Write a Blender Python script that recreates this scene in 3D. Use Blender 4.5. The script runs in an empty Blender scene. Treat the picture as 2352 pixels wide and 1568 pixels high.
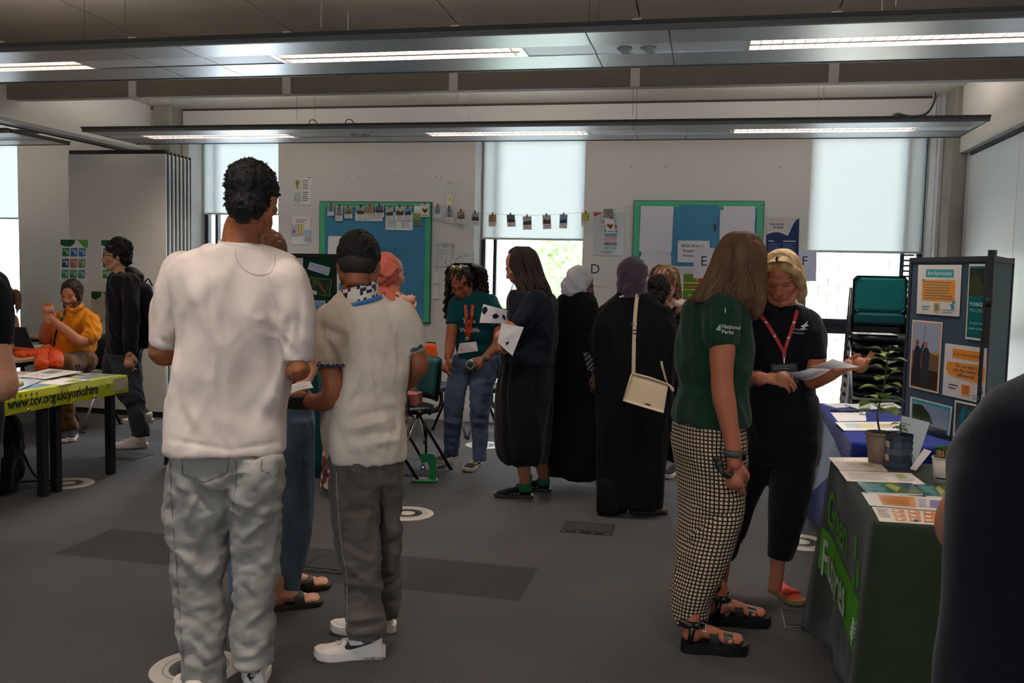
import bpy, math, random
import numpy as np
from mathutils import Vector, Matrix
from mathutils.bvhtree import BVHTree
R_ = math.radians
rng = np.random.default_rng(7)
SC = bpy.context.scene
COL = SC.collection
# ------------------------------------------------------------------ camera
FPX, CW, CH = 2060.0, 2352.0, 1568.0
CAM = np.array([0, 0, 1.5])
def _rot(yaw, pitch, roll):
    cy, sy, cp, sp = math.cos(yaw), math.sin(yaw), math.cos(pitch), math.sin(pitch)
    f = np.array([-sy*cp, cy*cp, -sp]); r = np.array([cy, sy, 0.]); d = np.cross(f, r)
    cr, sr = math.cos(roll), math.sin(roll)
    return np.array([cr*r+sr*d, -sr*r+cr*d, f])
CR = _rot(R_(12.15), R_(4.33), -0.0232)
cd = bpy.data.cameras.new('camera'); cam = bpy.data.objects.new('camera', cd); COL.objects.link(cam)
cd.sensor_fit = 'HORIZONTAL'; cd.sensor_width = 36; cd.lens = 36*FPX/CW; cd.clip_start = 0.05; cd.clip_end = 300
_m = Matrix(((CR[0][0], -CR[1][0], -CR[2][0], 0), (CR[0][1], -CR[1][1], -CR[2][1], 0), (CR[0][2], -CR[1][2], -CR[2][2], 1.5), (0, 0, 0, 1)))
cam.matrix_world = _m
SC.camera = cam
def ray(px, py): return CR.T @ np.array([(px-CW/2)/FPX, (py-CH/2)/FPX, 1.])
def W(px, py, Y):
    d = ray(px, py); return d*Y/d[1]+CAM
def WZ(px, py, z):
    d = ray(px, py); return d*(z-1.5)/d[2]+CAM
def WX(px, py, X):
    d = ray(px, py); return d*X/d[0]+CAM
def mpp(Y, px=1176): return Y/(ray(px, 784)[1]*FPX)     # metres per photograph pixel at world depth Y
# ------------------------------------------------------------------ world, exposure, lamps
vs = SC.view_settings
SC.display_settings.display_device = 'sRGB'
vs.view_transform = 'Standard'; vs.look = 'None'; vs.gamma = 1; vs.use_curve_mapping = False; vs.exposure = 0.3
SC.cycles.max_bounces = 8; SC.cycles.diffuse_bounces = 4; SC.cycles.glossy_bounces = 3; SC.cycles.transparent_max_bounces = 12
SC.cycles.transmission_bounces = 6; SC.cycles.caustics_reflective = False; SC.cycles.caustics_refractive = False
SC.cycles.sample_clamp_indirect = 4
SC.render.film_transparent = False
wd = bpy.data.worlds.new('sky'); SC.world = wd; wd.use_nodes = True
_n = wd.node_tree; bg = _n.nodes['Background']
_tc = _n.nodes.new('ShaderNodeTexCoord'); _nz = _n.nodes.new('ShaderNodeTexNoise'); _nz.inputs['Scale'].default_value = 2.5; _nz.inputs['Detail'].default_value = 5
_rp = _n.nodes.new('ShaderNodeValToRGB'); _rp.color_ramp.elements[0].color = (0.62, 0.80, 1.0, 1); _rp.color_ramp.elements[1].color = (0.92, 0.96, 1, 1)
_n.links.new(_tc.outputs['Generated'], _nz.inputs['Vector']); _n.links.new(_nz.outputs['Fac'], _rp.inputs['Fac']); _n.links.new(_rp.outputs['Color'], bg.inputs['Color'])
bg.inputs['Strength'].default_value = 9.5
def area(name, loc, size, energy, color, rot=(0, 0, 0), portal=False, spread=180):
    l = bpy.data.lights.new(name, 'AREA'); l.shape = 'RECTANGLE'; l.size, l.size_y = size; l.energy = energy; l.color = color
    l.spread = R_(spread)
    if portal: l.cycles.is_portal = True
    o = bpy.data.objects.new(name, l); o.location = loc; o.rotation_euler = rot; COL.objects.link(o); return o
LAMPC = (1.0, 0.89, 0.79)
sun = bpy.data.lights.new('sun', 'SUN'); sun.energy = 3; sun.angle = R_(1.5); sun.color = (1, .95, .88)
so = bpy.data.objects.new('sun', sun); so.rotation_euler = (R_(38), R_(14), 0); COL.objects.link(so)
WIN = [(-8.62, -7.55), (-5.43, -4.40), (-2.285, -1.19), (0.885, 1.945)]     # window openings in the far wall (x0, x1)
WY, WZ0, WZ1 = 8.7, 0.1, 2.93
for x0, x1 in WIN:
    area('window_portal', ((x0+x1)/2, WY+0.42, (WZ0+WZ1)/2), (x1-x0, WZ1-WZ0), 1, (1, 1, 1), (R_(90), 0, 0), True)
area('added_rear_portal', (-1.0, -3.6, 1.5), (1.2, 1.9), 1, (1, 1, 1), (R_(-90), 0, 0), True)  # unseen opening behind the camera, added to let light in from the front
# ------------------------------------------------------------------ colours, materials
def lin(c): return tuple((x/12.92 if x <= .04045 else ((x+.055)/1.055)**2.4) for x in c)
def C(r, g, b): return lin((r/255, g/255, b/255))
_mats = {}
def mat(name, color=None, rough=.6, metal=0., var=0., vscale=8., bump=0., bscale=200., attr=False, spec=.5, aniso=None, emit=None, trans=0., alpha=1., sheen=0., coat=0., detail=4, stretch=None):
    if name in _mats: return _mats[name]
    m = bpy.data.materials.new(name); m.use_nodes = True; nt = m.node_tree; b = nt.nodes['Principled BSDF']
    N, L = nt.nodes, nt.links
    b.inputs['Roughness'].default_value = rough; b.inputs['Metallic'].default_value = metal
    b.inputs['Specular IOR Level'].default_value = spec
    if sheen: b.inputs['Sheen Weight'].default_value = sheen
    if coat: b.inputs['Coat Weight'].default_value = coat; b.inputs['Coat Roughness'].default_value = .08
    if color is not None: b.inputs['Base Color'].default_value = (*color, 1)
    if trans: b.inputs['Transmission Weight'].default_value = trans
    if alpha < 1: b.inputs['Alpha'].default_value = alpha
    if emit: b.inputs['Emission Color'].default_value = (*emit[0], 1); b.inputs['Emission Strength'].default_value = emit[1]
    src = None
    if attr:
        a = N.new('ShaderNodeAttribute'); a.attribute_name = 'Col'; src = a.outputs['Color']; L.new(src, b.inputs['Base Color'])
    if var or bump:
        tc = N.new('ShaderNodeTexCoord'); vec = tc.outputs['Object']
        if stretch:
            mp = N.new('ShaderNodeMapping'); mp.inputs['Scale'].default_value = stretch; L.new(vec, mp.inputs['Vector']); vec = mp.outputs['Vector']
    if var:
        nz = N.new('ShaderNodeTexNoise'); nz.inputs['Scale'].default_value = vscale; nz.inputs['Detail'].default_value = detail; L.new(vec, nz.inputs['Vector'])
        mr = N.new('ShaderNodeMapRange'); mr.inputs['From Min'].default_value = .25; mr.inputs['From Max'].default_value = .75
        mr.inputs['To Min'].default_value = 1-var; mr.inputs['To Max'].default_value = 1+var; L.new(nz.outputs['Fac'], mr.inputs['Value'])
        mx = N.new('ShaderNodeMix'); mx.data_type = 'RGBA'; mx.blend_type = 'MULTIPLY'; mx.inputs['Factor'].default_value = 1
        if src: L.new(src, mx.inputs['A'])
        else: mx.inputs['A'].default_value = (*color, 1)
        L.new(mr.outputs['Result'], mx.inputs['B']); L.new(mx.outputs['Result'], b.inputs['Base Color'])
    if bump:
        nb = N.new('ShaderNodeTexNoise'); nb.inputs['Scale'].default_value = bscale; nb.inputs['Detail'].default_value = 3; L.new(vec, nb.inputs['Vector'])
        bp = N.new('ShaderNodeBump'); bp.inputs['Strength'].default_value = bump; bp.inputs['Distance'].default_value = .004
        L.new(nb.outputs['Fac'], bp.inputs['Height']); L.new(bp.outputs['Normal'], b.inputs['Normal'])
    _mats[name] = m; return m
PRINT = mat('printed_paper', attr=True, rough=.55, spec=.25)
GLOSSP = mat('laminated_print', attr=True, rough=.18, spec=.45)
CLOTHP = mat('printed_cloth', attr=True, rough=.85, spec=.15, bump=.15, bscale=300)
SKIN = mat('skin', attr=True, rough=.5, spec=.35, var=.08, vscale=60, bump=.1, bscale=400)
WHITEPL = mat('white_plaster', C(216, 215, 213), rough=.85, var=.02, vscale=1.3, bump=.08, bscale=40, spec=.2)
CHROME = mat('chrome', (.75, .76, .78), rough=.18, metal=1)
STEEL = mat('brushed_aluminium', (.52, .54, .57), rough=.33, metal=1, var=.04, vscale=3, bump=.05, bscale=60, stretch=(1, 40, 40))
BLACKM = mat('black_metal', C(28, 29, 32), rough=.4, spec=.4)
BLACKF = mat('black_plastic', C(22, 22, 24), rough=.5)
# ------------------------------------------------------------------ object making
def link(name, me, parent=None):
    o = bpy.data.objects.new(name, me); COL.objects.link(o)
    if parent is not None:
        o.parent = parent
        bpl = parent
        mi = Matrix.Identity(4)
        while bpl is not None:
            mi = bpl.matrix_basis @ mi if bpl.parent is None else (bpl.matrix_parent_inverse @ bpl.matrix_basis) @ mi
            bpl = bpl.parent
        o.matrix_parent_inverse = mi.inverted()
    return o
def tag(o, label=None, cat=None, group=None, kind=None):
    if label: o['label'] = label
    if cat: o['category'] = cat
    if group: o['group'] = group
    if kind: o['kind'] = kind
    return o
def empty(name, loc, label=None, cat=None, group=None):
    o = bpy.data.objects.new(name, None); o.empty_display_size = .1; o.location = tuple(float(x) for x in loc); COL.objects.link(o)
    return tag(o, label, cat, group)
class MB:
    """collects shapes into one mesh; every face may carry its own colour and material"""
    def __init__(s): s.v = []; s.f = []; s.c = []; s.mi = []; s.sm = []
    def add(s, v, f, col=None, mi=0, smooth=False):
        n = sum(len(a) for a in s.v); s.v.append(np.asarray(v, float).reshape(-1, 3)); s.f += [tuple(i+n for i in q) for q in f]
        s.c += [col or (.8, .8, .8)]*len(f); s.mi += [mi]*len(f); s.sm += [smooth]*len(f); return s
    def box(s, lo, hi, col=None, mi=0, m=None, bev=0):
        (a, b, c), (d, e, g) = lo, hi
        if bev:
            v = []
            for z, k in ((c, bev), (c+bev, 0), (g-bev, 0), (g, bev)):
                for x, y in ((a+k+bev, b+k), (d-k-bev, b+k), (d-k, b+k+bev), (d-k, e-k-bev), (d-k-bev, e-k), (a+k+bev, e-k), (a+k, e-k-bev), (a+k, b+k+bev)): v.append((x, y, z))
            f = [tuple(range(7, -1, -1)), tuple(range(24, 32))]
            for r in range(3):
                for i in range(8): j = (i+1) % 8; f.append((r*8+i, r*8+j, r*8+8+j, r*8+8+i))
        else:
            v = [(a, b, c), (d, b, c), (d, e, c), (a, e, c), (a, b, g), (d, b, g), (d, e, g), (a, e, g)]
            f = [(3, 2, 1, 0), (4, 5, 6, 7), (0, 1, 5, 4), (1, 2, 6, 5), (2, 3, 7, 6), (3, 0, 4, 7)]
        v = np.array(v, float)
        if m is not None: v = xf(v, m)
        return s.add(v, f, col, mi)
    def tube(s, pts, r, n=8, col=None, mi=0, smooth=True, flat=None, caps=True):
        v, f = sweep(pts, r, n, flat, caps); return s.add(v, f, col, mi, smooth)
    def ball(s, c, r, n=10, col=None, mi=0, m=None):
        v, f = ball(c, r, n); 
        if m is not None: v = xf(v-np.array(c), m)+np.array(c)
        return s.add(v, f, col, mi, True)
    def prism(s, poly, fn, h0, h1, col=None, mi=0):
        """polygon (u,v) list mapped by fn(u,v,h)"""
        n = len(poly); v = [fn(a, b, h0) for a, b in poly]+[fn(a, b, h1) for a, b in poly]
        f = [tuple(range(n)), tuple(range(2*n-1, n-1, -1))]+[(i, (i+1) % n, n+(i+1) % n, n+i) for i in range(n)]
        return s.add(v, f, col, mi)
    def build(s, name, mats, parent=None, fixn=True):
        v = np.concatenate(s.v) if s.v else np.zeros((0, 3))
        me = bpy.data.meshes.new(name); me.from_pydata([tuple(x) for x in v.tolist()], [], s.f)
        mats = mats if isinstance(mats, (list, tuple)) else [mats]
        for m in mats: me.materials.append(m)
        me.polygons.foreach_set('material_index', s.mi); me.polygons.foreach_set('use_smooth', s.sm)
        ca = me.color_attributes.new('Col', 'FLOAT_COLOR', 'CORNER')
        lt = np.empty(len(me.polygons), int); me.polygons.foreach_get('loop_total', lt)
        cc = np.repeat(np.c_[np.array(s.c).reshape(-1, 3), np.ones(len(s.c))], lt, axis=0)
        ca.data.foreach_set('color', cc.ravel())
        me.update(); return link(name, me, parent)
def xf(v, m): 
    m = np.array(m); return v@m[:3, :3].T+m[:3, 3]
def rotz(a, c=(0, 0, 0)): 
    return np.array(Matrix.Translation(Vector(c))@Matrix.Rotation(a, 4, 'Z')@Matrix.Translation(-Vector(c)))
def catmull(P, k=4):
    P = np.asarray(P, float)
    if len(P) < 3 or k < 2: return P
    Q = np.vstack([2*P[0]-P[1], P, 2*P[-1]-P[-2]]); out = []
    for i in range(1, len(Q)-2):
        for t in np.arange(k)/k:
            a, b, c, d = Q[i-1], Q[i], Q[i+1], Q[i+2]
            out.append(.5*(2*b+(c-a)*t+(2*a-5*b+4*c-d)*t*t+(3*b-a-3*c+d)*t**3))
    out.append(P[-1]); return np.array(out)
def sweep(pts, r, n=8, flat=None, caps=True):
    """tube along pts; r scalar or list; flat=(ax, ratio) squeezes the section along direction ax"""
    P = np.asarray(pts, float); m = len(P); r = np.full(m, r) if np.isscalar(r) else np.asarray(r, float)
    T = np.gradient(P, axis=0); T /= np.linalg.norm(T, axis=1)[:, None]+1e-12
    u = np.array([0, 0, 1.]) if abs(T[0][2]) < .9 else np.array([1., 0, 0])
    if flat is not None: u = np.asarray(flat[0], float)
    v = []
    for i in range(m):
        u = u-T[i]*np.dot(u, T[i]); u /= np.linalg.norm(u)+1e-12; w = np.cross(T[i], u)
        k = flat[1] if flat is not None else 1
        for j in range(n):
            a = 2*math.pi*j/n; v.append(P[i]+r[i]*(k*math.cos(a)*u+math.sin(a)*w))
        if flat is not None: u = np.asarray(flat[0], float)
    f = [(i*n+j, i*n+(j+1) % n, (i+1)*n+(j+1) % n, (i+1)*n+j) for i in range(m-1) for j in range(n)]
    if caps: f += [tuple(range(n-1, -1, -1)), tuple(range((m-1)*n, m*n))]
    return np.array(v), f
_bc = {}
def ball(c, r, n=10):
    if n not in _bc:
        v = [(0, 0, 1)]; k = n*2
        for i in range(1, n):
            t = math.pi*i/n
            for j in range(k): a = 2*math.pi*j/k; v.append((math.sin(t)*math.cos(a), math.sin(t)*math.sin(a), math.cos(t)))
        v.append((0, 0, -1)); f = [(0, 1+j, 1+(j+1) % k) for j in range(k)]
        for i in range(n-2):
            for j in range(k): f.append((1+i*k+j, 1+(i+1)*k+j, 1+(i+1)*k+(j+1) % k, 1+i*k+(j+1) % k))
        e = len(v)-1; f += [(e, 1+(n-2)*k+(j+1) % k, 1+(n-2)*k+j) for j in range(k)]
        _bc[n] = (np.array(v, float), f)
    v, f = _bc[n]; r = np.full(3, r) if np.isscalar(r) else np.asarray(r)
    return v*r+np.asarray(c, float), f
def boxo(name, lo, hi, m, parent=None, bev=0): return MB().box(lo, hi, bev=bev).build(name, m, parent)
# ------------------------------------------------------------------ lettering
_txt = {}
def glyphs(s, bold=False):
    k = (s, bold)
    if k in _txt: return _txt[k]
    cu = bpy.data.curves.new('t', 'FONT'); cu.body = s; cu.resolution_u = 2
    if bold: cu.offset = .018
    o = bpy.data.objects.new('t', cu); COL.objects.link(o)
    dg = bpy.context.evaluated_depsgraph_get(); me = bpy.data.meshes.new_from_object(o.evaluated_get(dg))
    v = np.array([x.co[:] for x in me.vertices]); f = [tuple(p.vertices) for p in me.polygons]
    bpy.data.objects.remove(o); bpy.data.curves.remove(cu); bpy.data.meshes.remove(me)
    if len(v) == 0: v = np.zeros((1, 3))
    _txt[k] = (v[:, :2], f); return _txt[k]
class Sheet:
    """a printed sheet: corners TL TR BR BL (world), real thickness, print laid on its face"""
    def __init__(s, tl, tr, br, bl, base=(.85, .85, .85), thick=.0015, bend=0, n=1):
        s.c = [np.asarray(x, float) for x in (tl, tr, br, bl)]
        e1 = s.c[1]-s.c[0]; e2 = s.c[3]-s.c[0]; s.n = np.cross(e2, e1); s.n /= np.linalg.norm(s.n); s.bend = bend
        s.w = np.linalg.norm(e1); s.h = np.linalg.norm(e2); s.mb = MB(); s.k = 0
        if bend:
            N_ = 8; v = []; f = []
            for i in range(N_+1):
                for hh in (0, -thick): v += [s.P(i/N_, 0, hh), s.P(i/N_, 1, hh)]
            for i in range(N_):
                a = i*4; b = a+4; f += [(a, a+1, b+1, b), (a+2, b+2, b+3, a+3), (a, b, b+2, a+2), (a+1, a+3, b+3, b+1)]
            f += [(0, 2, 3, 1), (N_*4, N_*4+1, N_*4+3, N_*4+2)]; s.mb.add(v, f, base)
        else: s.mb.prism([(0, 0), (0, 1), (1, 1), (1, 0)], lambda a, b, h: s.P(a, b, h), 0, -thick, base)
    def P(s, u, v, h=0):
        a, b, c, d = s.c; p = (a*(1-u)+b*u)*(1-v)+(d*(1-u)+c*u)*v
        return p+s.n*(h+s.bend*(math.sin(math.pi*u) if s.bend else 0))
    def _h(s): s.k += 1; return .0004+.00012*s.k
    def rect(s, u0, v0, u1, v1, col):
        h = s._h(); n = 8 if s.bend else 1; v = []; f = []
        for i in range(n+1): u = u0+(u1-u0)*i/n; v += [s.P(u, v0, h), s.P(u, v1, h)]
        for i in range(n): f.append((2*i, 2*i+1, 2*i+3, 2*i+2))
        s.mb.add(v, f, col); return s
    def poly(s, pts, col):
        h = s._h(); s.mb.add([s.P(u, v, h) for u, v in pts], [tuple(range(len(pts)))], col); return s
    def disk(s, u, v, r, col, n=14, sx=1):
        return s.poly([(u+sx*r*math.cos(2*math.pi*i/n), v-r*s.w/s.h*math.sin(2*math.pi*i/n)) for i in range(n)], col)
    def lines(s, u0, v0, u1, n, dv, col, th=.35, rag=.25, seed=1):
        r_ = random.Random(seed)
        for i in range(n): s.rect(u0, v0+i*dv, u1-(u1-u0)*rag*r_.random(), v0+i*dv+dv*th, col)
        return s
    def text(s, t, u, v, size, col, align='l', fit=None, bold=False, lines=1.15):
        """size = cap height as fraction of sheet height; (u,v) baseline anchor"""
        for li, tt in enumerate(t.split('\n')):
            g, f = glyphs(tt, bold); sc = size*s.h/.7; w = g[:, 0].max(); sx = sc/s.w
            if fit: sx = fit/w
            off = {'l': 0, 'c': -w*sx/2, 'r': -w*sx}[align]; h = s._h()
            vv = v+li*size*lines*1.35
            s.mb.add([s.P(u+off+x*sx, vv-y*sc/s.h, h) for x, y in g], f, col)
        return s
    def build(s, name, label=None, cat=None, group=None, m=None, parent=None):
        o = s.mb.build(name, m or PRINT, parent)
        if label: tag(o, label, cat, group)
        return o
def sheetpx(tl, tr, br, bl, Y, **k):
    q = [W(*p, Y) for p in (tl, tr, br, bl)]; return Sheet(*q, **k)
def rectpx(x0, y0, x1, y1, Y, **k): return sheetpx((x0, y0), (x1, y0+(x1-x0)*.015), (x1-(y1-y0)*.02, y1+(x1-x0)*.015), (x0-(y1-y0)*.02, y1), Y, **k)
# ------------------------------------------------------------------ numeric noise
_H = rng.random(4096)
def vnoise(p):
    i = np.floor(p).astype(int); f = p-i; f = f*f*(3-2*f)
    def h(a, b, c): return _H[(a*73+b*179+c*283+(a*b*7)+(b*c*13)) & 4095]
    x, y, z = i.T; fx, fy, fz = f.T; o = 0
    for dx in (0, 1):
        for dy in (0, 1):
            for dz in (0, 1):
                o = o+h(x+dx, y+dy, z+dz)*(fx if dx else 1-fx)*(fy if dy else 1-fy)*(fz if dz else 1-fz)
    return o*2-1
def fbm(p, o=2): return sum(vnoise(p*2**k+k*17.3)*.5**k for k in range(o))
# ================================================================== THE ROOM
def struct(o): o['kind'] = 'structure'; return o
# carpet: speckled grey tiles
def carpet(name, col, seed=0):
    m = bpy.data.materials.new(name); m.use_nodes = True; nt = m.node_tree; N, L = nt.nodes, nt.links; b = N['Principled BSDF']
    b.inputs['Roughness'].default_value = .92; b.inputs['Specular IOR Level'].default_value = .25; b.inputs['Sheen Weight'].default_value = .15
    tc = N.new('ShaderNodeTexCoord'); a = N.new('ShaderNodeTexNoise'); a.inputs['Scale'].default_value = 170; a.inputs['Detail'].default_value = 3; a.inputs['Roughness'].default_value = .7
    c = N.new('ShaderNodeTexNoise'); c.inputs['Scale'].default_value = 1.7; c.inputs['Detail'].default_value = 6
    r = N.new('ShaderNodeValToRGB'); r.color_ramp.elements[0].position = .33; r.color_ramp.elements[1].position = .68
    r.color_ramp.elements[0].color = (*[x*.42 for x in col], 1); r.color_ramp.elements[1].color = (*[x*1.75 for x in col], 1)
    mr = N.new('ShaderNodeMapRange'); mr.inputs['From Min'].default_value = .3; mr.inputs['From Max'].default_value = .7; mr.inputs['To Min'].default_value = .82; mr.inputs['To Max'].default_value = 1.15
    mx = N.new('ShaderNodeMix'); mx.data_type = 'RGBA'; mx.blend_type = 'MULTIPLY'; mx.inputs['Factor'].default_value = 1
    bp = N.new('ShaderNodeBump'); bp.inputs['Strength'].default_value = .5; bp.inputs['Distance'].default_value = .004
    for n_ in (a, c): L.new(tc.outputs['Object'], n_.inputs['Vector'])
    L.new(a.outputs['Fac'], r.inputs['Fac']); L.new(c.outputs['Fac'], mr.inputs['Value']); L.new(r.outputs['Color'], mx.inputs['A']); L.new(mr.outputs['Result'], mx.inputs['B'])
    L.new(mx.outputs['Result'], b.inputs['Base Color']); L.new(a.outputs['Fac'], bp.inputs['Height']); L.new(bp.outputs['Normal'], b.inputs['Normal'])
    return m
CARP = carpet('grey_carpet', C(60, 56, 55)); CARPD = carpet('charcoal_carpet', C(31, 30, 31))
XL, XR, YB = -9.2, 2.16, -3.4
fl = struct(boxo('floor', (XL-.1, YB-.1, -.2), (XR+.1, WY+.4, -.006), CARP))
# carpet tiles (0.5 m) laid in view; joints are hairline
tx0, ty0 = -3.25-.4925*13, 3.945-.4725*9
for i in range(24):
    for j in range(22):
        a, b_ = tx0+i*.4925, ty0+j*.4725
        if a < XL or a+.5 > XR+.02 or b_+.47 > WY+.02 or b_ < 1.0: continue
        if abs(a+.25)/max(b_+.25, .1) > 1.25 and a < 0: continue
        dark = (b_ > 3.9 and b_ < 4.0 and -3.3 < a < -.8) or (6.7 < b_ < 7.0 and -6.4 < a < -4.3)
        boxo('carpet_tile', (a+.0002, b_+.0002, -.006), (a+.4923, b_+.4723, 0), CARPD if dark else CARP, fl)
# far wall with four window openings
CONC = mat('concrete', C(150, 143, 133), rough=.8, var=.16, vscale=1.6, bump=.25, bscale=25, spec=.25, detail=8)
CONCD = mat('column_concrete', C(150, 147, 138), rough=.85, var=.2, vscale=3, bump=.3, bscale=30, spec=.2, detail=8)
mb = MB(); xs = [XL]+[x for w in WIN for x in w]+[XR]
for i in range(0, len(xs), 2): mb.box((xs[i], WY, 0), (xs[i+1], WY+.4, 3.3), m=None)
for x0, x1 in WIN: mb.box((x0, WY, WZ1), (x1, WY+.4, 3.3)); mb.box((x0, WY, 0), (x1, WY+.4, WZ0))
struct(mb.build('wall_far', WHITEPL))
struct(boxo('wall_far_upper_panel', (-5.48, WY-.03, 2.87), (1.92, WY, 3.13), WHITEPL))
struct(boxo('trim_1', (-5.48, WY-.035, 3.13), (1.92, WY, 3.15), mat('wall_top_line', C(70, 55, 50))))  # dark strip along the top of the wall panel
n_ = 0
for i in range(0, len(xs), 2):
    struct(boxo('baseboard_far' if n_ == 0 else 'baseboard_far.%03d' % n_, (xs[i]+.002, WY-.016, 0), (xs[i+1]-.002, WY, .14), mat('white_gloss_paint', C(205, 205, 208), rough=.35))); n_ += 1
# windows
FRAME = mat('anodised_window_frame', C(38, 42, 54), rough=.35, spec=.5)
def glassmat():
    m = bpy.data.materials.new('window_glass'); m.use_nodes = True; nt = m.node_tree; N, L = nt.nodes, nt.links; N.remove(N['Principled BSDF'])
    t = N.new('ShaderNodeBsdfTransparent'); t.inputs['Color'].default_value = (.97, .98, .98, 1); g = N.new('ShaderNodeBsdfGlossy'); g.inputs['Roughness'].default_value = .02
    fr = N.new('ShaderNodeFresnel'); fr.inputs['IOR'].default_value = 1.45; mx = N.new('ShaderNodeMixShader')
    L.new(fr.outputs[0], mx.inputs[0]); L.new(t.outputs[0], mx.inputs[1]); L.new(g.outputs[0], mx.inputs[2]); L.new(mx.outputs[0], N['Material Output'].inputs[0]); return m
GLASS = glassmat()
def fabric_blind():
    m = bpy.data.materials.new('blind_fabric'); m.use_nodes = True; nt = m.node_tree; N, L = nt.nodes, nt.links; N.remove(N['Principled BSDF'])
    d = N.new('ShaderNodeBsdfDiffuse'); d.inputs['Color'].default_value = (*C(215, 222, 218), 1); t = N.new('ShaderNodeBsdfTranslucent'); t.inputs['Color'].default_value = (.80, .81, .80, 1)
    mx = N.new('ShaderNodeMixShader'); mx.inputs[0].default_value = .78; L.new(d.outputs[0], mx.inputs[1]); L.new(t.outputs[0], mx.inputs[2]); L.new(mx.outputs[0], N['Material Output'].inputs[0]); return m
BLIND = fabric_blind()
blz = [2.0, 2.075, 1.852, 1.778]
FY = WY+.30
for k, (x0, x1) in enumerate(WIN):
    w = struct(empty('window_%d' % (k+1), ((x0+x1)/2, FY, WZ0)))
    fr = MB()
    for a, b_ in ((x0, x0+.045), (x1-.045, x1)): fr.box((a, FY, WZ0), (b_, FY+.07, WZ1))
    for a, b_ in ((WZ0, WZ0+.06), (WZ1-.06, WZ1), (1.0, 1.045), (1.095, 1.14)): fr.box((x0+.045, FY, a), (x1-.045, FY+.07, b_))
    fr.box((x0+.045, FY+.02, 1.045), (x1-.045, FY+.05, 1.095))
    fr.build('window_frame', FRAME, w)
    m0 = x0+.13 if k != 3 else x1-.19
    boxo('mullion', (m0, FY-.005, WZ0+.06), (m0+.035, FY+.06, 1.0), FRAME, w)
    boxo('mullion', (m0, FY-.005, 1.14), (m0+.035, FY+.06, WZ1-.06), FRAME, w)
    for (a, b_) in ((WZ0+.06, 1.0), (1.14, WZ1-.06)):
        boxo('pane', (x0+.045, FY+.03, a), (m0, FY+.036, b_), GLASS, w); boxo('pane', (m0+.035, FY+.03, a), (x1-.045, FY+.036, b_), GLASS, w)
    if k == 3:
        for q in range(34):
            z = 1.2+q*.05
            boxo('slat', (m0+.04, FY+.08, z), (x1-.05, FY+.11, z+.018), FRAME, w)
    boxo('handle', (m0-.30 if k != 3 else 1.42, FY-.03, 1.14), (m0-.24 if k != 3 else 1.50, FY, 1.175), CHROME, w)
    b = empty('roller_blind', ((x0+x1)/2, FY-.05, blz[k]), ['cream roller blind in the window beyond the folding partition', 'cream roller blind behind the tall man\'s head, drawn halfway', 'white roller blind behind the hanging photo cards', 'white roller blind above the stacked teal chairs'][k], 'blind')
    boxo('blind_fabric', (x0+.02, FY-.052, blz[k]), (x1-.02, FY-.049, WZ1-.02), BLIND, b)
    MB().tube([(x0+.015, FY-.05, blz[k]), (x1-.015, FY-.05, blz[k])], .011).build('bottom_bar', mat('blind_bar', C(185, 200, 205)), b)
    MB().tube([(x0+.02, FY-.05, WZ1-.045), (x1-.02, FY-.05, WZ1-.045)], .028, 10).build('roller', mat('blind_bar'), b)
    if k in (2, 3): MB().tube([(x1-.012, FY-.07, WZ1-.05), (x1-.012, FY-.07, 1.5)], .003, 5).build('cord', mat('blind_bar'), b)
# side walls, bulkheads, tracks, back wall with an unseen opening added for front light
struct(boxo('wall_right', (XR, YB, 0), (XR+.15, WY+.4, 3.4), WHITEPL))
struct(boxo('wall_right_bulkhead', (2.04, YB, 2.6), (XR, 8.42, 3.2), WHITEPL))
struct(boxo('wall_left', (XL-.15, YB, 0), (XL, WY+.4, 3.4), WHITEPL))
struct(boxo('wall_left_bulkhead', (-6.05, YB, 2.69), (-5.72, 8.45, 3.35), WHITEPL))
mb = MB(); mb.box((XL, YB-.15, 0), (XR, YB, .55)); mb.box((XL, YB-.15, 2.45), (XR, YB, 3.4)); mb.box((XL, YB-.15, .55), (-1.6, YB, 2.45)); mb.box((-.4, YB-.15, .55), (XR, YB, 2.45))
struct(mb.build('wall_rear', WHITEPL))
boxo('trim_2', (-5.90, YB, 2.655), (-5.86, 8.4, 2.69), mat('track_dark', C(45, 46, 50)))['kind'] = 'structure'
struct(boxo('trim_3', (-5.86, YB, 2.66), (-5.72, 8.45, 2.69), mat('track_grey', C(150, 152, 155), rough=.4, metal=.4)))
# columns
def column(name, lo, hi): 
    return struct(boxo(name, lo, hi, CONCD, bev=.012))
column('column', (1.985, 8.28, 0), (2.148, WY, 3.16)); column('column.001', (-5.70, 8.46, 0), (-5.50, WY, 3.16))
struct(boxo('trim_4', (1.955, 8.6, 0), (1.983, WY, 3.15), mat('white_gloss_paint')))
struct(boxo('trim_5', (2.148, 8.28, 0), (2.16, 8.36, 2.6), mat('white_gloss_paint')))
# folding wall on the right, hung under the bulkhead: panels stand slightly apart
WPAN = mat('partition_laminate', C(244, 250, 252), rough=.28, spec=.4, var=.02, vscale=.7)
fw = empty('folding_wall', (2.13, 6, 0), 'pale grey closed folding wall panels along the right side', 'partition')
yy = 8.20
while yy > -3:
    boxo('panel', (2.105, yy-1.22+.004, .02), (2.158, yy-.004, 2.565), WPAN, fw); yy -= 1.22
boxo('head_seal', (2.10, -3.2, 2.57), (2.158, 8.24, 2.598), mat('seal_violet_black', C(40, 38, 52)), fw)
boxo('end_post', (2.095, 8.2, 0), (2.15, 8.262, 2.598), mat('white_gloss_paint'), fw)
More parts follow.
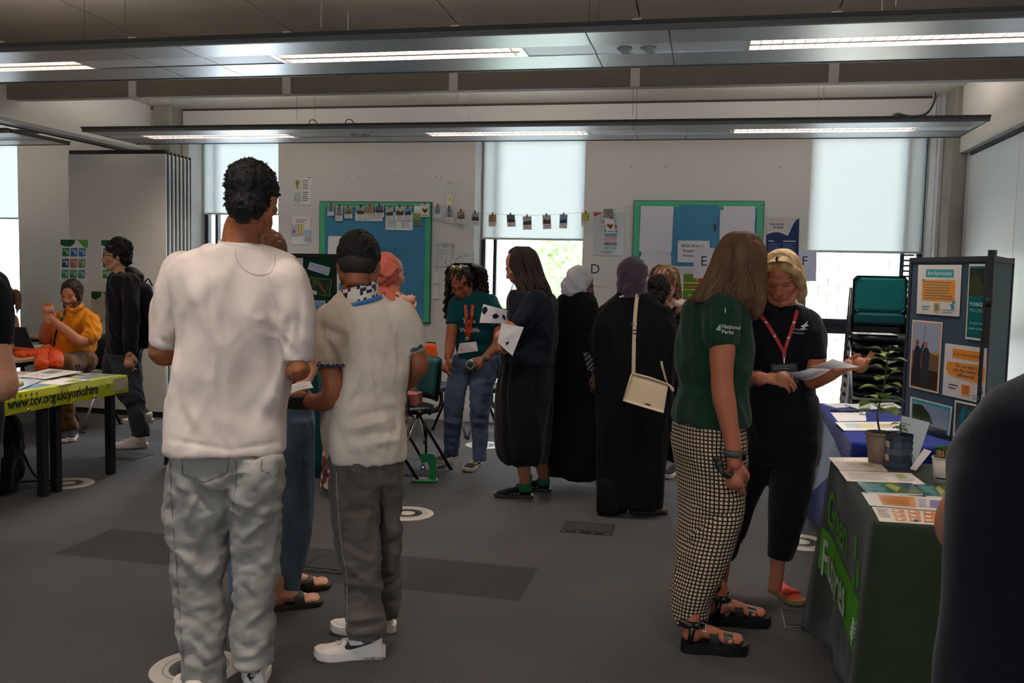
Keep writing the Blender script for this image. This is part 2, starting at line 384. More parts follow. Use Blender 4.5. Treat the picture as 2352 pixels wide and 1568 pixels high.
# folded partition on the left
WPAN2 = mat('partition_warm', C(226, 222, 214), rough=.38, spec=.45, var=.02, vscale=.8)
fp = empty('folding_partition', (-5.7, 8.0, 0), 'stacked folding partition panels behind the seated man in orange', 'partition')
for i in range(7):
    y0 = 7.86+i*.072
    p = MB().box((-6.235, y0, .055), (-5.175-.004*i, y0+.05, 2.575)).build('panel', WPAN2, fp)
    boxo('edge_strip', (-5.175-.004*i, y0+.004, .055), (-5.163-.004*i, y0+.03, 2.575), mat('edge_white', C(225, 228, 230), rough=.3), p)
    boxo('edge_seal', (-5.176-.004*i, y0+.032, .03), (-5.158-.004*i, y0+.046, 2.6), mat('seal_black', C(14, 15, 18)), p)
    if i < 6: boxo('hinge_gap', (-5.20, y0+.05, .05), (-5.19, y0+.072, 2.57), mat('seal_grey', C(95, 97, 100)), fp)
boxo('head_seal', (-6.23, 7.865, 2.575), (-5.165, 7.93, 2.615), mat('seal_black'), fp)
boxo('foot_seal', (-6.23, 7.865, 0.0), (-5.175, 7.93, .05), mat('seal_black'), fp)
# ceiling: high concrete soffit cast in panels, row of absorber panels at the step, lower soffit beyond
YS = 6.5
cl = struct(boxo('ceiling', (XL-.1, YB-.1, 3.345), (XR+.1, YS+.02, 3.55), CONC))
jx = -3.17-1.32*5
for i in range(10):
    for j in range(4):
        x0 = jx+i*1.32; y1 = YS-j*2.64
        y0 = max(y1-2.64, YB); 
        if y1-y0 < .2 or x0 > XR: continue
        # each cast panel is a shallow upward vault
        v = []; f = []; nn = 8
        for a in range(nn+1):
            t = a/nn; yy = y0+.006+(y1-y0-.012)*t; z = 3.30+.034*math.sin(math.pi*t)**.8
            for xx in (x0+.005, x0+1.315): v += [(xx, yy, z), (xx, yy, 3.345)]
        for a in range(nn):
            b_ = a*4; f += [(b_, b_+2, b_+6, b_+4), (b_+1, b_+5, b_+7, b_+3), (b_, b_+4, b_+5, b_+1), (b_+2, b_+3, b_+7, b_+6)]
        f += [(0, 1, 3, 2), (nn*4, nn*4+2, nn*4+3, nn*4+1)]
        MB().add(v, f).build('concrete_panel', CONC, cl)
struct(boxo('ceiling_far', (XL-.1, YS+.12, 3.15), (XR+.1, WY+.4, 3.35), mat('pale_soffit', C(200, 196, 188), rough=.8, var=.05, vscale=1)))
st = struct(boxo('ceiling_step', (XL-.1, YS+.02, 2.845), (XR+.1, YS+.12, 3.55), mat('step_white', C(196, 192, 188), rough=.8)))
ABS = mat('absorber_fabric', C(126, 119, 108), rough=.95, var=.06, vscale=4, bump=.2, bscale=260, spec=.1)
for i in range(9):
    x0 = -5.87-1.33*2+i*1.33
    boxo('absorber_panel', (x0+.033, YS-.012, 2.842), (min(x0+1.297, XR), YS+.02, 3.33), ABS, st)
    boxo('rib', (x0-.033, YS-.03, 2.835), (x0+.033, YS+.02, 3.33), mat('step_white'), st)
# ceiling-hung light rafts
TUBE = mat('fluorescent_tube', (1, 1, 1), emit=((1.0, .88, .84), 1.5)); 
LOUV = mat('louvre_satin', (.20, .175, .17), rough=.45, metal=.2)
REFL = mat('louvre_reflector', (.9, .88, .87), rough=.25, metal=.9)
def raft(y0, x0, x1, mods, lights, label, on=True, sens=None):
    z = 2.65; r = empty('light_raft', ((x0+x1)/2, y0+.38, z), label, 'ceiling light'); w = .76
    slots = sorted(lights); 
    # soffit skins: front band, back band, raised middle band between lamps
    for a, b_ in mods:
        a, b_ = a+.003, b_-.003
        boxo('soffit_plate', (a, y0+.012, z), (b_, y0+.262, z+.012), STEEL, r)
        boxo('soffit_plate', (a, y0+.46, z), (b_, y0+w-.012, z+.012), STEEL, r)
        cuts = [a]+[q for s in slots if s[0] > a and s[1] < b_ for q in s]+[b_]
        for i in range(0, len(cuts), 2):
            if cuts[i+1]-cuts[i] > .01: boxo('centre_plate', (cuts[i], y0+.264, z+.004), (cuts[i+1], y0+.458, z+.014), mat('centre_aluminium', (.72, .74, .77), rough=.45, metal=.85), r)
    FAS = mat('fascia_grey', C(92, 92, 90), rough=.55, metal=.3)
    for yy in (y0, y0+w):
        MB().box((x0, yy-.012, z-.004), (x1, yy+.012, z+.020)).build('fascia', FAS, r)
        MB().prism([(0, 0), (.02, 0), (.045, .03), (.0, .03)], lambda u, v, h: (h, yy+(u if yy > y0 else -u)*.8, z+.020+v*.5), x0, x1).build('lip', FAS, r)
    boxo('top_tray', (x0+.1, y0+.24, z+.061), (x1-.1, y0+.48, z+.068), FAS, r)
    for xx in (x0, x1-.012): boxo('end_cap', (xx, y0, z), (xx+.012, y0+w, z+.034), FAS, r)
    for a, b_ in slots:
        lu = MB(); lu.box((a, y0+.268, z+.055), (b_, y0+.452, z+.06)); 
        for yy in (y0+.266, y0+.452): lu.box((a, yy, z), (b_, yy+.004, z+.055))
        for xx in (a, b_-.03): lu.box((xx, y0+.268, z), (xx+.03, y0+.452, z+.006))
        lu.build('reflector', REFL, r)
        for yy in (y0+.31, y0+.405): MB().tube([(a+.03, yy, z+.04), (b_-.03, yy, z+.04)], .008, 8).build('tube', TUBE, r)
        boxo('spine', (a+.03, y0+.349, z+.001), (b_-.03, y0+.371, z+.02), LOUV, r)
        n = int((b_-a-.06)/.052); bl = MB()
        for k in range(n+1):
            xx = a+.03+k*.052
            bl.box((xx, y0+.27, z+.002), (xx+.0025, y0+.349, z+.032)); bl.box((xx, y0+.371, z+.002), (xx+.0025, y0+.45, z+.032))
        bl.build('louvre_blades', LOUV, r)['kind'] = 'stuff'
        if on: area('raft_lamp', ((a+b_)/2, y0+.36, z+.053), (b_-a-.08, .16), on*1.25, LAMPC, (0, 0, 0), False, 128)
        if on: area('raft_uplight', ((a+b_)/2, y0+.36, z+.11), (b_-a-.08, .3), on*.72, LAMPC, (R_(180), 0, 0))
    for xx in np.arange(x0+.5, x1, 1.42*1.0):
        if xx > 2: break
        MB().tube([(xx, y0+.2, z+.1), (xx, y0+.2, 3.34 if y0 < 6 else 3.15)], .0016, 4).build('hanger_wire', BLACKM, r)
        MB().tube([(xx, y0+.56, z+.1), (xx, y0+.56, 3.34 if y0 < 6 else 3.15)], .0016, 4).build('hanger_wire', BLACKM, r)
    if sens:
        for xx in sens:
            q = MB(); q.tube([(xx, y0+.36, z+.004), (xx, y0+.36, z-.006)], [.04, .034], 18); q.tube([(xx, y0+.36, z-.006), (xx, y0+.36, z-.022)], [.026, .008], 14)
            q.build('motion_sensor', mat('sensor_white', C(190, 192, 196), rough=.4), r)
    return r
MODS = [(-5.38, -2.78), (-2.78, -2.39), (-2.39, -.61), (-.61, -.22), (-.22, 1.9)]
LT = [(-5.03, -3.54), (-2.40+.03, -.97), (.13, 1.52)]
MODN = [(-5.38, -3.16), (-3.16, -2.775), (-2.775, -.61), (-.61, -.22), (-.22, 1.9)]
LP = 24
raft(4.31, -5.38, 1.9, MODN, LT, 'long metal light raft nearest overhead, lamps lit', LP, (-.455, -.335))
raft(6.97, -5.38, 1.9, [(-5.38, -3.16), (-3.16, -2.775), (-2.775, -.61), (-.61, -.22), (-.22, 1.9)], LT, 'far metal light raft in front of the windows', LP, (-3.0, -2.9))
raft(6.97, XL+.1, -6.12, [(XL+.1, -7.6), (-7.6, -6.12)], [(-8.4, -6.9)], 'short light raft in the room beyond the partition track', LP*2)
raft(4.31, XL+.1, -6.12, [(XL+.1, -7.6), (-7.6, -6.12)], [(-8.4, -6.5)], 'light raft over the banner table side of the adjoining room', LP*1.9)
raft(1.65, -5.38, 1.9, MODN, LT, 'light raft over the near end of the room', LP*1.05)
raft(-1.05, -5.38, 1.9, MODN, LT, 'light raft behind the camera position', LP*1.05)
# cable coming down to the far raft and wires lying on it
MB().tube(catmull([W(2147, 212, 7.2), W(2144, 235, 7.2), W(2125, 262, 7.25), W(2090, 267, 7.25), W(2062, 262, 7.2), W(2050, 266, 7.15), W(2047, 282, 7.1)], 5), .011, 8).build('power_cable', mat('cable_grey', C(60, 58, 60)))
tag(bpy.data.objects['power_cable'], 'dark grey cable looping from ceiling to the far light raft', 'cable')
for k, (x, y) in enumerate(((716, 286), (800, 285))):
    o = MB().tube(catmull([W(x-8, y+2, 7.1), W(x-4, y-9, 7.1), W(x+6, y-10, 7.12), W(x+14, y-1, 7.1)], 4), .004, 5).build('wire_loop', BLACKF); tag(o, ['thin wire loop on the far raft, nearer the column', 'thin wire loop on the far raft, above the left green board'][k], 'wire')
# floor outlets: round grommets and square floor boxes
GR = mat('grommet_plastic', C(178, 170, 160), rough=.5); DK = mat('slot_dark', C(12, 12, 14))
def grommet(p, label, r=.165):
    g = empty('floor_grommet', (p[0], p[1], 0), label, 'floor vent')
    ring = MB(); ring.tube([(p[0], p[1], 0), (p[0], p[1], .004), (p[0], p[1], .006)], [r, r, r*.96], 40, smooth=False); ring.build('plate', GR, g)
    rg = MB()
    for i in range(36):
        a, b_ = 2*math.pi*i/36, 2*math.pi*(i+1)/36
        rg.add([(p[0]+q*math.cos(t), p[1]+q*math.sin(t), .0065) for q, t in ((r*.70, a), (r*.715, a), (r*.715, b_), (r*.70, b_))], [(0, 1, 2, 3)])
    rg.build('joint', DK, g)
    for i in range(36):
        a = 2*math.pi*i/36; q = MB()
        c, s_ = math.cos(a), math.sin(a)
        for t0, t1, wd_ in ((.30, .58, .007),):
            q.add([(p[0]+r*t*c-k*s_*wd_*(.5+t*.6), p[1]+r*t*s_+k*c*wd_*(.5+t*.6), .0067) for t, k in ((t0, -1), (t1, -1), (t1, 1), (t0, 1))], [(0, 1, 2, 3)])
        q.build('slot', DK, g)
    return g
for (x, y), lb in zip([(157, 1111), (450, 1535), (935, 1180), (1840, 1246), (1112, 1023)], ['round slotted floor grommet behind the banner table leg', 'round slotted floor grommet behind the tall man\'s left trouser leg', 'round floor grommet beside the grey jeans of the shorter man', 'round floor grommet behind the green tablecloth', 'round floor grommet behind the curly-haired woman\'s feet']):
    p = WZ(x, y, 0); grommet(p, lb)
def fbox(p0, p1, label, edge=C(120, 128, 140)):
    g = empty('floor_box', ((p0[0]+p1[0])/2, (p0[1]+p1[1])/2, 0), label, 'floor outlet'); x0, y0, x1, y1 = *p0, *p1
    fr = MB()
    for a, b_ in (((x0, y0), (x1, y0+.006)), ((x0, y1-.006), (x1, y1)), ((x0, y0), (x0+.006, y1)), ((x1-.006, y0), (x1, y1))): fr.box((*a, 0), (*b_, .0035))
    fr.build('frame', mat('box_frame', edge, rough=.35, metal=.6), g)
    boxo('lid', (x0+.008, y0+.06, 0), (x1-.008, y1-.008, .003), CARPD, g)
    for k in range(3):
        a = x0+.03+(x1-x0-.05)*k/3; boxo('cable_flap', (a, y0+.02, 0), (a+(x1-x0)/3-.04, y0+.042, .0032), DK, g)
fbox((-.785, 5.10), (-.485, 5.33), 'square floor box between the navy and purple-scarf women', C(60, 62, 66))
fbox((-1.935, 4.05), (-1.64, 4.30), 'square floor box between the tall and shorter man', C(60, 58, 58))
fbox((.385, 3.93), (.68, 4.18), 'square floor box at the green tablecloth corner')
fbox((-2.18, 6.18), (-1.86, 6.42), 'square floor box under the curly-haired woman\'s raised foot', C(60, 62, 66)); fbox((-4.55, 6.05), (-4.25, 6.3), 'square floor box beside the walking man', C(75, 80, 92))
# ------------------------------------------------------------------ outside
SUNW = mat('sunlit_stone', C(176, 164, 142), rough=.9, var=.12, vscale=3)
gr_ = struct(boxo('ground', (-40, WY+.6, -4.2), (40, 60, -4), mat('paving_outside', C(190, 188, 184), rough=.9)))
bd = empty('stone_building', (7, 22, -4), 'pale sunlit stone building outside the right window', 'building')
r2 = random.Random(3)
boxo('wall', (1.2, 21.2, -4), (16, 24, 7), SUNW, bd)
for j in range(22):
    for i in range(16):
        z = -1.2+j*.2; x = 1.2+i*.42+(j % 2)*.2
        if 2.9 < x < 3.5 and j > 9: continue
        c_ = r2.choice([C(180, 168, 142), C(172, 156, 130), C(184, 176, 158), C(164, 150, 128)])
        boxo('stone', (x, 21.2-.03-.02*r2.random(), z), (x+.40, 21.2, z+.19), mat('stone_%d' % int(c_[1]*1e4), c_, rough=.9), bd)
boxo('ledge', (1.2, 21.0, 1.55), (9, 21.2, 1.72), SUNW, bd)
bd2 = empty('far_building', (-6, 34, -4), 'distant pale building seen through the middle window', 'building')
boxo('wall', (-16, 34, -4), (-1.5, 38, 4.6), mat('far_wall', C(226, 222, 222), rough=.9), bd2)
for j in range(3):
    for i in range(8):
        w_ = boxo('window', (-15+i*1.7, 33.95, -1.0+j*1.9), (-14+i*1.7, 34.0, .3+j*1.9), mat('far_window', C(120, 126, 140), rough=.2), bd2)
        boxo('sill', (-15.1+i*1.7, 33.9, -1.12+j*1.9), (-13.9+i*1.7, 34.0, -1.0+j*1.9), mat('far_red', C(205, 130, 100)), w_)
LEAFO = mat('outside_leaf', C(128, 158, 96), rough=.7, var=.3, vscale=2)
def tree(c, r, label, seed):
    q = random.Random(seed); t = empty('tree', (c[0], c[1], -4), label, 'tree')
    MB().tube([(c[0], c[1], -4), (c[0]+.1, c[1], c[2]-.6*r), (c[0], c[1], c[2])], [.2, .14, .06]).build('trunk', mat('bark', C(110, 90, 70)), t)
    m = MB()
    for i in range(1500):
        a, b_ = q.uniform(0, 6.28), q.uniform(-1, 1); rr = r*q.uniform(.45, 1)**.6; s = math.sqrt(1-b_*b_)
        p = np.array([c[0]+rr*s*math.cos(a), c[1]+rr*s*math.sin(a), c[2]+rr*b_*1.15]); k = q.uniform(.06, .13)
        d1 = np.array([q.gauss(0, 1) for _ in 'abc']); d1 /= np.linalg.norm(d1); d2 = np.cross(d1, [q.gauss(0, 1) for _ in 'abc']); d2 /= np.linalg.norm(d2)
        m.add([p-d1*k, p+d2*k*.6, p+d1*k, p-d2*k*.6], [(0, 1, 2, 3)])
    m.build('foliage', LEAFO, t)['kind'] = 'stuff'
tree((-2.5, 20, 1.6), 1.5, 'leafy green tree outside the middle window, taller crown', 1); tree((-3.6, 18, -.3), 1.2, 'lower green tree outside the middle window', 2)
# ================================================================== FIGURE TOOLS
def away(px): d = ray(px, 784); return -math.atan2(d[0], d[1])
def proj(v):
    c = (np.asarray(v)-CAM)@CR.T; return c[:, :2]/c[:, 2:3]*FPX+[CW/2, CH/2]
def smooth_mesh(v, f, it, lam=.5):
    e = np.array(f); a = np.concatenate([e[:, k] for k in range(e.shape[1])]); b = np.concatenate([e[:, (k+1) % e.shape[1]] for k in range(e.shape[1])])
    a, b = np.r_[a, b], np.r_[b, a]; n = len(v); d = np.bincount(a, minlength=n)[:, None]+1e-9
    for _ in range(it):
        s = np.stack([np.bincount(a, v[b, k], n) for k in range(3)], 1); v = v*(1-lam)+lam*s/d
    return v
def vnormals(v, f):
    e = np.array(f); p = v[e]; fn = np.cross(p[:, 2]-p[:, 0], p[:, -1]-p[:, 1]); n = np.zeros_like(v)
    for k in range(e.shape[1]): 
        for c in range(3): n[:, c] += np.bincount(e[:, k], fn[:, c], len(v))
    return n/(np.linalg.norm(n, axis=1)[:, None]+1e-12)
class Blob:
    """closed shapes fused into one skin"""
    def __init__(s): s.v = []; s.f = []; s.n = 0
    def add(s, v, f): s.v.append(np.asarray(v, float)); s.f += [tuple(i+s.n for i in q) for q in f]; s.n += len(v); return s
    def ball(s, c, r, m=None, n=9):
        v, f = ball((0, 0, 0), r, n); v = v@np.array(m)[:3, :3].T if m is not None else v; return s.add(v+np.asarray(c, float), f)
    def limb(s, pts, r, k=4, n=12, flat=None, round_=True):
        P = np.asarray(pts, float); r = np.asarray(r, float)
        Q = catmull(P, k); rr = np.interp(np.linspace(0, 1, len(Q)), np.linspace(0, 1, len(r)), r); s.add(*sweep(Q, rr, n, flat))
        if round_: s.ball(Q[0], rr[0]); s.ball(Q[-1], rr[-1])
        return s
    def stack(s, rings, k=4, n=28, ex=2.3):
        R = catmull(np.array([[*r[0], r[1], r[2], r[3]] for r in rings], float), k); v = []; m = len(R)
        for q in R:
            c, s_ = math.cos(q[5]), math.sin(q[5])
            for j in range(n):
                t = 2*math.pi*j/n; x = abs(math.cos(t))**(2/ex)*math.copysign(1, math.cos(t))*q[3]; y = abs(math.sin(t))**(2/ex)*math.copysign(1, math.sin(t))*q[4]
                v.append((q[0]+x*c-y*s_, q[1]+x*s_+y*c, q[2]))
        f = [(i*n+j, (i+1)*n+j, (i+1)*n+(j+1) % n, i*n+(j+1) % n) for i in range(m-1) for j in range(n)]+[tuple(range(n)), tuple(range(m*n-1, (m-1)*n-1, -1))]
        return s.add(v, f)
    def skin(s, voxel, smooth=3):
        me = bpy.data.meshes.new('b'); me.from_pydata([tuple(x) for x in np.concatenate(s.v).tolist()], [], s.f)
        o = bpy.data.objects.new('b', me); COL.objects.link(o); md = o.modifiers.new('r', 'REMESH'); md.mode = 'VOXEL'; md.voxel_size = voxel
        dg = bpy.context.evaluated_depsgraph_get(); m2 = bpy.data.meshes.new_from_object(o.evaluated_get(dg))
        v = np.empty(len(m2.vertices)*3); m2.vertices.foreach_get('co', v); f = np.empty(len(m2.loops), int); m2.loops.foreach_get('vertex_index', f)
        bpy.data.objects.remove(o); bpy.data.meshes.remove(me); bpy.data.meshes.remove(m2)
        v = v.reshape(-1, 3); f = f.reshape(-1, 4); return smooth_mesh(v, f, smooth), f
def rings_px(L, ratio=.6, yaw=0.):
    """L: (y, xl, xr, Y[, ratio[, yaw]]) traced widths -> horizontal rings with real depth"""
    out = []
    for q in L:
        y, xl, xr, Y = q[:4]; ra = q[4] if len(q) > 4 else ratio; ya = q[5] if len(q) > 5 else yaw
        c = W((xl+xr)/2, y, Y); hw = abs(xr-xl)/2*mpp(Y, (xl+xr)/2)*1.0
        # silhouette seen from the camera bearing
        b = math.atan2(c[0], c[1]); t = ya+b
        a = hw/math.sqrt(math.cos(t)**2+(ra*math.sin(t))**2); out.append((c, a, a*ra, ya))
    return out
def shrink(rings, k): return [(c, a*k, b*k, y) for c, a, b, y in rings]
def folds(v, f, specs, seed=0, mask=None):
    n = vnormals(v, f); d = np.zeros(len(v)); c = v.mean(0)
    for amp, fr, tilt in specs:
        p = (v-c).copy(); p[:, 0] += tilt*p[:, 2]; p = p*np.array(fr)+seed*13.7
        w = fbm(p*.6+5, 1)[:, None]; q = fbm(p+w*.7, 2); d += 1.5*amp*((1-np.abs(q)*2.4).clip(-1, 1))
    if mask is not None: d *= mask(v)
    return v+n*d[:, None]
def creases(v, f, L):
    """L: (x0,y0,x1,y1,depth m,width px): ridges (+) and valleys (-) on the camera side"""
    n = vnormals(v, f); pp = proj(v); vd = v-CAM; vd /= np.linalg.norm(vd, axis=1)[:, None]; fac = (-(n*vd).sum(1)).clip(0, 1)
    d = np.zeros(len(v))
    for x0, y0, x1, y1, dep, w in L:
        a = np.array([x0, y0]); b = np.array([x1, y1])-a; t = (((pp-a)@b)/(b@b)); tc = t.clip(0, 1); q = pp-a-tc[:, None]*b
        d += 1.5*dep*np.exp(-(q**2).sum(1)/w**2)*np.sin(np.pi*(.12+.76*tc))
    return v+n*(d*fac)[:, None]
def put(name, parts, m, parent=None, cols=None, uvw=None, smooth=True):
    """parts: list of (v,f[,col]) joined into ONE mesh"""
    V = []; F = []; K = []; n = 0
    for p in parts:
        v, f = p[0], p[1]; V.append(v); F.append(np.asarray(f)+n); n += len(v)
        k = p[2] if len(p) > 2 else (.8, .8, .8); k = np.asarray(k, float); K.append(np.tile(k, (len(v), 1)) if k.ndim == 1 else k)
    V = np.concatenate(V); me = bpy.data.meshes.new(name); nf = sum(len(x) for x in F)
    w = F[0].shape[1]; assert all(x.shape[1] == w for x in F)
    idx = np.concatenate(F).astype(np.int32); me.vertices.add(len(V)); me.vertices.foreach_set('co', V.ravel()); me.loops.add(idx.size); me.loops.foreach_set('vertex_index', idx.ravel())
    me.polygons.add(nf); me.polygons.foreach_set('loop_start', np.arange(nf, dtype=np.int32)*w); me.polygons.foreach_set('loop_total', np.full(nf, w, np.int32))
    me.polygons.foreach_set('use_smooth', np.full(nf, smooth)); me.update(calc_edges=True); me.materials.append(m)
    ca = me.color_attributes.new('Col', 'FLOAT_COLOR', 'POINT'); ca.data.foreach_set('color', np.c_[np.concatenate(K), np.ones(len(V))].ravel())
    if uvw is not None: at = me.attributes.new('UVW', 'FLOAT_VECTOR', 'POINT'); at.data.foreach_set('vector', np.asarray(uvw).ravel())
    me.validate(); return link(name, me, parent)
def bvh(*parts):
    V = []; F = []; n = 0
    for v, f in parts: V += [tuple(x) for x in v.tolist()]; F += [tuple(int(i)+n for i in q) for q in f]; n = len(V)
    return BVHTree.FromPolygons(V, F)
def hit(bv, px, py, fallY=None, off=.002):
    d = Vector(ray(px, py)).normalized(); h = bv.ray_cast(Vector(CAM), d)
    if h[0] is None: return W(px, py, fallY) if fallY is not None else None
    return np.array(h[0]-d*off)
def ribbon(bv, path, w, off, name, m, parent, fallY, k=6, th=.0015, col=None):
    """strap lying on a surface; path in photograph pixels"""
    P = catmull(np.array(path, float), k); T = np.gradient(P, axis=0); T /= np.linalg.norm(T, axis=1)[:, None]; N = np.c_[-T[:, 1], T[:, 0]]
    C0 = [hit(bv, p[0], p[1], None, off) for p in P]; mid = []; lastd = None
    ds = np.array([np.linalg.norm(c-CAM) if c is not None else np.nan for c in C0])
    if np.isnan(ds).all(): ds[:] = np.linalg.norm(W(*P[0], fallY)-CAM)
    ok = ~np.isnan(ds); ds = np.interp(np.arange(len(ds)), np.arange(len(ds))[ok], ds[ok]); ds = np.minimum(ds, np.convolve(np.pad(ds, 1, 'edge'), [1/3]*3, 'valid'))
    v = []
    for p, n_, d in zip(P, N, ds):
        for s_, e in ((-1, 0), (1, 0), (1, th), (-1, th)):
            r = ray(*(p+n_*w/2*s_)); r /= np.linalg.norm(r); v.append(CAM+r*(d+e))
    m_ = len(P); f = [(i*4+j, i*4+(j+1) % 4, i*4+4+(j+1) % 4, i*4+4+j) for i in range(m_-1) for j in range(4)]+[(3, 2, 1, 0), tuple(range(m_*4-4, m_*4))]
    return MB().add(v, f, col).build(name, m, parent)
def decal_px(bv, polys, name, m, parent, off=.0015, fallY=None):
    """flat print pressed onto a surface; polys: (list of px points, colour)"""
    mb = MB()
    for k, (pts, col) in enumerate(polys):
        q = [hit(bv, x, y, fallY, off+.0002*k) for x, y in pts]
        q = [a for a in q if a is not None]
        if len(q) < 3: continue
        mb.add(q, [tuple(range(len(q)))], col)
    if mb.f: return mb.build(name, m, parent)
def text_px(bv, s, x, y, cap, col, name, m, parent, ang=0, sx=1, off=.002, bold=False, fallY=None, shear=0, conv=None):
    g, f = glyphs(s, bold); k = cap/.7; ca, sa = math.cos(ang), math.sin(ang); v = []
    for a, b in g:
        a, b = a*k*sx, -b*k; a, b = a-b*shear, b; q = hit(bv, x+a*ca-b*sa, y+a*sa+b*ca, fallY, off)
        if q is None: return None
        v.append(q)
    return MB().add(v, f, col).build(name, m, parent)
def basis(fw, up=(0, 0, 1)):
    y = np.asarray(fw, float); y = y/np.linalg.norm(y); z = np.asarray(up, float); x = np.cross(y, z); x /= np.linalg.norm(x); z = np.cross(x, y)
    m = np.eye(4); m[:3, 0], m[:3, 1], m[:3, 2] = x, y, z; return m
def euler(yaw, pitch=0, roll=0):
    """head turn: yaw 0 looks along +Y, positive turns left (towards -X); pitch positive looks down"""
    return np.array(Matrix.Rotation(yaw, 4, 'Z')@Matrix.Rotation(-pitch, 4, 'X')@Matrix.Rotation(roll, 4, 'Y'))
def head(c, yaw, pitch=0, roll=0, s=1., vox=.005, tone=C(205, 160, 138), lip=C(170, 95, 90), brow=C(60, 42, 30), eyes='closed', beard=None, ears=True, smile=0, neck=None):
    b = Blob(); B = b.ball; L = b.limb
    B((0, -.012, .035), (.074, .092, .083)); B((0, .022, -.028), (.060, .066, .082)); B((0, .055, -.088), (.030, .030, .024))
    for q in (-1, 1):
        L([(q*.052, -.005, -.05), (q*.040, .035, -.082), (0, .060, -.094)], [.022, .021, .018]); B((q*.040, .056, -.022), (.024, .024, .022)); B((q*.031, .066, .003), (.0155, .014, .012))
        if ears: B((q*.076, -.006, -.006), (.008, .017, .030), euler(q*-.35)); B((q*.074, .0, -.03), (.007, .010, .012))
        B((q*.0125, .092, -.036), (.0085, .010, .0075))
    L([(-.046, .068, .022), (-.02, .083, .022), (0, .084, .017), (.02, .083, .022), (.046, .068, .022)], [.008, .009, .008, .009, .008])
    L([(0, .080, .012), (0, .092, -.01), (0, .104, -.030)], [.008, .009, .0105]); B((0, .102, -.034), (.011, .012, .010))
    L([(-.024, .079, -.060+smile*.006), (-.01, .090, -.0565), (0, .0915, -.0575), (.01, .090, -.0565), (.024, .079, -.060+smile*.006)], [.004, .0058, .0055, .0058, .004])
    L([(-.020, .079, -.065+smile*.004), (0, .090, -.069), (.020, .079, -.065+smile*.004)], [.004, .0068, .004])
    L([(0, -.024, -.03), (0, -.026, -.09)], [.048, .044], round_=False)
    v, f = b.skin(vox/s if s else vox, 2)
    K = np.tile(np.array(tone), (len(v), 1)); x, y, z = v.T; ax = np.abs(x)
    def mixc(m, c, a=1.): K[m] = K[m]*(1-a)+np.array(c)*a
    ch = np.exp(-(((ax-.042)/.02)**2+((z+.03)/.02)**2))*(y > .03); K[:] = K*(1-.25*ch[:, None])+np.array(lip)*.25*ch[:, None]
    mixc((ax < .0245-.3*np.abs(z+.0635)) & (z < -.0535+smile*ax*.2) & (z > -.0745) & (y > .074), lip, .85)
    mixc((np.abs(z+.0628-smile*ax*.15) < .0012+vox*.2) & (ax < .022) & (y > .07), [q*.25 for q in lip], .8)
    mixc((np.abs(z-(.0285-6*(ax-.030)**2)) < .0035) & (ax > .012) & (ax < .052) & (y > .045), brow, .8)
    e = ((ax-.031)/.0145)**2
    if eyes == 'open':
        mixc((e+((z-.002)/.0055)**2 < 1) & (y > .05), (.75, .73, .7)); mixc((((ax-.031)/.0065)**2+((z-.002)/.006)**2 < 1) & (y > .05), (.03, .02, .015)); mixc((np.abs(z-.0085+6*(ax-.031)**2) < .002) & (e < 1.2) & (y > .05), (.03, .02, .02), .9)
    else:
        mixc((np.abs(z+.0045-9*(ax-.031)**2) < .0022+vox*.15) & (e < 1.1) & (y > .05), (.03, .02, .018), .85); mixc((e+((z-.004)/.009)**2 < 1) & (y > .05), [q*.75 for q in tone], .6)
    if beard is not None:
        bm = ((z < -.042) & (y > -.01) & ((ax > .034) | (z < -.078) | ((z > -.054) & (ax < .034)))) | ((ax > .05) & (z < 0) & (y > -.005) & (y < .03))
        mixc(bm & ~((ax < .021) & (z < -.0555) & (z > -.072) & (y > .08)), beard, .9)
    M = euler(yaw, pitch, roll); w = (v*s)@M[:3, :3].T+np.asarray(c); return w, f, K
def hair_cap(c, yaw, pitch=0, roll=0, s=1., vox=.007, grow=1., low=0., amp=.004, seed=0, top=0., extra=()):
    b = Blob(); b.ball((0, -.024, .042+top*.5), (.082*grow, .094*grow, .084*grow+top)); b.ball((0, -.045, -.01-low), (.068*grow, .062*grow, .06+low))
    for q in (-1, 1): b.ball((q*.055, -.01, .03), (.028*grow, .05, .05))
    for e in extra: b.ball(*e)
    v, f = b.skin(vox, 2); v = folds(v, f, [(amp, (38, 38, 38), 0), (amp*.6, (80, 80, 60), 0)], seed)
    M = euler(yaw, pitch, roll); return (v*s)@M[:3, :3].T+np.asarray(c), f
def hairmat(name, c=None, hi=None):
    if name in _mats: return _mats[name]
    return mat(name, c, rough=.6, var=.5, vscale=26, bump=.5, bscale=120, spec=.4, stretch=(1, 1, .12))
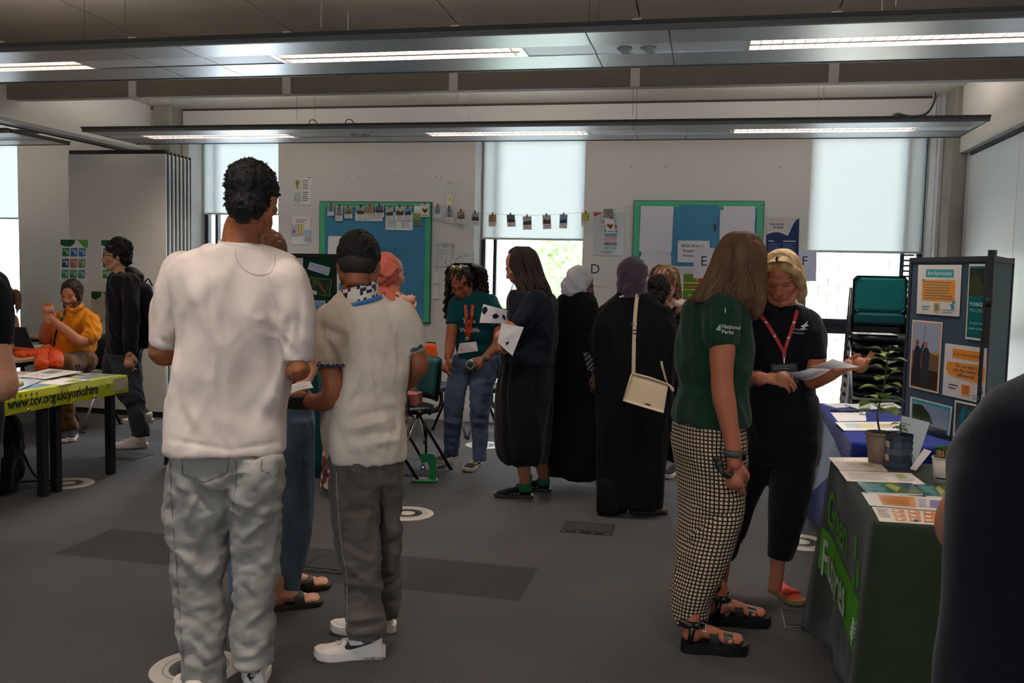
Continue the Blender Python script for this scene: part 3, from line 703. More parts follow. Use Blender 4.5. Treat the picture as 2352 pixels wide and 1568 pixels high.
def strands(rings, n, r, seed=0, curl=0., cf=30., jit=.03, m=None, name='hair', parent=None, core=None, arc=(0, 6.283), lens=(0.75, 1.), out=1.0, cols=None, ksub=5):
    """long hair: many strands running down a fused core"""
    q = random.Random(seed); R = catmull(np.array([[*a[0], a[1], a[2], a[3]] for a in rings], float), ksub); mb = MB(); N_ = len(R)
    for i in range(n):
        t = arc[0]+(arc[1]-arc[0])*(i+q.random())/n; k = out+q.uniform(-jit, jit); L_ = max(4, int(N_*q.uniform(*lens))); st = 0; P = []; ph = q.uniform(0, 6.28)
        for j in range(st, L_):
            a = R[j]; tt = t+.12*math.sin(j*.25+ph); x, y = math.cos(tt)*a[3]*k, math.sin(tt)*a[4]*k; cc, ss = math.cos(a[5]), math.sin(a[5])
            p = np.array([a[0]+x*cc-y*ss, a[1]+x*ss+y*cc, a[2]])
            if curl: w = min(1, j/6); p += curl*w*np.array([math.cos(j*cf/10+ph), math.sin(j*cf/10+ph), .3*math.sin(j*cf/10+ph*2)])
            P.append(p)
        rr = [r*(.5+.5*min(1, j/3))*(1-.75*(j/len(P))**3) for j in range(len(P))]
        mb.tube(P, rr, 5, col=(cols[q.randrange(len(cols))] if cols else None))
    return mb.build(name, m, parent)
def hand(wr, dr, nrm, side=1, s=1., curl=.5, vox=.0042, thumb=.6, spread=.06, fcurl=None):
    """five fingers; dr = wrist->fingers, nrm = out of the back of the hand"""
    b = Blob(); b.limb([(0, -.02, 0), (0, .02, 0), (0, .05, 0), (0, .082, 0)], [.026, .031, .037, .036], flat=((0, 0, 1), .42)); b.ball((side*.024, .03, -.008), (.016, .028, .013))
    for i, (x, L_) in enumerate(zip((-.031, -.0105, .0105, .030), (.060, .076, .083, .074))):
        x *= side; cu = (fcurl[i] if fcurl else curl); p = np.array([x, .082-.006*abs(i-1.7), 0.]); a = .15+cu*.55; P = [p*np.array([.85, .6, 1]), p]; sp = (i-1.5)*spread*side
        for k in (.46, .30, .24):
            p = p+L_*k*np.array([math.sin(sp)*math.cos(a), math.cos(sp)*math.cos(a), -math.sin(a)]); P.append(p); a += cu*.95
        b.limb(P, [.0095, .0098, .0088, .0078, .0068], k=3, n=8)
    P = [(side*.018, .012, -.006), (side*.040, .036, -.012), (side*(.052-.012*thumb), .062, -.020-.010*thumb), (side*(.050-.03*thumb), .086, -.024-.018*thumb)]; b.limb(P, [.013, .012, .010, .0078], k=3, n=8)
    v, f = b.skin(vox, 1); M = basis(dr, nrm); return (v*s)@M[:3, :3].T+np.asarray(wr), f
def foot(heel, yaw, s=1., L_=.25, vox=.0055, arch=0, pitch=0):
    b = Blob(); b.limb([(0, .035, .12), (0, .035, .05), (0, .045, .035)], [.036, .034, .033]); b.ball((0, .03, .03), (.03, .036, .03)); b.limb([(0, .05, .05), (0, .11, .04), (0, .165, .024)], [.034, .033, .024], flat=((0, 0, 1), .8)); b.ball((.006, .175, .018), (.044, .035, .017))
    for i, (x, y, r) in enumerate(((-.034, .232, .0125), (-.014, .236, .0095), (.002, .232, .009), (.017, .224, .0085), (.031, .214, .008))):
        b.limb([(x*.9, .18, .016), (x, y-.02, .018), (x, y, .013)], [r, r*1.05, r], k=3, n=8)
    v, f = b.skin(vox, 1); v = v*[1, L_/.25, 1]; M = rotz(yaw); return (v*s)@M[:3, :3].T+np.asarray(heel), f
def shoe(heel, yaw, L_, parent, up, sole, hs=.032, coll=.085, toeh=.055, w=.048, laces=None, lab=None, vox=.0055, flare=1.0, stripe=None, open_=False):
    """shoe with sole and laces as pieces; returns upper (v,f) for marks"""
    M = rotz(yaw)[:3, :3]; T = lambda v: np.asarray(v, float)@M.T+np.asarray(heel)
    ys = np.array([0, .02, .10, .30, .45, .65, .82, .93, .985, 1.]); hw = np.array([.45, .66, .72, .68, .72, .95, 1., .80, .45, .1])*w*flare
    yy = np.r_[np.linspace(0, 1, 26)]; ww = np.interp(yy, ys, hw); out = [(a, b) for a, b in zip(ww*1.06, yy*L_)]+[(-a, b) for a, b in zip(ww[::-1]*1.06, yy[::-1]*L_)]
    n = len(out); v = []
    for z, k in ((0, .95), (.006, 1.0), (hs*.6, 1.), (hs, .98)): v += [(a*k, L_/2+(b-L_/2)*(k*.5+.5), z+.010*max(0, b/L_-.75)**1.5*6) for a, b in out]
    f = [(i*n+j, i*n+(j+1) % n, (i+1)*n+(j+1) % n, (i+1)*n+j) for i in range(3) for j in range(n)]+[tuple(range(n-1, -1, -1)), tuple(range(3*n, 4*n))]
    root = parent
    b = Blob(); st = []
    for y, h, k in ((.05, coll, .62), (.12, coll, .72), (.3, coll*.92, .70), (.42, coll*.86, .68), (.55, (coll+toeh)/2*.92, .74), (.7, toeh, .9), (.84, toeh*.85, .9), (.93, toeh*.66, .72), (.975, toeh*.4, .45)): st.append((y*L_, h-hs*0, k*w*flare))
    V = []; m_ = 16
    P = catmull(np.array(st), 3)
    for y, h, hw_ in P:
        for j in range(m_):
            t = math.pi*j/(m_-1); V.append((hw_*math.copysign(abs(math.cos(t))**.7, math.cos(t)), y, hs*.6+(h-hs*.6)*math.sin(t)**.75))
    F = [(i*m_+j, i*m_+(j+1) % m_, (i+1)*m_+(j+1) % m_, (i+1)*m_+j) for i in range(len(P)-1) for j in range(m_)]+[tuple(range(m_-1, -1, -1)), tuple(range((len(P)-1)*m_, len(P)*m_))]
    b.add(V, F); v2, f2 = b.skin(vox, 2); v2 = T(v2); u = put('shoe', [(v2, f2)], up, root); 
    if lab: u['label'] = lab
    MB().add(T(v), f, smooth=False).build('sole', sole, u)
    if laces:
        bv = bvh((v2, f2)); lm = MB()
        for k in range(6):
            y = L_*(.40+.055*k); pts = []
            for x in np.linspace(-.022, .022, 6):
                o = T([(x, y+(x*.25 if k % 2 else -x*.25), .3)])[0]; h = bv.ray_cast(Vector(o), Vector((0, 0, -1))); 
                if h[0] is not None: pts.append(np.array(h[0])+[0, 0, .0028])
            if len(pts) > 3: lm.tube(pts, .0032, 6)
        if lm.f: lm.build('laces', laces, u)
    return u, v2, f2, T
def side_print(v2, f2, T, side, polys, name, m, parent, off=.0012):
    """polygons in (y,z) shoe coordinates pressed onto one flank"""
    bv = bvh((v2, f2)); mb = MB(); d = Vector(T([(side*-1, 0, 0)])[0]-T([(0, 0, 0)])[0]).normalized()
    for pts, col in polys:
        q = []
        for y, z in pts:
            for dz in (0, .004, .008, .012, .018, .025):
                h = bv.ray_cast(Vector(T([(side*.2, y, z-dz)])[0]), d)
                if h[0] is not None: break
            if h[0] is None: q = None; break
            q.append(np.array(h[0]-d*off))
        if q: mb.add(q, [tuple(range(len(q)))], col)
    if mb.f: return mb.build(name, m, parent)
def cloth(name, c=None, **k):
    if name in _mats: return _mats[name]
    a = dict(rough=.9, spec=.12, var=.07, vscale=14, bump=.22, bscale=420, sheen=.12); a.update(k); return mat(name, c, **a)
def garment(name, b, vox, m, parent, sm=3, fo=(), cr=(), seed=0, cols=None, uv=None, label=None):
    v, f = b.skin(vox, sm)
    if fo: v = folds(v, f, fo, seed)
    if cr: v = creases(v, f, cr)
    o = put(name, [(v, f, cols(v))] if cols else [(v, f)], m, parent, uvw=uv(v) if uv else None)
    if label: o['label'] = label
    return v, f, o
# ================================================================== PEOPLE
def person(px, py, label, z=0):
    p = WZ(px, py, z); return empty('person', (p[0], p[1], 0), label, 'person', None)
def Wp(*L): return [W(*q) for q in L]
SK1, SK2, SKF = C(150, 90, 56), C(152, 92, 62), C(198, 138, 110)
DARKHAIR = hairmat('black_hair', C(20, 17, 16), None); 
# ---------- tall man, back view
R1 = person(560, 1600, 'tall young man in white t-shirt and light grey jeans, seen from behind')
Y1 = 2.78
TS = [(562, 505, 616, Y1, .9), (572, 462, 645, Y1, .62), (592, 418, 680, Y1, .50), (640, 398, 700, Y1, .52), (700, 408, 694, Y1, .56), (780, 416, 676, Y1, .56), (860, 402, 667, Y1, .54), (940, 388, 654, Y1, .56), (1000, 381, 653, Y1, .58), (1026, 379, 653, Y1, .6), (1036, 381, 652, Y1, .6)]
A1 = away(560); tr = rings_px(TS, .6, A1)
b = Blob().stack(tr, ex=2.5)
S1a, S1b = Wp((424, 628, Y1), (392, 700, Y1), (372, 795, Y1)), Wp((660, 645, Y1), (680, 725, Y1), (685, 832, Y1)); b.limb(S1a, [.076, .072, .056], round_=False).ball(S1a[0], .076); b.limb(S1b, [.070, .062, .046], round_=False).ball(S1b[0], .07)
CR1 = [(424, 735, 400, 830, -.010, 9), (664, 735, 657, 795, -.006, 8), (430, 700, 520, 620, .006, 22), (540, 640, 560, 760, -.006, 20), (620, 700, 640, 900, -.008, 16), (645, 860, 600, 960, .008, 14), (600, 940, 655, 985, -.007, 14), (620, 900, 655, 940, .007, 10), (400, 880, 430, 990, -.008, 16), (430, 930, 470, 1000, .006, 14), (470, 700, 480, 900, .005, 26), (560, 780, 575, 960, -.004, 26), (500, 960, 590, 1000, .004, 20), (384, 760, 396, 690, -.005, 12), (690, 700, 686, 790, -.006, 9), (360, 775, 408, 798, -.004, 5), (658, 832, 712, 830, -.003, 5), (382, 1008, 530, 1034, -.0035, 5), (530, 1034, 652, 1012, -.0035, 5)]
WHT = cloth('white_jersey', C(216, 200, 190), bscale=300)
tv, tf, to = garment('t_shirt', b, .0085, WHT, R1, 3, [(.0045, (7, 7, 2.6), .15), (.0018, (16, 16, 8), 0)], CR1, 1)
bv1 = bvh((tv, tf))
ribbon(bv1, [(500, 556), (520, 561), (560, 568), (600, 571), (622, 576)], 9, .0016, 'neck_rib', cloth('white_rib', C(222, 208, 196)), to, Y1-.1)
ribbon(bv1, [(540, 573), (546, 600), (566, 622), (592, 632), (618, 628), (630, 612), (633, 584)], 2.2, .0012, 'yoke_seam', mat('jersey_seam', C(176, 160, 150), rough=.9), to, Y1-.1)  # seam line a tone darker than the jersey
# trousers
L1 = [(1046, 388, 545, Y1, .8), (1090, 380, 546, Y1, .95), (1145, 381, 541, Y1, .95), (1217, 386, 524, Y1, .9), (1290, 395, 518, Y1, .9), (1344, 400, 508, Y1-.01, .9), (1400, 407, 512, Y1-.02, .9), (1453, 412, 514, Y1-.03, .9), (1510, 419, 513, Y1-.03, .9), (1560, 424, 518, Y1-.03, .95), (1590, 430, 516, Y1-.03, 1)]
L2 = [(1046, 534, 646, Y1, .8), (1090, 534, 649, Y1, 1), (1145, 532, 644, Y1, 1), (1203, 532, 641, Y1+.02, .95), (1290, 538, 639, Y1+.03, .95), (1362, 540, 633, Y1+.03, .95), (1435, 534, 629, Y1+.02, .95), (1490, 533, 628, Y1+.01, .98), (1524, 540, 627, Y1, 1)]
b = Blob().stack(rings_px(L1), ex=2.1).stack(rings_px(L2), ex=2.1).stack(rings_px([(1012, 402, 632, Y1, .46), (1040, 396, 640, Y1, .5), (1110, 400, 636, Y1, .56)], .6, A1))
CJ = [(438, 1100, 500, 1180, -.012, 11), (400, 1090, 440, 1150, .008, 12), (452, 1140, 430, 1190, .009, 7), (400, 1260, 470, 1320, .013, 14), (460, 1250, 478, 1300, -.014, 13), (500, 1295, 470, 1325, .012, 10), (478, 1230, 520, 1215, -.008, 9), (520, 1120, 560, 1080, -.009, 12), (560, 1210, 610, 1150, -.011, 12), (560, 1235, 610, 1190, .009, 8), (555, 1280, 600, 1300, -.009, 10), (550, 1340, 575, 1370, -.010, 9), (560, 1300, 625, 1290, .006, 8), (430, 1400, 500, 1380, .007, 10), (420, 1450, 480, 1500, -.009, 12), (440, 1470, 505, 1545, .009, 8), (470, 1440, 500, 1470, -.008, 9), (560, 1440, 600, 1400, .008, 9), (545, 1480, 600, 1500, -.011, 13), (590, 1490, 628, 1460, .009, 8), (540, 1508, 600, 1500, .010, 7), (426, 1520, 470, 1540, .010, 8), (470, 1530, 512, 1515, -.010, 8), (384, 1180, 400, 1300, .005, 10), (620, 1120, 600, 1200, .005, 14)]
DEN = cloth('washed_denim', C(148, 144, 138), var=.34, vscale=6, detail=6, bump=.35, bscale=500)
jv, jf, jo = garment('jeans', b, .009, DEN, R1, 2, [(.0045, (6, 6, 9), .5), (.003, (14, 14, 16), -.6), (.0015, (30, 30, 34), .3)], CJ, 2)
bvj = bvh((jv, jf)); ST = mat('denim_seam', C(92, 94, 96), rough=.9)
for k, P in enumerate(([(418, 1050), (419, 1088), (468, 1108), (521, 1086), (526, 1052)], [(602, 1054), (600, 1080), (634, 1092), (646, 1080)])):
    ribbon(bvj, [p for q in zip(P[:-1], P[1:]) for p in (q[0], ((q[0][0]+q[1][0])/2, (q[0][1]+q[1][1])/2))]+[P[-1]], 3.0, .0012, 'pocket_seam', ST, jo, Y1-.1, k=1)
ribbon(bvj, [(541, 1056), (543, 1090), (540, 1130), (534, 1180)], 2.4, .001, 'seat_seam', ST, jo, Y1-.1)
ribbon(bvj, [(392, 1060), (394, 1150), (404, 1280), (412, 1400), (424, 1540)], 2.2, .001, 'side_seam', ST, jo, Y1-.1)
# body
hc = W(581, 456, Y1-.02)
H1 = A1-R_(26); hp = head(hc, H1, .16, .03, 1.0, .006, tone=SK1)
body = Blob().stack(shrink(tr[1:], .80)).stack(shrink(rings_px(L1), .72)).stack(shrink(rings_px(L2), .72)).skin(.016, 2)
arms = Blob().limb([hc+[0, 0, -.06]]+Wp((560, 520, Y1), (556, 552, Y1), (556, 600, Y1+.01)), [.058, .064, .068, .09]).limb(S1a+Wp((378, 812, Y1+.02), (440, 806, Y1+.25), (500, 800, Y1+.33)), [.05, .048, .044, .045, .038, .030]).limb(S1b+Wp((686, 850, Y1+.02), (640, 850, Y1+.24), (610, 850, Y1+.32)), [.042, .038, .033, .038, .034, .028]).skin(.008, 3)
h1 = hand(W(500, 800, Y1+.33), (.8, .5, -.1), (0, .2, 1), -1, 1.05); h2 = hand(W(610, 850, Y1+.32), (-.4, .9, -.1), (0, .2, 1), 1, 1.05)
put('body', [(*body, SK1), (*arms, SK1), hp, (*h1, SK1), (*h2, SK1)], SKIN, R1)
hv, hf = hair_cap(hc, H1, .16, .03, 1.0, .0065, .99, .012, .0025, 3, .0)
ho = put('hair', [(hv, hf)], mat('short_black_hair', C(17, 14, 13), rough=.55, bump=1., bscale=260, var=.3, vscale=60, spec=.3), R1)
q = random.Random(5); mb = MB(); nn = vnormals(hv, hf)
for i in q.sample(range(len(hv)), 900):
    if nn[i][2] > -.2: mb.tube([hv[i]-nn[i]*.003, hv[i]+nn[i]*.004+np.array([0, 0, -.002]), hv[i]+nn[i]*.006+np.array([q.gauss(0, .003), q.gauss(0, .003), -.005])], [.0022, .0018, .0006], 4)
mb.build('hair_tufts', bpy.data.materials['short_black_hair'], ho)['kind'] = 'stuff'
# trainers
SHW = mat('white_leather', C(226, 216, 208), rough=.45, spec=.4, var=.03, vscale=30); SHS = mat('white_rubber', C(224, 212, 204), rough=.6); SHB = mat('black_trainer_trim', C(16, 15, 17), rough=.6)
p = WZ(583, 1612, 0); u, v2, f2, T = shoe((p[0], p[1], 0), A1+R_(-3), .30, R1, SHW, SHS, laces=SHW, coll=.118, w=.052)
bvs = bvh((v2, f2)); decal_px(bvs, [([(562, 1541), (572, 1539), (585, 1538), (598, 1539), (610, 1542), (604, 1552), (597, 1562), (587, 1570), (576, 1564), (567, 1553)], (.008, .008, .009))], 'heel_tab', SHB, u, .005)
text_px(bvs, 'NIKE', 577, 1549, 5.5, (.75, .74, .7), 'lettering', PRINT, u, sx=.9, off=.008, shear=-.3, bold=True); text_px(bvs, 'A I R', 577, 1561, 4, (.75, .74, .7), 'lettering', PRINT, u, sx=1.1, off=.008)
decal_px(bvs, [([(575, 1547), (576, 1553), (582, 1554), (596, 1546), (582, 1551), (578, 1551)], (.75, .74, .7))], 'mark', PRINT, u, .008)
p = WZ(455, 1650, 0); shoe((p[0], p[1], 0), A1+R_(10), .30, R1, SHW, SHS, laces=SHW, coll=.10, w=.052)
# ---------- shorter man: beige polo, dark grey jeans
R2 = person(815, 1500, 'shorter man in beige polo shirt with patterned collar and blue lanyard'); Y2 = 3.28
TS = [(668, 782, 862, Y2, .85), (684, 770, 880, Y2, .62), (702, 752, 915, Y2, .5), (735, 740, 940, Y2, .52), (790, 758, 944, Y2, .56), (850, 786, 940, Y2, .6), (900, 780, 930, Y2, .62), (960, 764, 925, Y2, .66), (1010, 757, 932, Y2, .68), (1048, 756, 931, Y2, .66), (1058, 758, 928, Y2, .66)]
A2 = away(820)+R_(16); tr = rings_px(TS, .6, A2); b = Blob().stack(tr, ex=2.4)
S2a, S2b = Wp((766, 736, Y2-.03), (757, 790, Y2-.06), (760, 842, Y2-.07)), Wp((922, 724, Y2+.04), (944, 765, Y2+.06), (955, 803, Y2+.08)); b.limb(S2a, [.068, .062, .052], round_=False).ball(S2a[0], .068); b.limb(S2b, [.062, .056, .044], round_=False).ball(S2b[0], .06)
b.stack(rings_px([(930, 744, 800, Y2+.05, 1), (1000, 741, 800, Y2+.05, 1), (1052, 750, 800, Y2+.04, 1)]))
CR2 = [(794, 770, 790, 860, -.012, 7), (745, 750, 785, 775, -.006, 6), (745, 765, 780, 800, .006, 6), (800, 960, 900, 940, -.008, 8), (800, 985, 890, 965, .009, 8), (810, 1005, 910, 990, -.009, 8), (840, 1015, 925, 1010, .009, 8), (870, 960, 905, 1010, .009, 8), (850, 900, 890, 1000, -.007, 10), (890, 850, 905, 960, .005, 14), (830, 740, 835, 900, -.004, 16), (800, 930, 830, 900, -.007, 10), (790, 1035, 880, 1020, .005, 10), (770, 980, 800, 1040, -.005, 9), (738, 832, 792, 838, -.003, 4), (760, 1066, 840, 1068, -.002, 4), (900, 950, 925, 1000, -.006, 7)]
BEI = cloth('beige_pique', C(214, 200, 184), bscale=500)
tv, tf, to = garment('polo_shirt', b, .008, BEI, R2, 3, [(.004, (9, 9, 3), .3), (.0018, (20, 20, 12), 0)], CR2, 4); bv2 = bvh((tv, tf))
# patterned collar stand
DKP, CRM = C(52, 58, 78), C(228, 220, 208)
nk = W(822, 676, Y2); mb = MB(); n = 40
for i in range(n):
    for j in range(5):
        t0, t1 = 2*math.pi*i/n, 2*math.pi*(i+1)/n; z0, z1 = -.03+j*.013, -.03+(j+1)*.013
        col = CRM if (i*7+j*5+(i//2)*j) % 5 < 3 else DKP
        def P(t, z): r = 1-.10*(z+.04)/.09; return nk+np.array([.083*r*math.cos(t), .080*r*math.sin(t), z+.024*math.cos(t-away(820))])
        mb.add([P(t0, z0), P(t1, z0), P(t1, z1), P(t0, z1)], [(0, 1, 2, 3)], col)
mb.build('collar', CLOTHP, to)
v = []; f = []
for i in range(41):
    t = 2*math.pi*i/40; zz = -.036+.026*math.cos(t-away(820)); k_ = 1.0 if math.sin(t) < .3 else .97
    for r_a, dz in ((.097, -.004), (.094, .012), (.091, .012), (.094, -.004)): v.append(nk+np.array([r_a*math.cos(t), (r_a-.004)*math.sin(t), zz+dz]))
f = [(i*4+j, i*4+(j+1) % 4, i*4+4+(j+1) % 4, i*4+4+j) for i in range(40) for j in range(4)]
MB().add(v, f, smooth=True).build('lanyard', mat('lanyard_blue', C(42, 118, 178), rough=.6), R2)
for P in ([(729, 834), (740, 837), (760, 839), (780, 838), (791, 836)], [(942, 804), (956, 799), (969, 791)]):
    o = ribbon(bv2, P, 13, .002, 'cuff_band', mat('cuff_pattern', attr=True, rough=.85), to, Y2-.08, k=4, col=DKP)
    o = decal_px(bv2, [([(x+a, y+c) for a, c in ((-2, -5), (2.2, -5), (2.2, -1), (-2, -1))], CRM) for x, y in P for _ in (0,)]+[([(x+a+5, y+c) for a, c in ((-2, 1), (2.2, 1), (2.2, 4), (-2, 4))], CRM) for x, y in P], 'cuff_motif', CLOTHP, to, .005)
L1 = [(1040, 758, 872, Y2-.02, 1), (1100, 758, 871, Y2-.03, 1), (1181, 762, 868, Y2-.05, .95), (1254, 771, 872, Y2-.07, .9), (1308, 788, 876, Y2-.08, .9), (1360, 792, 878, Y2-.08, .9), (1410, 792, 881, Y2-.09, .95), (1445, 797, 884, Y2-.09, 1), (1462, 806, 882, Y2-.09, 1)]
L2 = [(1030, 840, 928, Y2+.06, 1), (1090, 848, 924, Y2+.07, 1), (1163, 856, 923, Y2+.09, .95), (1254, 860, 921, Y2+.1, .9), (1344, 866, 919, Y2+.1, .9), (1391, 874, 916, Y2+.1, .95), (1416, 880, 910, Y2+.1, 1)]
b = Blob().stack(rings_px(L1), ex=2.1).stack(rings_px(L2), ex=2.1).stack(rings_px([(1030, 778, 912, Y2, .55), (1062, 768, 920, Y2, .56), (1110, 775, 915, Y2, .6)], .6, A2))
CJ = [(800, 1110, 850, 1130, -.009, 9), (780, 1090, 820, 1180, .006, 9), (785, 1190, 865, 1185, .009, 7), (800, 1175, 868, 1165, -.008, 7), (790, 1240, 845, 1275, -.010, 9), (850, 1290, 810, 1270, .010, 7), (800, 1300, 850, 1340, .007, 9), (810, 1440, 880, 1430, -.010, 6), (800, 1425, 878, 1415, .009, 6), (815, 1458, 882, 1450, .009, 5), (880, 1180, 918, 1250, .008, 8), (885, 1150, 915, 1180, -.007, 8), (870, 1260, 915, 1235, -.007, 7), (880, 1345, 915, 1340, -.007, 6), (885, 1382, 914, 1378, -.008, 5), (845, 1370, 870, 1400, -.007, 7)]
jv, jf, jo = garment('jeans', b, .008, cloth('charcoal_denim', C(92, 84, 78), var=.25, vscale=11, bump=.35, bscale=500), R2, 2, [(.0045, (8, 8, 12), .5), (.0028, (18, 18, 20), -.6)], CJ, 5); bvj = bvh((jv, jf))
ribbon(bvj, [(798, 1083), (802, 1110), (838, 1123), (866, 1116)], 2.4, .0012, 'pocket_seam', mat('charcoal_seam', C(52, 47, 44)), jo, Y2-.1)
ribbon(bvj, [(772, 1085), (776, 1160), (784, 1250), (796, 1330), (797, 1440)], 2.4, .0012, 'side_seam', mat('pale_seam', C(120, 122, 124)), jo, Y2-.1)
hc = W(824, 608, Y2-.01); A = away(820)-R_(8)
hp = head(hc, A, .22, 0, 1.0, .006, tone=SK2, beard=C(48, 38, 34))
core = Blob().stack(shrink(tr[1:], .8)).stack(shrink(rings_px(L1), .72)).stack(shrink(rings_px(L2), .72)).skin(.016, 2)
arms = Blob().limb([hc+[0, 0, -.05]]+Wp((819, 655, Y2), (820, 675, Y2), (822, 710, Y2)), [.054, .058, .060, .08]).limb(S2a+Wp((766, 900, Y2-.07), (742, 922, Y2-.02), (712, 922, Y2+.05)), [.045, .045, .043, .044, .040, .031]).limb(S2b+Wp((963, 842, Y2+.1), (930, 880, Y2+.28), (890, 890, Y2+.4)), [.042, .042, .036, .040, .036, .03]).skin(.007, 3)
h1 = hand(W(708, 921, Y2+.055), (-.9, .55, .1), (-.2, -.5, .8), 1, .98, curl=.75, thumb=.9); h2 = hand(W(888, 890, Y2+.41), (-.8, .6, 0), (0, 0, 1), -1, 1.0)
put('body', [(*core, SK2), (*arms, SK2), hp, (*h1, SK2), (*h2, SK2)], SKIN, R2)
hv, hf = hair_cap(hc+[0, 0, .0], A, .22, 0, .985, .006, 1.0, -.03, .003, 6, .004); put('hair', [(hv, hf)], bpy.data.materials['short_black_hair'], R2)
b = Blob().ball((0, -.03, .0), (.0745, .082, .055)); fv, ff = b.skin(.007, 1); M_ = euler(A, .22); put('hair_fade', [(fv@M_[:3, :3].T+hc, ff)], mat('clipped_hair', C(44, 33, 28), rough=.8, var=.3, vscale=90), R2)
p = WZ(886, 1505, 0); u, v2, f2, T = shoe((p[0], p[1], 0), A2+R_(72), .275, R2, SHW, SHS, laces=mat('cream_laces', C(205, 192, 172)), coll=.10, w=.05, hs=.034)
sw = [(.03, .074), (.07, .060), (.105, .050), (.135, .043), (.152, .045), (.158, .054), (.150, .066), (.141, .070), (.140, .064), (.132, .058), (.105, .058), (.07, .066)]
side_print(v2, f2, T, -1 if False else 1, [(sw, (.006, .006, .007))], 'mark', SHB, u); side_print(v2, f2, T, -1, [(sw, (.006, .006, .007))], 'mark', SHB, u)
o_ = T([(-.047, .06, .017), (.047, .06, .017)])
for sd in (-1, 1):
    mbx = MB()
    for a0, a1 in ((.005, .035), (.062, .085)): mbx.add(T([(sd*.0515, a, z) for a, z in ((a0, .012), (a1, .012), (a1, .0145), (a0, .0145))]), [(0, 1, 2, 3)])
    g, gf = glyphs('AIR', True); mbx.add(T([(sd*.0518, (.060-x*.0135) if sd < 0 else (.040+x*.0135), .009+y*.012) for x, y in g]), gf); mbx.build('lettering', SHB, u)
b2 = ribbon(bvh((v2, f2)), [(889, 1452), (890, 1470), (891, 1490)], 5, .002, 'heel_strip', SHB, u, Y2-.1)
p = WZ(911, 1447, 0); shoe((p[0], p[1], 0), A2+R_(70), .275, R2, SHW, SHS, laces=SHW, coll=.10, w=.05, hs=.034)
# papers held between the two men
s = Sheet(W(655, 888, 3.25), W(712, 875, 3.42), W(720, 890, 3.40), W(660, 905, 3.2), base=(.85, .82, .80), bend=.006); s.lines(.15, .2, .8, 5, .14, (.6, .58, .57)); s.build('leaflet', 'white leaflet in the shorter man\'s hand, beside the tall man\'s elbow', 'leaflet')
o = MB().box((0, 0, 0), (.13, .02, .06), bev=.004, m=basis((1, .3, 0))); mt = np.eye(4); mt[:3, 3] = W(655, 938, 3.32)
tag(MB().box((0, -.01, 0), (.105, .012, .05), m=mt, bev=.003).build('pouch', BLACKF), 'small black pouch held under the leaflet between the two men', 'pouch')
# ---------- woman behind the tall man: brown hair in a bun, wide blue jeans, flip-flops
R3 = person(650, 1395, 'woman in wide blue jeans and sandals, mostly hidden behind the tall man'); Y3 = 3.62
hc = W(612, 597, Y3)
jt = rings_px([(900, 560, 712, Y3, .7), (950, 552, 719, Y3, .7), (1010, 548, 720, Y3, .7)], .7, away(640))
LA = [(960, 620, 719, Y3, 1), (1050, 632, 719, Y3, 1), (1150, 640, 718, Y3, 1), (1230, 640, 710, Y3, .95), (1300, 640, 697, Y3, .9), (1362, 642, 684, Y3, .9)]
LB = [(960, 545, 640, Y3, 1), (1080, 538, 625, Y3, 1), (1200, 530, 610, Y3, 1), (1290, 525, 600, Y3, 1), (1360, 524, 590, Y3, 1), (1400, 528, 585, Y3, 1)]
b = Blob().stack(jt).stack(rings_px(LA), ex=2.1).stack(rings_px(LB), ex=2.1)
garment('wide_jeans', b, .01, cloth('indigo_denim', C(84, 104, 124), var=.2, vscale=9, bump=.35, bscale=500), R3, 2, [(.005, (10, 10, 2), .1), (.002, (20, 20, 14), .3)], [(700, 980, 690, 1200, -.008, 6), (670, 960, 672, 1180, .008, 7), (655, 960, 650, 1200, -.008, 6), (710, 1000, 706, 1200, .005, 5)], 9)
tr = rings_px([(655, 585, 640, Y3, .8), (690, 548, 680, Y3, .55), (760, 545, 690, Y3, .62), (840, 556, 690, Y3, .62), (920, 556, 706, Y3, .66)], .6, away(640))
b = Blob().stack(tr); SL = Wp((676, 705, Y3), (700, 735, Y3), (712, 768, Y3)); b.limb(SL, [.05, .05, .046], round_=False).ball(SL[0], .05)
garment('blouse', b, .01, cloth('plum_blouse', C(92, 60, 90)), R3, 2, [(.004, (10, 10, 4), .2)])
arm = SL+Wp((714, 830, Y3-.01), (705, 858, Y3-.06), (690, 895, Y3-.22))
f1, f2 = WZ(644, 1362, 0), WZ(618, 1402, 0); YA = away(650)-R_(78)
put('body', [(*Blob().stack(shrink(tr, .8)).stack(shrink(jt, .75)).stack(shrink(rings_px(LA), .6)).stack(shrink(rings_px(LB), .6)).skin(.016, 1), SKF), (*Blob().limb([hc+[0, 0, -.05]]+Wp((612, 655, Y3), (612, 690, Y3)), [.05, .05, .07]).limb(arm, [.04, .04, .038, .04, .036, .028]).skin(.008, 2), SKF), head(hc, away(640)-R_(15), .35, 0, .97, .008, SKF), (*hand(arm[-1], (-.5, -.7, -.2), (0, 0, 1), 1, .92, .7), SKF), (*foot((f1[0], f1[1], .012), YA, 1, .235), SKF), (*foot((f2[0], f2[1], .012), YA, 1, .235), SKF)], SKIN, R3)
hv, hf = hair_cap(hc, away(640)-R_(15), .35, 0, 1., .008, 1.04, .03, .004, 4); BRN = hairmat('brown_hair', C(112, 70, 42), None)
ho = put('hair', [(hv, hf)], BRN, R3)
b = Blob(); bc = W(616, 545, Y3-.02); b.ball(bc, (.036, .034, .036)); v, f = b.skin(.006, 1); v = folds(v, f, [(.008, (60, 60, 60), 0)], 3); put('hair_bun', [(v, f)], BRN, ho)
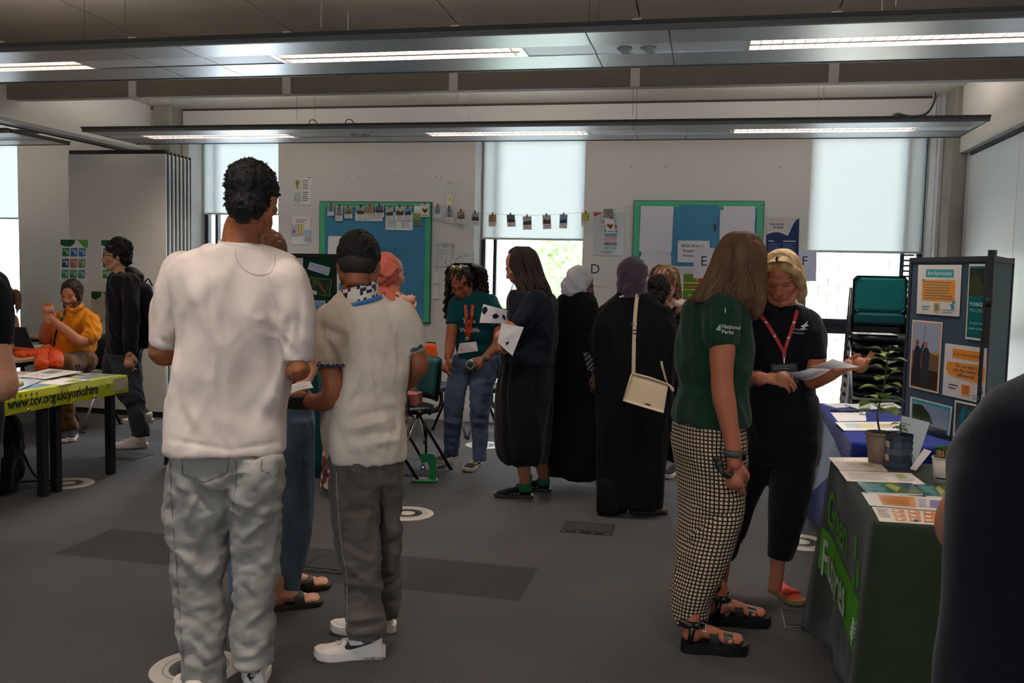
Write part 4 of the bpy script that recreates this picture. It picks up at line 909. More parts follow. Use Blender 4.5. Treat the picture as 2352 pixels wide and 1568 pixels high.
MB().tube([bc+.032*np.array([math.cos(t), math.sin(t), -.9]) for t in np.linspace(0, 6.28, 16)], .011, 8).build('scrunchie', cloth('purple_scrunchie', C(70, 30, 90)), R3)
SOLB = mat('brown_sandal', C(52, 44, 36), rough=.6)
def sandal(h, yaw, parent, L_=.25, sole=SOLB, thick=.022, straps=((.45, .62), (.70, .80)), strapm=SOLB, ankle=False, plat=0, thong=False, buckle=False):
    M = rotz(yaw)[:3, :3]; T = lambda v: np.asarray(v, float)@M.T+np.asarray(h)
    ys = np.linspace(0, 1, 22); hw = np.interp(ys, [0, .04, .15, .4, .7, .9, .97, 1], [.012, .026, .034, .033, .047, .044, .028, .010]); out = [(a, b*L_-.008) for a, b in zip(hw, ys)]+[(-a, b*L_-.008) for a, b in zip(hw[::-1], ys[::-1])]
    n = len(out); v = []
    for z, k in ((0, .97), (.004, 1), (thick*.5, 1.0), (thick*.55, 1.03), (thick, 1.02)): v += [(a*k, b, z) for a, b in out]
    f = [(i*n+j, i*n+(j+1) % n, (i+1)*n+(j+1) % n, (i+1)*n+j) for i in range(4) for j in range(n)]+[tuple(range(n-1, -1, -1)), tuple(range(4*n, 5*n))]
    o = MB().add(T(v), f).build('sandal', sole, parent); t0 = thick
    def st(y0, y1, hgt, w):
        P = [T([(w*math.cos(a), y0+(y1-y0)*0, t0+hgt*math.sin(a))])[0] for a in np.linspace(0, math.pi, 12)]; Q = []
        for a in np.linspace(-.1, math.pi+.1, 13): Q.append((w*math.cos(a), t0-.003+hgt*max(0, math.sin(a))**.8))
        v = []; 
        for x, z in Q: v += [(x, y0, z), (x, y1, z*.90), (x*.95, y1, z*.90-.003), (x*.95, y0, z-.003)]
        m_ = len(Q); f = [(i*4+j, i*4+(j+1) % 4, i*4+4+(j+1) % 4, i*4+4+j) for i in range(m_-1) for j in range(4)]
        MB().add(T(v), f).build('strap', strapm, o)
    for a, b_ in straps: st(a*L_, b_*L_, (.092-.080*a if ankle else .074-.060*a) if not thong else .055, .044+.006*(a > .5))
    if ankle:
        P = [T([(.040*math.cos(a), .034+.046*math.sin(a), t0+.075)])[0] for a in np.linspace(0, 6.283, 20)]; MB().tube(P, .012, 6, flat=((0, 0, 1), 1.3)).build('strap', strapm, o)
        v = []; 
        for sx in (-1, 1): MB().tube([T([(sx*.036, .02, t0)])[0], T([(sx*.040, .03, t0+.07)])[0]], .012, 6).build('strap', strapm, o)
        if buckle:
            for sx in (-1, 1):
                q = T([(sx*.049, .055, t0+.062), (sx*.049, .082, t0+.058), (sx*.049, .078, t0+.090), (sx*.049, .052, t0+.094), (sx*.049, .055, t0+.062)]); MB().tube(q, .0022, 5).build('buckle', CHROME, o)
    return o
for q in (f1, f2): sandal((q[0], q[1], 0), YA, R3, .245, thong=True, straps=((.42, .60),))
# ---------- woman in coral headscarf behind the shorter man
R4 = person(820, 1120, 'woman in coral headscarf and patterned dress, hidden behind the shorter man'); Y4 = 5.6; A4 = away(850)
tr = rings_px([(668, 856, 916, Y4, .8), (690, 800, 940, Y4, .6), (740, 775, 945, Y4, .6), (850, 770, 930, Y4, .62), (960, 752, 935, Y4, .7), (1040, 744, 930, Y4, .7), (1115, 736, 925, Y4, .7)], .6, A4)
b = Blob().stack(tr); v, f = b.skin(.014, 2); v = folds(v, f, [(.008, (12, 12, 2), 0)], 3)
p3 = (v*38); nz = vnoise(p3); K = np.where(nz[:, None] > .25, C(206, 180, 160), np.where(nz[:, None] < -.3, C(60, 30, 28), C(122, 62, 52)))
put('patterned_dress', [(v, f, K)], mat('patterned_viscose', attr=True, rough=.8), R4)
COR = cloth('coral_scarf', C(196, 104, 86)); hc = W(884, 626, Y4)
b = Blob().ball(hc+[0, .0, .01], (.098, .112, .125)).stack(rings_px([(650, 862, 906, Y4, 1), (685, 846, 925, Y4, .8), (712, 838, 940, Y4+.02, .7)], .8, A4)).limb(Wp((870, 690, Y4-.08), (835, 706, Y4-.1), (772, 694, Y4-.02)), [.05, .05, .035]); v, f = b.skin(.010, 2); v = folds(v, f, [(.005, (20, 20, 14), .5)], 5)
put('headscarf', [(v, f)], COR, R4)
put('body', [(*Blob().stack(shrink(tr, .8)).skin(.018, 1), SKF), head(hc+np.array([.026, .030, 0]), A4-R_(70), .15, 0, .98, .008, SKF), (*Blob().limb(Wp((922, 720, Y4), (940, 780, Y4), (938, 720, Y4-.1)), [.045, .042, .03]).skin(.01, 2), SKF), (*hand(W(938, 716, Y4-.1), (0, 0, 1), (0, -1, .2), 1, .9, .8), SKF)], SKIN, R4)
# ---------- curly-haired woman in teal t-shirt and jeans, bending down
R5 = person(1062, 1088, 'curly dark-haired woman in teal t-shirt and blue jeans, sunglasses on head'); Y5 = 6.35; A5 = away(1090)+math.pi
tr = rings_px([(668, 1060, 1112, Y5-.05, .8), (690, 1035, 1135, Y5-.05, .6), (730, 1035, 1148, Y5-.04, .62), (770, 1046, 1145, Y5-.02, .62), (810, 1048, 1148, Y5, .62), (838, 1062, 1150, Y5, .66)], .62, away(1090)+R_(10))
b = Blob().stack(tr); Sa, Sb = Wp((1048, 700, Y5-.1), (1040, 745, Y5-.15)), Wp((1124, 694, Y5-.05), (1140, 725, Y5-.10), (1146, 752, Y5-.14)); b.limb(Sa, [.06, .052], round_=False).ball(Sa[0], .06); b.limb(Sb, [.062, .06, .054], round_=False).ball(Sb[0], .062)
TEAL = cloth('teal_jersey', C(14, 78, 86)); v5, f5, o5 = garment('t_shirt', b, .010, TEAL, R5, 2, [(.005, (10, 10, 5), .4)], [(1060, 780, 1140, 800, -.008, 6), (1060, 760, 1130, 770, .006, 6)], 3); bv5 = bvh((v5, f5))
L1 = [(815, 1040, 1096, Y5, 1), (860, 1030, 1080, Y5-.05, 1), (900, 1022, 1070, Y5-.1, 1), (960, 1019, 1062, Y5-.08, .95), (1000, 1020, 1058, Y5-.02, .95), (1046, 1020, 1053, Y5+.05, 1)]
L2 = [(815, 1080, 1146, Y5, 1), (860, 1080, 1140, Y5, 1), (900, 1078, 1131, Y5-.02, 1), (960, 1079, 1123, Y5-.02, .95), (1000, 1084, 1121, Y5, .95), (1058, 1086, 1116, Y5, 1)]
b = Blob().stack(rings_px(L1), ex=2.1).stack(rings_px(L2), ex=2.1).stack(rings_px([(812, 1050, 1142, Y5, .65), (845, 1040, 1143, Y5, .66)], .65, away(1090)))
garment('jeans', b, .0095, cloth('blue_denim', C(92, 112, 142), var=.28, vscale=7, bump=.3, bscale=500), R5, 2, [(.003, (14, 14, 16), .4)], [(1022, 955, 1060, 962, -.007, 4), (1022, 968, 1060, 975, .006, 4), (1084, 960, 1122, 958, -.007, 4), (1082, 972, 1122, 970, .006, 4), (1084, 985, 1122, 984, -.006, 4), (1026, 1010, 1050, 1016, .006, 4), (1050, 830, 1090, 880, -.005, 6)], 6)
hc = W(1060, 652, Y5-.12); H5 = A5-R_(22)
FA5 = C(166, 98, 70); armA = Sa+Wp((1034, 785, Y5-.2), (1033, 812, Y5-.28), (1030, 828, Y5-.34)); armB = Sb+Wp((1143, 790, Y5-.2), (1128, 808, Y5-.3), (1112, 824, Y5-.38))
# longer lower arm on the image left
armA = Sa+Wp((1034, 790, Y5-.2), (1032, 806, Y5-.26), (1029, 820, Y5-.32))
put('body', [(*Blob().stack(shrink(tr, .8)).stack(shrink(rings_px(L1), .7)).stack(shrink(rings_px(L2), .7)).skin(.018, 1), FA5), (*Blob().limb([hc+[0, 0, -.05]]+Wp((1072, 680, Y5-.08), (1082, 705, Y5-.04)), [.045, .05, .06]).limb(armA, [.044, .042, .040, .036, .028]).limb(armB, [.046, .043, .04, .040, .034, .027]).skin(.009, 2), FA5), head(hc, H5, .50, .08, .98, .005, FA5, brow=C(35, 24, 20)), (*hand(W(1029, 820, Y5-.32), (-.1, -.25, -1), (-.9, -.3, 0), -1, .95, .45), FA5), (*hand(W(1111, 825, Y5-.39), (-.9, -.2, -.35), (.1, -.8, .5), -1, .95, .6), FA5)], SKIN, R5)
hr = rings_px([(604, 1048, 1086, Y5-.06, .9), (620, 1032, 1108, Y5-.05, .9), (645, 1030, 1112, Y5-.02, .9), (680, 1028, 1114, Y5-.02, .9), (715, 1026, 1108, Y5-.03, .8), (742, 1032, 1100, Y5-.05, .7), (760, 1040, 1090, Y5-.06, .6)], .9, away(1075))
M5 = euler(H5, .50, .08)[:3, :3]; b = Blob().ball(hc+M5@np.array([0, -.026, .040]), (.088, .092, .086)).stack(shrink([(c+np.array([.02, .09, 0]), a, bb, y) for c, a, bb, y in hr[1:]], .8)); v, f = b.skin(.010, 1); v = folds(v, f, [(.008, (30, 30, 20), 0)], 2)
CUR = mat('dark_curls', C(34, 24, 20), rough=.5, var=.4, vscale=30, spec=.4); ho = put('hair', [(v, f)], CUR, R5)
fw5 = M5@np.array([0, 1., 0]); fa = math.atan2(fw5[1], fw5[0])-hr[3][3]
strands(hr, 120, .008, 3, curl=.011, cf=17, jit=.12, m=CUR, name='curls', parent=ho, arc=(fa+1.2, fa+6.283-1.2), lens=(.75, 1.), ksub=7, out=1.04)['kind'] = 'stuff'
sg = MB()
for k, (x, y) in enumerate(((1040, 616), (1055, 617))):
    c = W(x, y, Y5-.24); sg.tube([c+[0, .008, .002], c, c+[0, -.004, 0]], [.022, .021, .018], 16)
o = sg.build('sunglasses', mat('mirror_lens', (.55, .6, .35), rough=.08, metal=1), R5); MB().tube([W(1034, 616, Y5-.22), W(1046, 613, Y5-.24), W(1062, 617, Y5-.22), W(1075, 625, Y5-.12)], .003, 5).build('frame', BLACKF, o)
ribbon(bv5, [(1069, 700), (1071, 730), (1072, 765), (1074, 780)], 7, .012, 'lanyard', mat('orange_lanyard', C(205, 66, 36), rough=.6), R5, Y5-.2); ribbon(bv5, [(1086, 700), (1083, 730), (1078, 765), (1075, 780)], 7, .014, 'lanyard', mat('orange_lanyard'), R5, Y5-.2)
c = W(1073, 778, Y5-.22); MB().tube([c, c+[0, -.006, 0]], .016, 14).build('badge_reel', mat('reel_grey', C(140, 138, 140), rough=.4), R5)
s = Sheet(W(1056, 788, Y5-.25), W(1094, 784, Y5-.24), W(1098, 806, Y5-.25), W(1050, 812, Y5-.25), base=(.72, .70, .72)); s.lines(.1, .2, .5, 5, .13, (.35, .3, .35)).rect(.55, .1, .92, .9, (.85, .83, .85)); s.build('name_badge', parent=R5)
text_px(bv5, 'Tees', 1062, 742, 11, (.72, .74, .72), 'lettering', PRINT, o5, off=.004, bold=True, fallY=Y5-.15); text_px(bv5, 'Wildlife', 1056, 762, 10, (.72, .74, .72), 'lettering', PRINT, o5, off=.004, bold=True, fallY=Y5-.15)
MB().tube([W(1113, 824, Y5-.385)+.030*np.array([0.45*math.cos(t), math.sin(t), .9*math.cos(t)]) for t in np.linspace(0, 6.28, 18)], .007, 6).build('wristband', mat('teal_band', C(30, 140, 135), rough=.5), R5)
c = W(1080, 837, Y5-.50); t = MB(); t.tube([c+[0, .045, 0], c, c+[0, -.003, 0]], [.034, .034, .030], 20, smooth=False); o = t.build('drink_can', mat('tin_metal', C(190, 200, 195), rough=.25, metal=.9)); tag(o, 'round silver tin held by the curly-haired woman', 'tin'); MB().tube([c+[0, -.0035, 0], c+[0, -.006, 0]], [.02, .012], 16).build('lid', mat('tin_dark', C(70, 90, 95), rough=.3, metal=.7), o); o.name = 'tin'
VB = cloth('black_suede', C(26, 24, 28)); CS = mat('cream_rubber', C(205, 190, 160), rough=.6)
for (x, y, yw, lab) in ((1040, 1062, 150, 0), (1098, 1070, 160, 1)):
    p = WZ(x, y, 0); u, v2, f2, T = shoe((p[0], p[1], .03 if lab == 0 else 0), away(x)+R_(yw), .255, R5, VB, CS, laces=mat('cream_laces'), coll=.085, hs=.03, w=.046)
    for sd in (-1, 1): side_print(v2, f2, T, sd, [([(.05, .052), (.09, .060), (.13, .050), (.16, .055), (.16, .049), (.13, .043), (.09, .052), (.05, .045)], C(200, 190, 165))], 'side_stripe', PRINT, u)
# ---------- woman in navy t-shirt and long black skirt, reading
R6 = person(1205, 1148, 'long-haired woman in navy t-shirt, black skirt and green socks'); Y6 = 5.75; A6 = away(1210)+R_(62)
tr = rings_px([(668, 1176, 1262, Y6, .75), (690, 1166, 1277, Y6, .85), (730, 1164, 1281, Y6, .95), (790, 1168, 1278, Y6, .95), (826, 1156, 1271, Y6, .95), (834, 1156, 1270, Y6, .95)], .8, A6)
b = Blob().stack(tr); Sa = Wp((1230, 690, Y6-.14), (1212, 725, Y6-.18), (1188, 748, Y6-.20)); b.limb(Sa, [.072, .068, .060], round_=False).ball(Sa[0], .07)
NAVY = cloth('navy_jersey', C(22, 27, 40)); v6, f6, o6 = garment('t_shirt', b, .010, NAVY, R6, 2, [(.005, (9, 9, 3), .3)], [(1190, 760, 1270, 790, -.008, 8), (1200, 800, 1260, 790, .006, 8), (1222, 700, 1200, 745, .006, 8)], 3)
sk = rings_px([(822, 1160, 1266, Y6, .95), (840, 1154, 1268, Y6, .95), (900, 1142, 1268, Y6, .95), (960, 1139, 1266, Y6, .95), (1020, 1140, 1262, Y6, .95), (1050, 1148, 1258, Y6, .95), (1062, 1158, 1252, Y6, .9)], .9, A6)
garment('skirt', Blob().stack(sk), .011, cloth('black_skirt', C(13, 12, 13), bump=.3), R6, 2, [(.006, (11, 11, 1.6), .15)], [(1190, 860, 1200, 1040, -.008, 9), (1160, 900, 1158, 1020, .008, 8), (1230, 860, 1240, 1040, .006, 9)], 4)
hc = W(1193, 612, Y6); H6 = away(1193)+R_(80)
FA6 = C(196, 130, 98); arm = Sa+Wp((1180, 764, Y6-.18), (1160, 745, Y6-.2), (1146, 727, Y6-.22)); arm2 = Wp((1190, 700, Y6+.14), (1172, 755, Y6+.14), (1145, 775, Y6-.02), (1150, 800, Y6-.1))
f1, f2 = WZ(1206, 1143, 0), WZ(1248, 1128, 0)
put('body', [(*Blob().stack(shrink(tr, .78)).stack(shrink(sk, .7)).skin(.018, 1), FA6), (*Blob().limb([hc+[0, 0, -.06]]+Wp((1205, 655, Y6), (1215, 690, Y6)), [.045, .05, .07]).limb(arm, [.05, .048, .043, .042, .036, .027]).limb(arm2, [.045, .04, .035, .028]).limb([(f1[0], f1[1], .10), W(1202, 1062, Y6)], [.036, .052]).limb([(f2[0], f2[1], .10), W(1240, 1050, Y6+.05)], [.036, .052]).skin(.009, 2), FA6), head(hc, H6, .45, 0, .98, .006, FA6), (*hand(W(1146, 727, Y6-.22), (-.85, .1, .3), (.1, -1, .2), 1, .95, .8, thumb=.9), FA6), (*hand(W(1150, 800, Y6-.1), (.3, -.4, .2), (-.6, -.5, .2), 1, .9, .7), FA6)], SKIN, R6)
hr = rings_px([(566, 1182, 1214, Y6, .9), (580, 1164, 1230, Y6, .9), (605, 1166, 1240, Y6, .9), (635, 1172, 1250, Y6, .9), (660, 1180, 1262, Y6-.02, .9), (684, 1190, 1270, Y6-.04, .8)], .9, away(1200))
b = Blob().ball(hc+[.008, -.0, .025], (.092, .088, .095)).stack(shrink([(c, a, bb, y) for c, a, bb, y in rings_px([(575, 1178, 1226, Y6, .9), (600, 1190, 1240, Y6, .9), (640, 1194, 1250, Y6, .9), (675, 1206, 1264, Y6-.02, .7), (695, 1220, 1268, Y6-.04, .6)], .9, away(1200))], .95)); v, f = b.skin(.010, 2); v = folds(v, f, [(.004, (26, 26, 3), 0)], 2)
DBR = hairmat('dark_brown_hair', C(48, 33, 26), None); ho = put('hair', [(v, f)], DBR, R6)
fa = math.atan2(*(np.array([math.cos(H6), -math.sin(H6)])))
strands(hr, 110, .0055, 4, jit=.05, m=DBR, name='hair_strands', parent=ho, arc=(math.pi+.75-hr[0][3]*0, math.pi*3-.55), lens=(.8, 1))['kind'] = 'stuff'
bl_ = MB(); bl_.tube(catmull(Wp((1183, 640, Y6-.06), (1172, 668, Y6-.1), (1168, 690, Y6-.1), (1170, 676, Y6-.05), (1180, 655, Y6+.02)), 5), .0025, 5); bl_.build('mask_cord', BLACKF, R6)
MB().tube([W(1150, 732, Y6-.21)+.031*np.array([.75*math.cos(t), math.sin(t), -.65*math.cos(t)]) for t in np.linspace(0, 6.28, 18)], .004, 6).build('bracelet', BLACKF, R6)
GS = cloth('green_sock', C(24, 116, 70))
for q, yw, k in ((f1, 88, 0), (f2, 84, 1)):
    MB().tube([(q[0], q[1], .05), (q[0], q[1], .10), (q[0]+.003, q[1], .16)], [.045, .041, .044], 14).build('sock', GS, R6)
    hx = np.array([q[0], q[1]])+.055*np.array([math.cos(.3), math.sin(.3)]); u, v2, f2_, T = shoe((hx[0], hx[1], 0), away(1200)+R_(yw), .265, R6, cloth('black_suede'), mat('gum_sole', C(48, 38, 32), rough=.6), laces=BLACKF, coll=.085, hs=.022, w=.046)
    for sd in (-1, 1): side_print(v2, f2_, T, sd, [([(.095+.026*i, .03), (.105+.026*i, .03), (.094+.026*i, .066), (.084+.026*i, .066)], (.62, .62, .6)) for i in range(3)]+[([(.0, .05), (.035, .05), (.03, .08), (.004, .082)], (.62, .62, .6))], 'side_stripe', PRINT, u)
s = Sheet(W(1110, 698, Y6-.30), W(1165, 712, Y6-.28), W(1162, 742, Y6-.26), W(1101, 741, Y6-.30), base=(.78, .76, .80), bend=.01); NV = C(20, 22, 60)
s.poly([(.12+.11*math.cos(t)*(1 if t < 4.2 else .5), .32-.22*math.sin(t)) for t in np.linspace(.2, 5.2, 12)], NV).poly([(.45, .5), (.6, .35), (.72, .55), (.6, .72), (.48, .68)], NV).poly([(.85, .35), (.95, .5), (.98, .8), (.84, .6)], NV); s.build('stencil_sheet', 'white stencil sheet of leaf shapes held up by the navy t-shirt woman', 'paper')
s = Sheet(W(1152, 742, Y6-.27), W(1203, 751, Y6-.28), W(1177, 817, Y6-.26), W(1143, 786, Y6-.27), base=(.82, .81, .84)); s.poly([(.50+.09*math.cos(t), .66+.16*math.sin(t)) for t in np.linspace(0, 6, 12)], NV); s.build('stencil_sheet', 'white sheet with one leaf cut-out hanging below the navy woman\'s elbow', 'paper')
# ---------- woman in pale grey headscarf and black robe
BLK = cloth('black_crepe', C(9, 9, 10), rough=.8, spec=.15, bump=.2, sheen=.02)
R7 = person(1320, 1100, 'woman in light grey headscarf and long black robe, turned to the right'); Y7 = 6.15; A7 = away(1320)-R_(35); FA7 = C(112, 74, 54)
ab = rings_px([(668, 1300, 1352, Y7, .8), (686, 1281, 1366, Y7, .65), (720, 1276, 1374, Y7, .68), (800, 1275, 1376, Y7, .72), (900, 1268, 1384, Y7, .76), (1000, 1258, 1388, Y7, .8), (1060, 1252, 1388, Y7, .82), (1092, 1256, 1386, Y7, .82)], .7, A7)
b = Blob().stack(ab); arm = Wp((1352, 705, Y7-.1), (1366, 770, Y7-.16), (1362, 820, Y7-.1), (1376, 850, Y7)); b.limb(arm[:3], [.062, .06, .058])
garment('robe', b, .012, BLK, R7, 2, [(.006, (9, 9, 1.5), .1)])
hc = W(1334, 655, Y7); hd = head(hc, A7-R_(48), .28, 0, .96, .006, FA7)
put('body', [(*Blob().stack(shrink(ab, .75)).skin(.018, 1), FA7), (*Blob().limb([hc+[0, 0, -.04], hc+[0, 0, -.15]], [.048, .06]).limb(Wp((1362, 820, Y7-.12), (1368, 858, Y7-.16)), [.035, .028]).skin(.009, 1), FA7), hd, (*hand(W(1368, 860, Y7-.17), (.2, -.3, -1), (.5, -.8, .2), 1, .9, .6), FA7), (*foot(WZ(1345, 1096, 0)+[0, 0, .012], A7-R_(40), 1, .23), FA7)], SKIN, R7)
M = euler(A7-R_(48), .28)[:3, :3]; b = Blob().ball(hc+M@np.array([0, -.026, .036]), (.094, .098, .096)).ball(hc+M@np.array([0, -.05, -.03]), (.085, .075, .09)); b.limb([hc+M@np.array([0, .03, -.125]), hc+M@np.array([-.06, -.01, -.12]), hc+[0, .0, -.19]], [.045, .05, .085]).limb([hc+M@np.array([0, .052, -.10]), hc+M@np.array([.055, .005, -.02])], [.026, .035]).limb([hc+M@np.array([0, .052, -.10]), hc+M@np.array([-.055, .005, -.02])], [.026, .035])
v, f = b.skin(.009, 2); v = folds(v, f, [(.0028, (16, 16, 26), .6)], 3); put('headscarf', [(v, f)], cloth('grey_scarf', C(206, 202, 210), sheen=.3), R7)
h_ = WZ(1345, 1096, 0); sandal((h_[0], h_[1], 0), A7-R_(40), R7, .24, mat('black_sole', C(20, 18, 18)), straps=((.45, .58),), strapm=mat('black_sole'))
# patterned clutch carried by her
b = Sheet(W(1338, 806, Y7-.26), W(1374, 818, Y7-.26), W(1374, 856, Y7-.26), W(1350, 852, Y7-.26), base=C(24, 24, 28), thick=.03)
for i in range(6):
    for j in range(8):
        if (i+j) % 2: b.poly([(.02+i*.165, .03+j*.12), (.02+i*.165+.10, .01+j*.12), (.02+i*.165+.12, .06+j*.12), (.02+i*.165+.03, .08+j*.12)], C(206, 206, 204))
b.build('clutch_bag', 'black and white checked clutch at the grey-scarf woman\'s side', 'bag')
# ---------- woman in plum headscarf, back view, cream shoulder bag
R8 = person(1450, 1185, 'woman in dark plum headscarf and black robe, seen from behind'); Y8 = 5.62; A8 = away(1455)
ab = rings_px([(670, 1424, 1486, Y8, .8), (684, 1408, 1502, Y8, .62), (705, 1386, 1526, Y8, .52), (745, 1367, 1549, Y8, .52), (800, 1362, 1552, Y8, .56), (880, 1368, 1546, Y8, .6), (960, 1370, 1540, Y8, .64), (1060, 1371, 1532, Y8, .66), (1130, 1371, 1524, Y8, .68), (1160, 1372, 1520, Y8, .68)], .6, A8)
b = Blob().stack(ab); b.limb(Wp((1518, 722, Y8), (1543, 780, Y8+.04), (1545, 830, Y8+.12), (1520, 850, Y8+.25)), [.062, .06, .056, .05]).limb(Wp((1396, 722, Y8), (1377, 790, Y8+.04), (1380, 850, Y8+.14)), [.062, .06, .055]); b.stack(rings_px([(1100, 1373, 1440, Y8-.06, .9), (1168, 1370, 1440, Y8-.06, .9), (1180, 1372, 1425, Y8-.06, .9)]))
v8, f8, o8 = garment('robe', b, .011, BLK, R8, 2, [(.006, (9, 9, 1.4), .1), (.003, (20, 20, 4), 0)]); bv8 = bvh((v8, f8))
hc = W(1452, 642, Y8); hz = WZ(1448, 1178, 0)
put('body', [(*Blob().stack(shrink(ab, .78)).skin(.018, 1), FA7), head(hc, A8, .2, 0, .96, .008, FA7), (*Blob().limb([hc+[0, 0, -.04], hc+[0, 0, -.18]], [.05, .07]).skin(.01, 1), FA7), (*foot((hz[0], hz[1], .012), away(1450)-R_(80), 1, .235), FA7), (*hand(W(1500, 850, Y8+.32), (-.5, 1, 0), (0, 0, 1), -1, .9), FA7)], SKIN, R8)
M = euler(A8, .2)[:3, :3]; b = Blob().ball(hc+M@np.array([0, -.024, .040]), (.098, .102, .100)).ball(hc+[0, 0, -.04], (.098, .098, .09)).stack(rings_px([(640, 1418, 1486, Y8, .95), (665, 1420, 1486, Y8, .85), (684, 1414, 1494, Y8, .8)], .9, A8)); v, f = b.skin(.009, 2); v = folds(v, f, [(.0025, (14, 14, 18), -.7)], 8); v = creases(v, f, [(1430, 672, 1470, 640, .006, 5), (1425, 660, 1440, 620, -.004, 6)])
put('headscarf', [(v, f)], cloth('plum_scarf', C(78, 62, 76), sheen=.3), R8)
sandal((hz[0], hz[1], 0), away(1450)-R_(80), R8, .245, mat('black_sole'), straps=((.35, .48), (.72, .82)), strapm=mat('black_sole'), ankle=True)
BAG = mat('cream_leather', C(206, 182, 150), rough=.5, var=.04, vscale=20, bump=.15, bscale=150)
bg_ = empty('shoulder_bag', W(1482, 900, Y8-.2), 'cream leather shoulder bag on the plum-scarf woman\'s back', 'bag'); YB_ = Y8-.235
q = [W(1451, 857, YB_), W(1535, 883, YB_+.01), W(1524, 948, YB_-.02), W(1431, 920, YB_-.02)]; n_ = np.cross(q[1]-q[0], q[3]-q[0]); n_ /= np.linalg.norm(n_); n_ *= -1 if n_[1] > 0 else 1
mb = MB(); N = 8; v = []
for i in range(N+1):
    for j in range(N+1):
        u, w = i/N, j/N; p = (q[0]*(1-u)+q[1]*u)*(1-w)+(q[3]*(1-u)+q[2]*u)*w; v.append(p+n_*(.012+.022*w**.5*math.sin(math.pi*min(max(u, .08), .92))))
m0 = len(v)
for i in range(N+1):
    for j in range(N+1): u, w = i/N, j/N; v.append((q[0]*(1-u)+q[1]*u)*(1-w)+(q[3]*(1-u)+q[2]*u)*w-n_*(.005+.02*w))
f = [(i*(N+1)+j, i*(N+1)+j+1, (i+1)*(N+1)+j+1, (i+1)*(N+1)+j) for i in range(N) for j in range(N)]+[tuple(x+m0 for x in (i*(N+1)+j, (i+1)*(N+1)+j, (i+1)*(N+1)+j+1, i*(N+1)+j+1)) for i in range(N) for j in range(N)]
ed = [j for j in range(N+1)]+[i*(N+1)+N for i in range(1, N+1)]+[N*(N+1)+j for j in range(N-1, -1, -1)]+[i*(N+1) for i in range(N-1, 0, -1)]
f += [(ed[i], ed[(i+1) % len(ed)], ed[(i+1) % len(ed)]+m0, ed[i]+m0) for i in range(len(ed))]
mb.add(v, f, smooth=True).build('bag_body', BAG, bg_); MB().tube([q[0]+n_*.012, (q[0]+q[1])/2+n_*.016+[0, 0, .006], q[1]+n_*.012], .007, 6).build('zip_edge', BAG, bg_)
MB().tube([q[0]+n_*.014, q[3]+n_*.014], .004, 5).build('piping', BAG, bg_)
bvb = bvh((np.array(v), f)); decal_px(bvb, [([(1482, 925), (1496, 929), (1495, 932), (1481, 928)], C(70, 40, 40))], 'bag_badge', PRINT, bg_, .003)
ribbon(bv8, [(1464, 676), (1461, 700), (1458, 740), (1456, 800), (1455, 858)], 8.5, .004, 'strap', BAG, bg_, Y8-.2); ribbon(bv8, [(1519, 829), (1522, 845), (1528, 866), (1532, 880)], 5, .004, 'strap', BAG, bg_, Y8-.15)
ribbon(bv8, [(1422, 682), (1440, 678), (1464, 676)], 4, .006, 'strap', BAG, bg_, Y8-.1)
for y in (745, 758, 766): ribbon(bv8, [(1450, y), (1456, y), (1462, y)], 3, .007, 'buckle', CHROME if y == 745 else BLACKF, bg_, Y8-.2)
MB().tube(catmull([q[1]+n_*.01, W(1545, 892, YB_), W(1546, 898, YB_), W(1540, 890, YB_)], 4), .006, 6).build('tassel', BAG, bg_)
# ---------- curly fair-haired woman in cream top behind the group
R9 = person(1525, 1010, 'curly fair-haired woman in cream top, smiling down behind the group'); Y9 = 7.0; A9 = away(1525)+math.pi
tr = rings_px([(682, 1518, 1552, Y9, .8), (697, 1502, 1576, Y9, .6), (730, 1496, 1584, Y9, .6), (800, 1502, 1578, Y9, .62), (850, 1500, 1580, Y9, .65)], .6, away(1540)); b = Blob().stack(tr).limb(Wp((1568, 705, Y9), (1580, 740, Y9), (1578, 775, Y9-.1)), [.055, .05, .045]).limb(Wp((1508, 705, Y9), (1500, 740, Y9), (1500, 775, Y9-.1)), [.055, .05, .045])
garment('top', b, .011, cloth('cream_knit', C(206, 190, 178)), R9, 2, [(.006, (14, 14, 3), .1)])
lg = rings_px([(840, 1502, 1578, Y9, .7), (950, 1508, 1572, Y9, .7), (1018, 1512, 1568, Y9, .7)]); garment('trousers', Blob().stack(lg), .014, cloth('dark_trousers', C(40, 40, 46)), R9)
hc = W(1527, 650, Y9-.06); H9 = A9-R_(16)
put('body', [(*Blob().stack(shrink(tr, .8)).stack(shrink(lg, .8)).skin(.018, 1), SKF), (*Blob().limb([hc+[0, 0, -.05], hc+[.03, .05, -.16]], [.045, .055]).skin(.01, 1), SKF), head(hc, H9, .38, .1, .98, .006, C(214, 150, 128), smile=1)], SKIN, R9)
hr = rings_px([(608, 1512, 1540, Y9, .9), (622, 1498, 1552, Y9, .9), (645, 1494, 1556, Y9+.02, .9), (675, 1500, 1560, Y9+.02, .8), (705, 1520, 1562, Y9, .8), (720, 1528, 1556, Y9, .7)], .9, away(1527)); M9 = euler(H9, .38, .1)[:3, :3]
v, f = Blob().ball(hc+M9@np.array([0, -.030, .040]), (.088, .088, .084)).stack(shrink([(c+np.array([0, .07, 0]), a, bb, y) for c, a, bb, y in hr[1:]], .8)).skin(.010, 1); v = folds(v, f, [(.007, (36, 36, 20), 0)], 2); FAIR = mat('fair_curls', C(138, 100, 62), rough=.5, var=.4, vscale=30); ho = put('hair', [(v, f)], FAIR, R9)
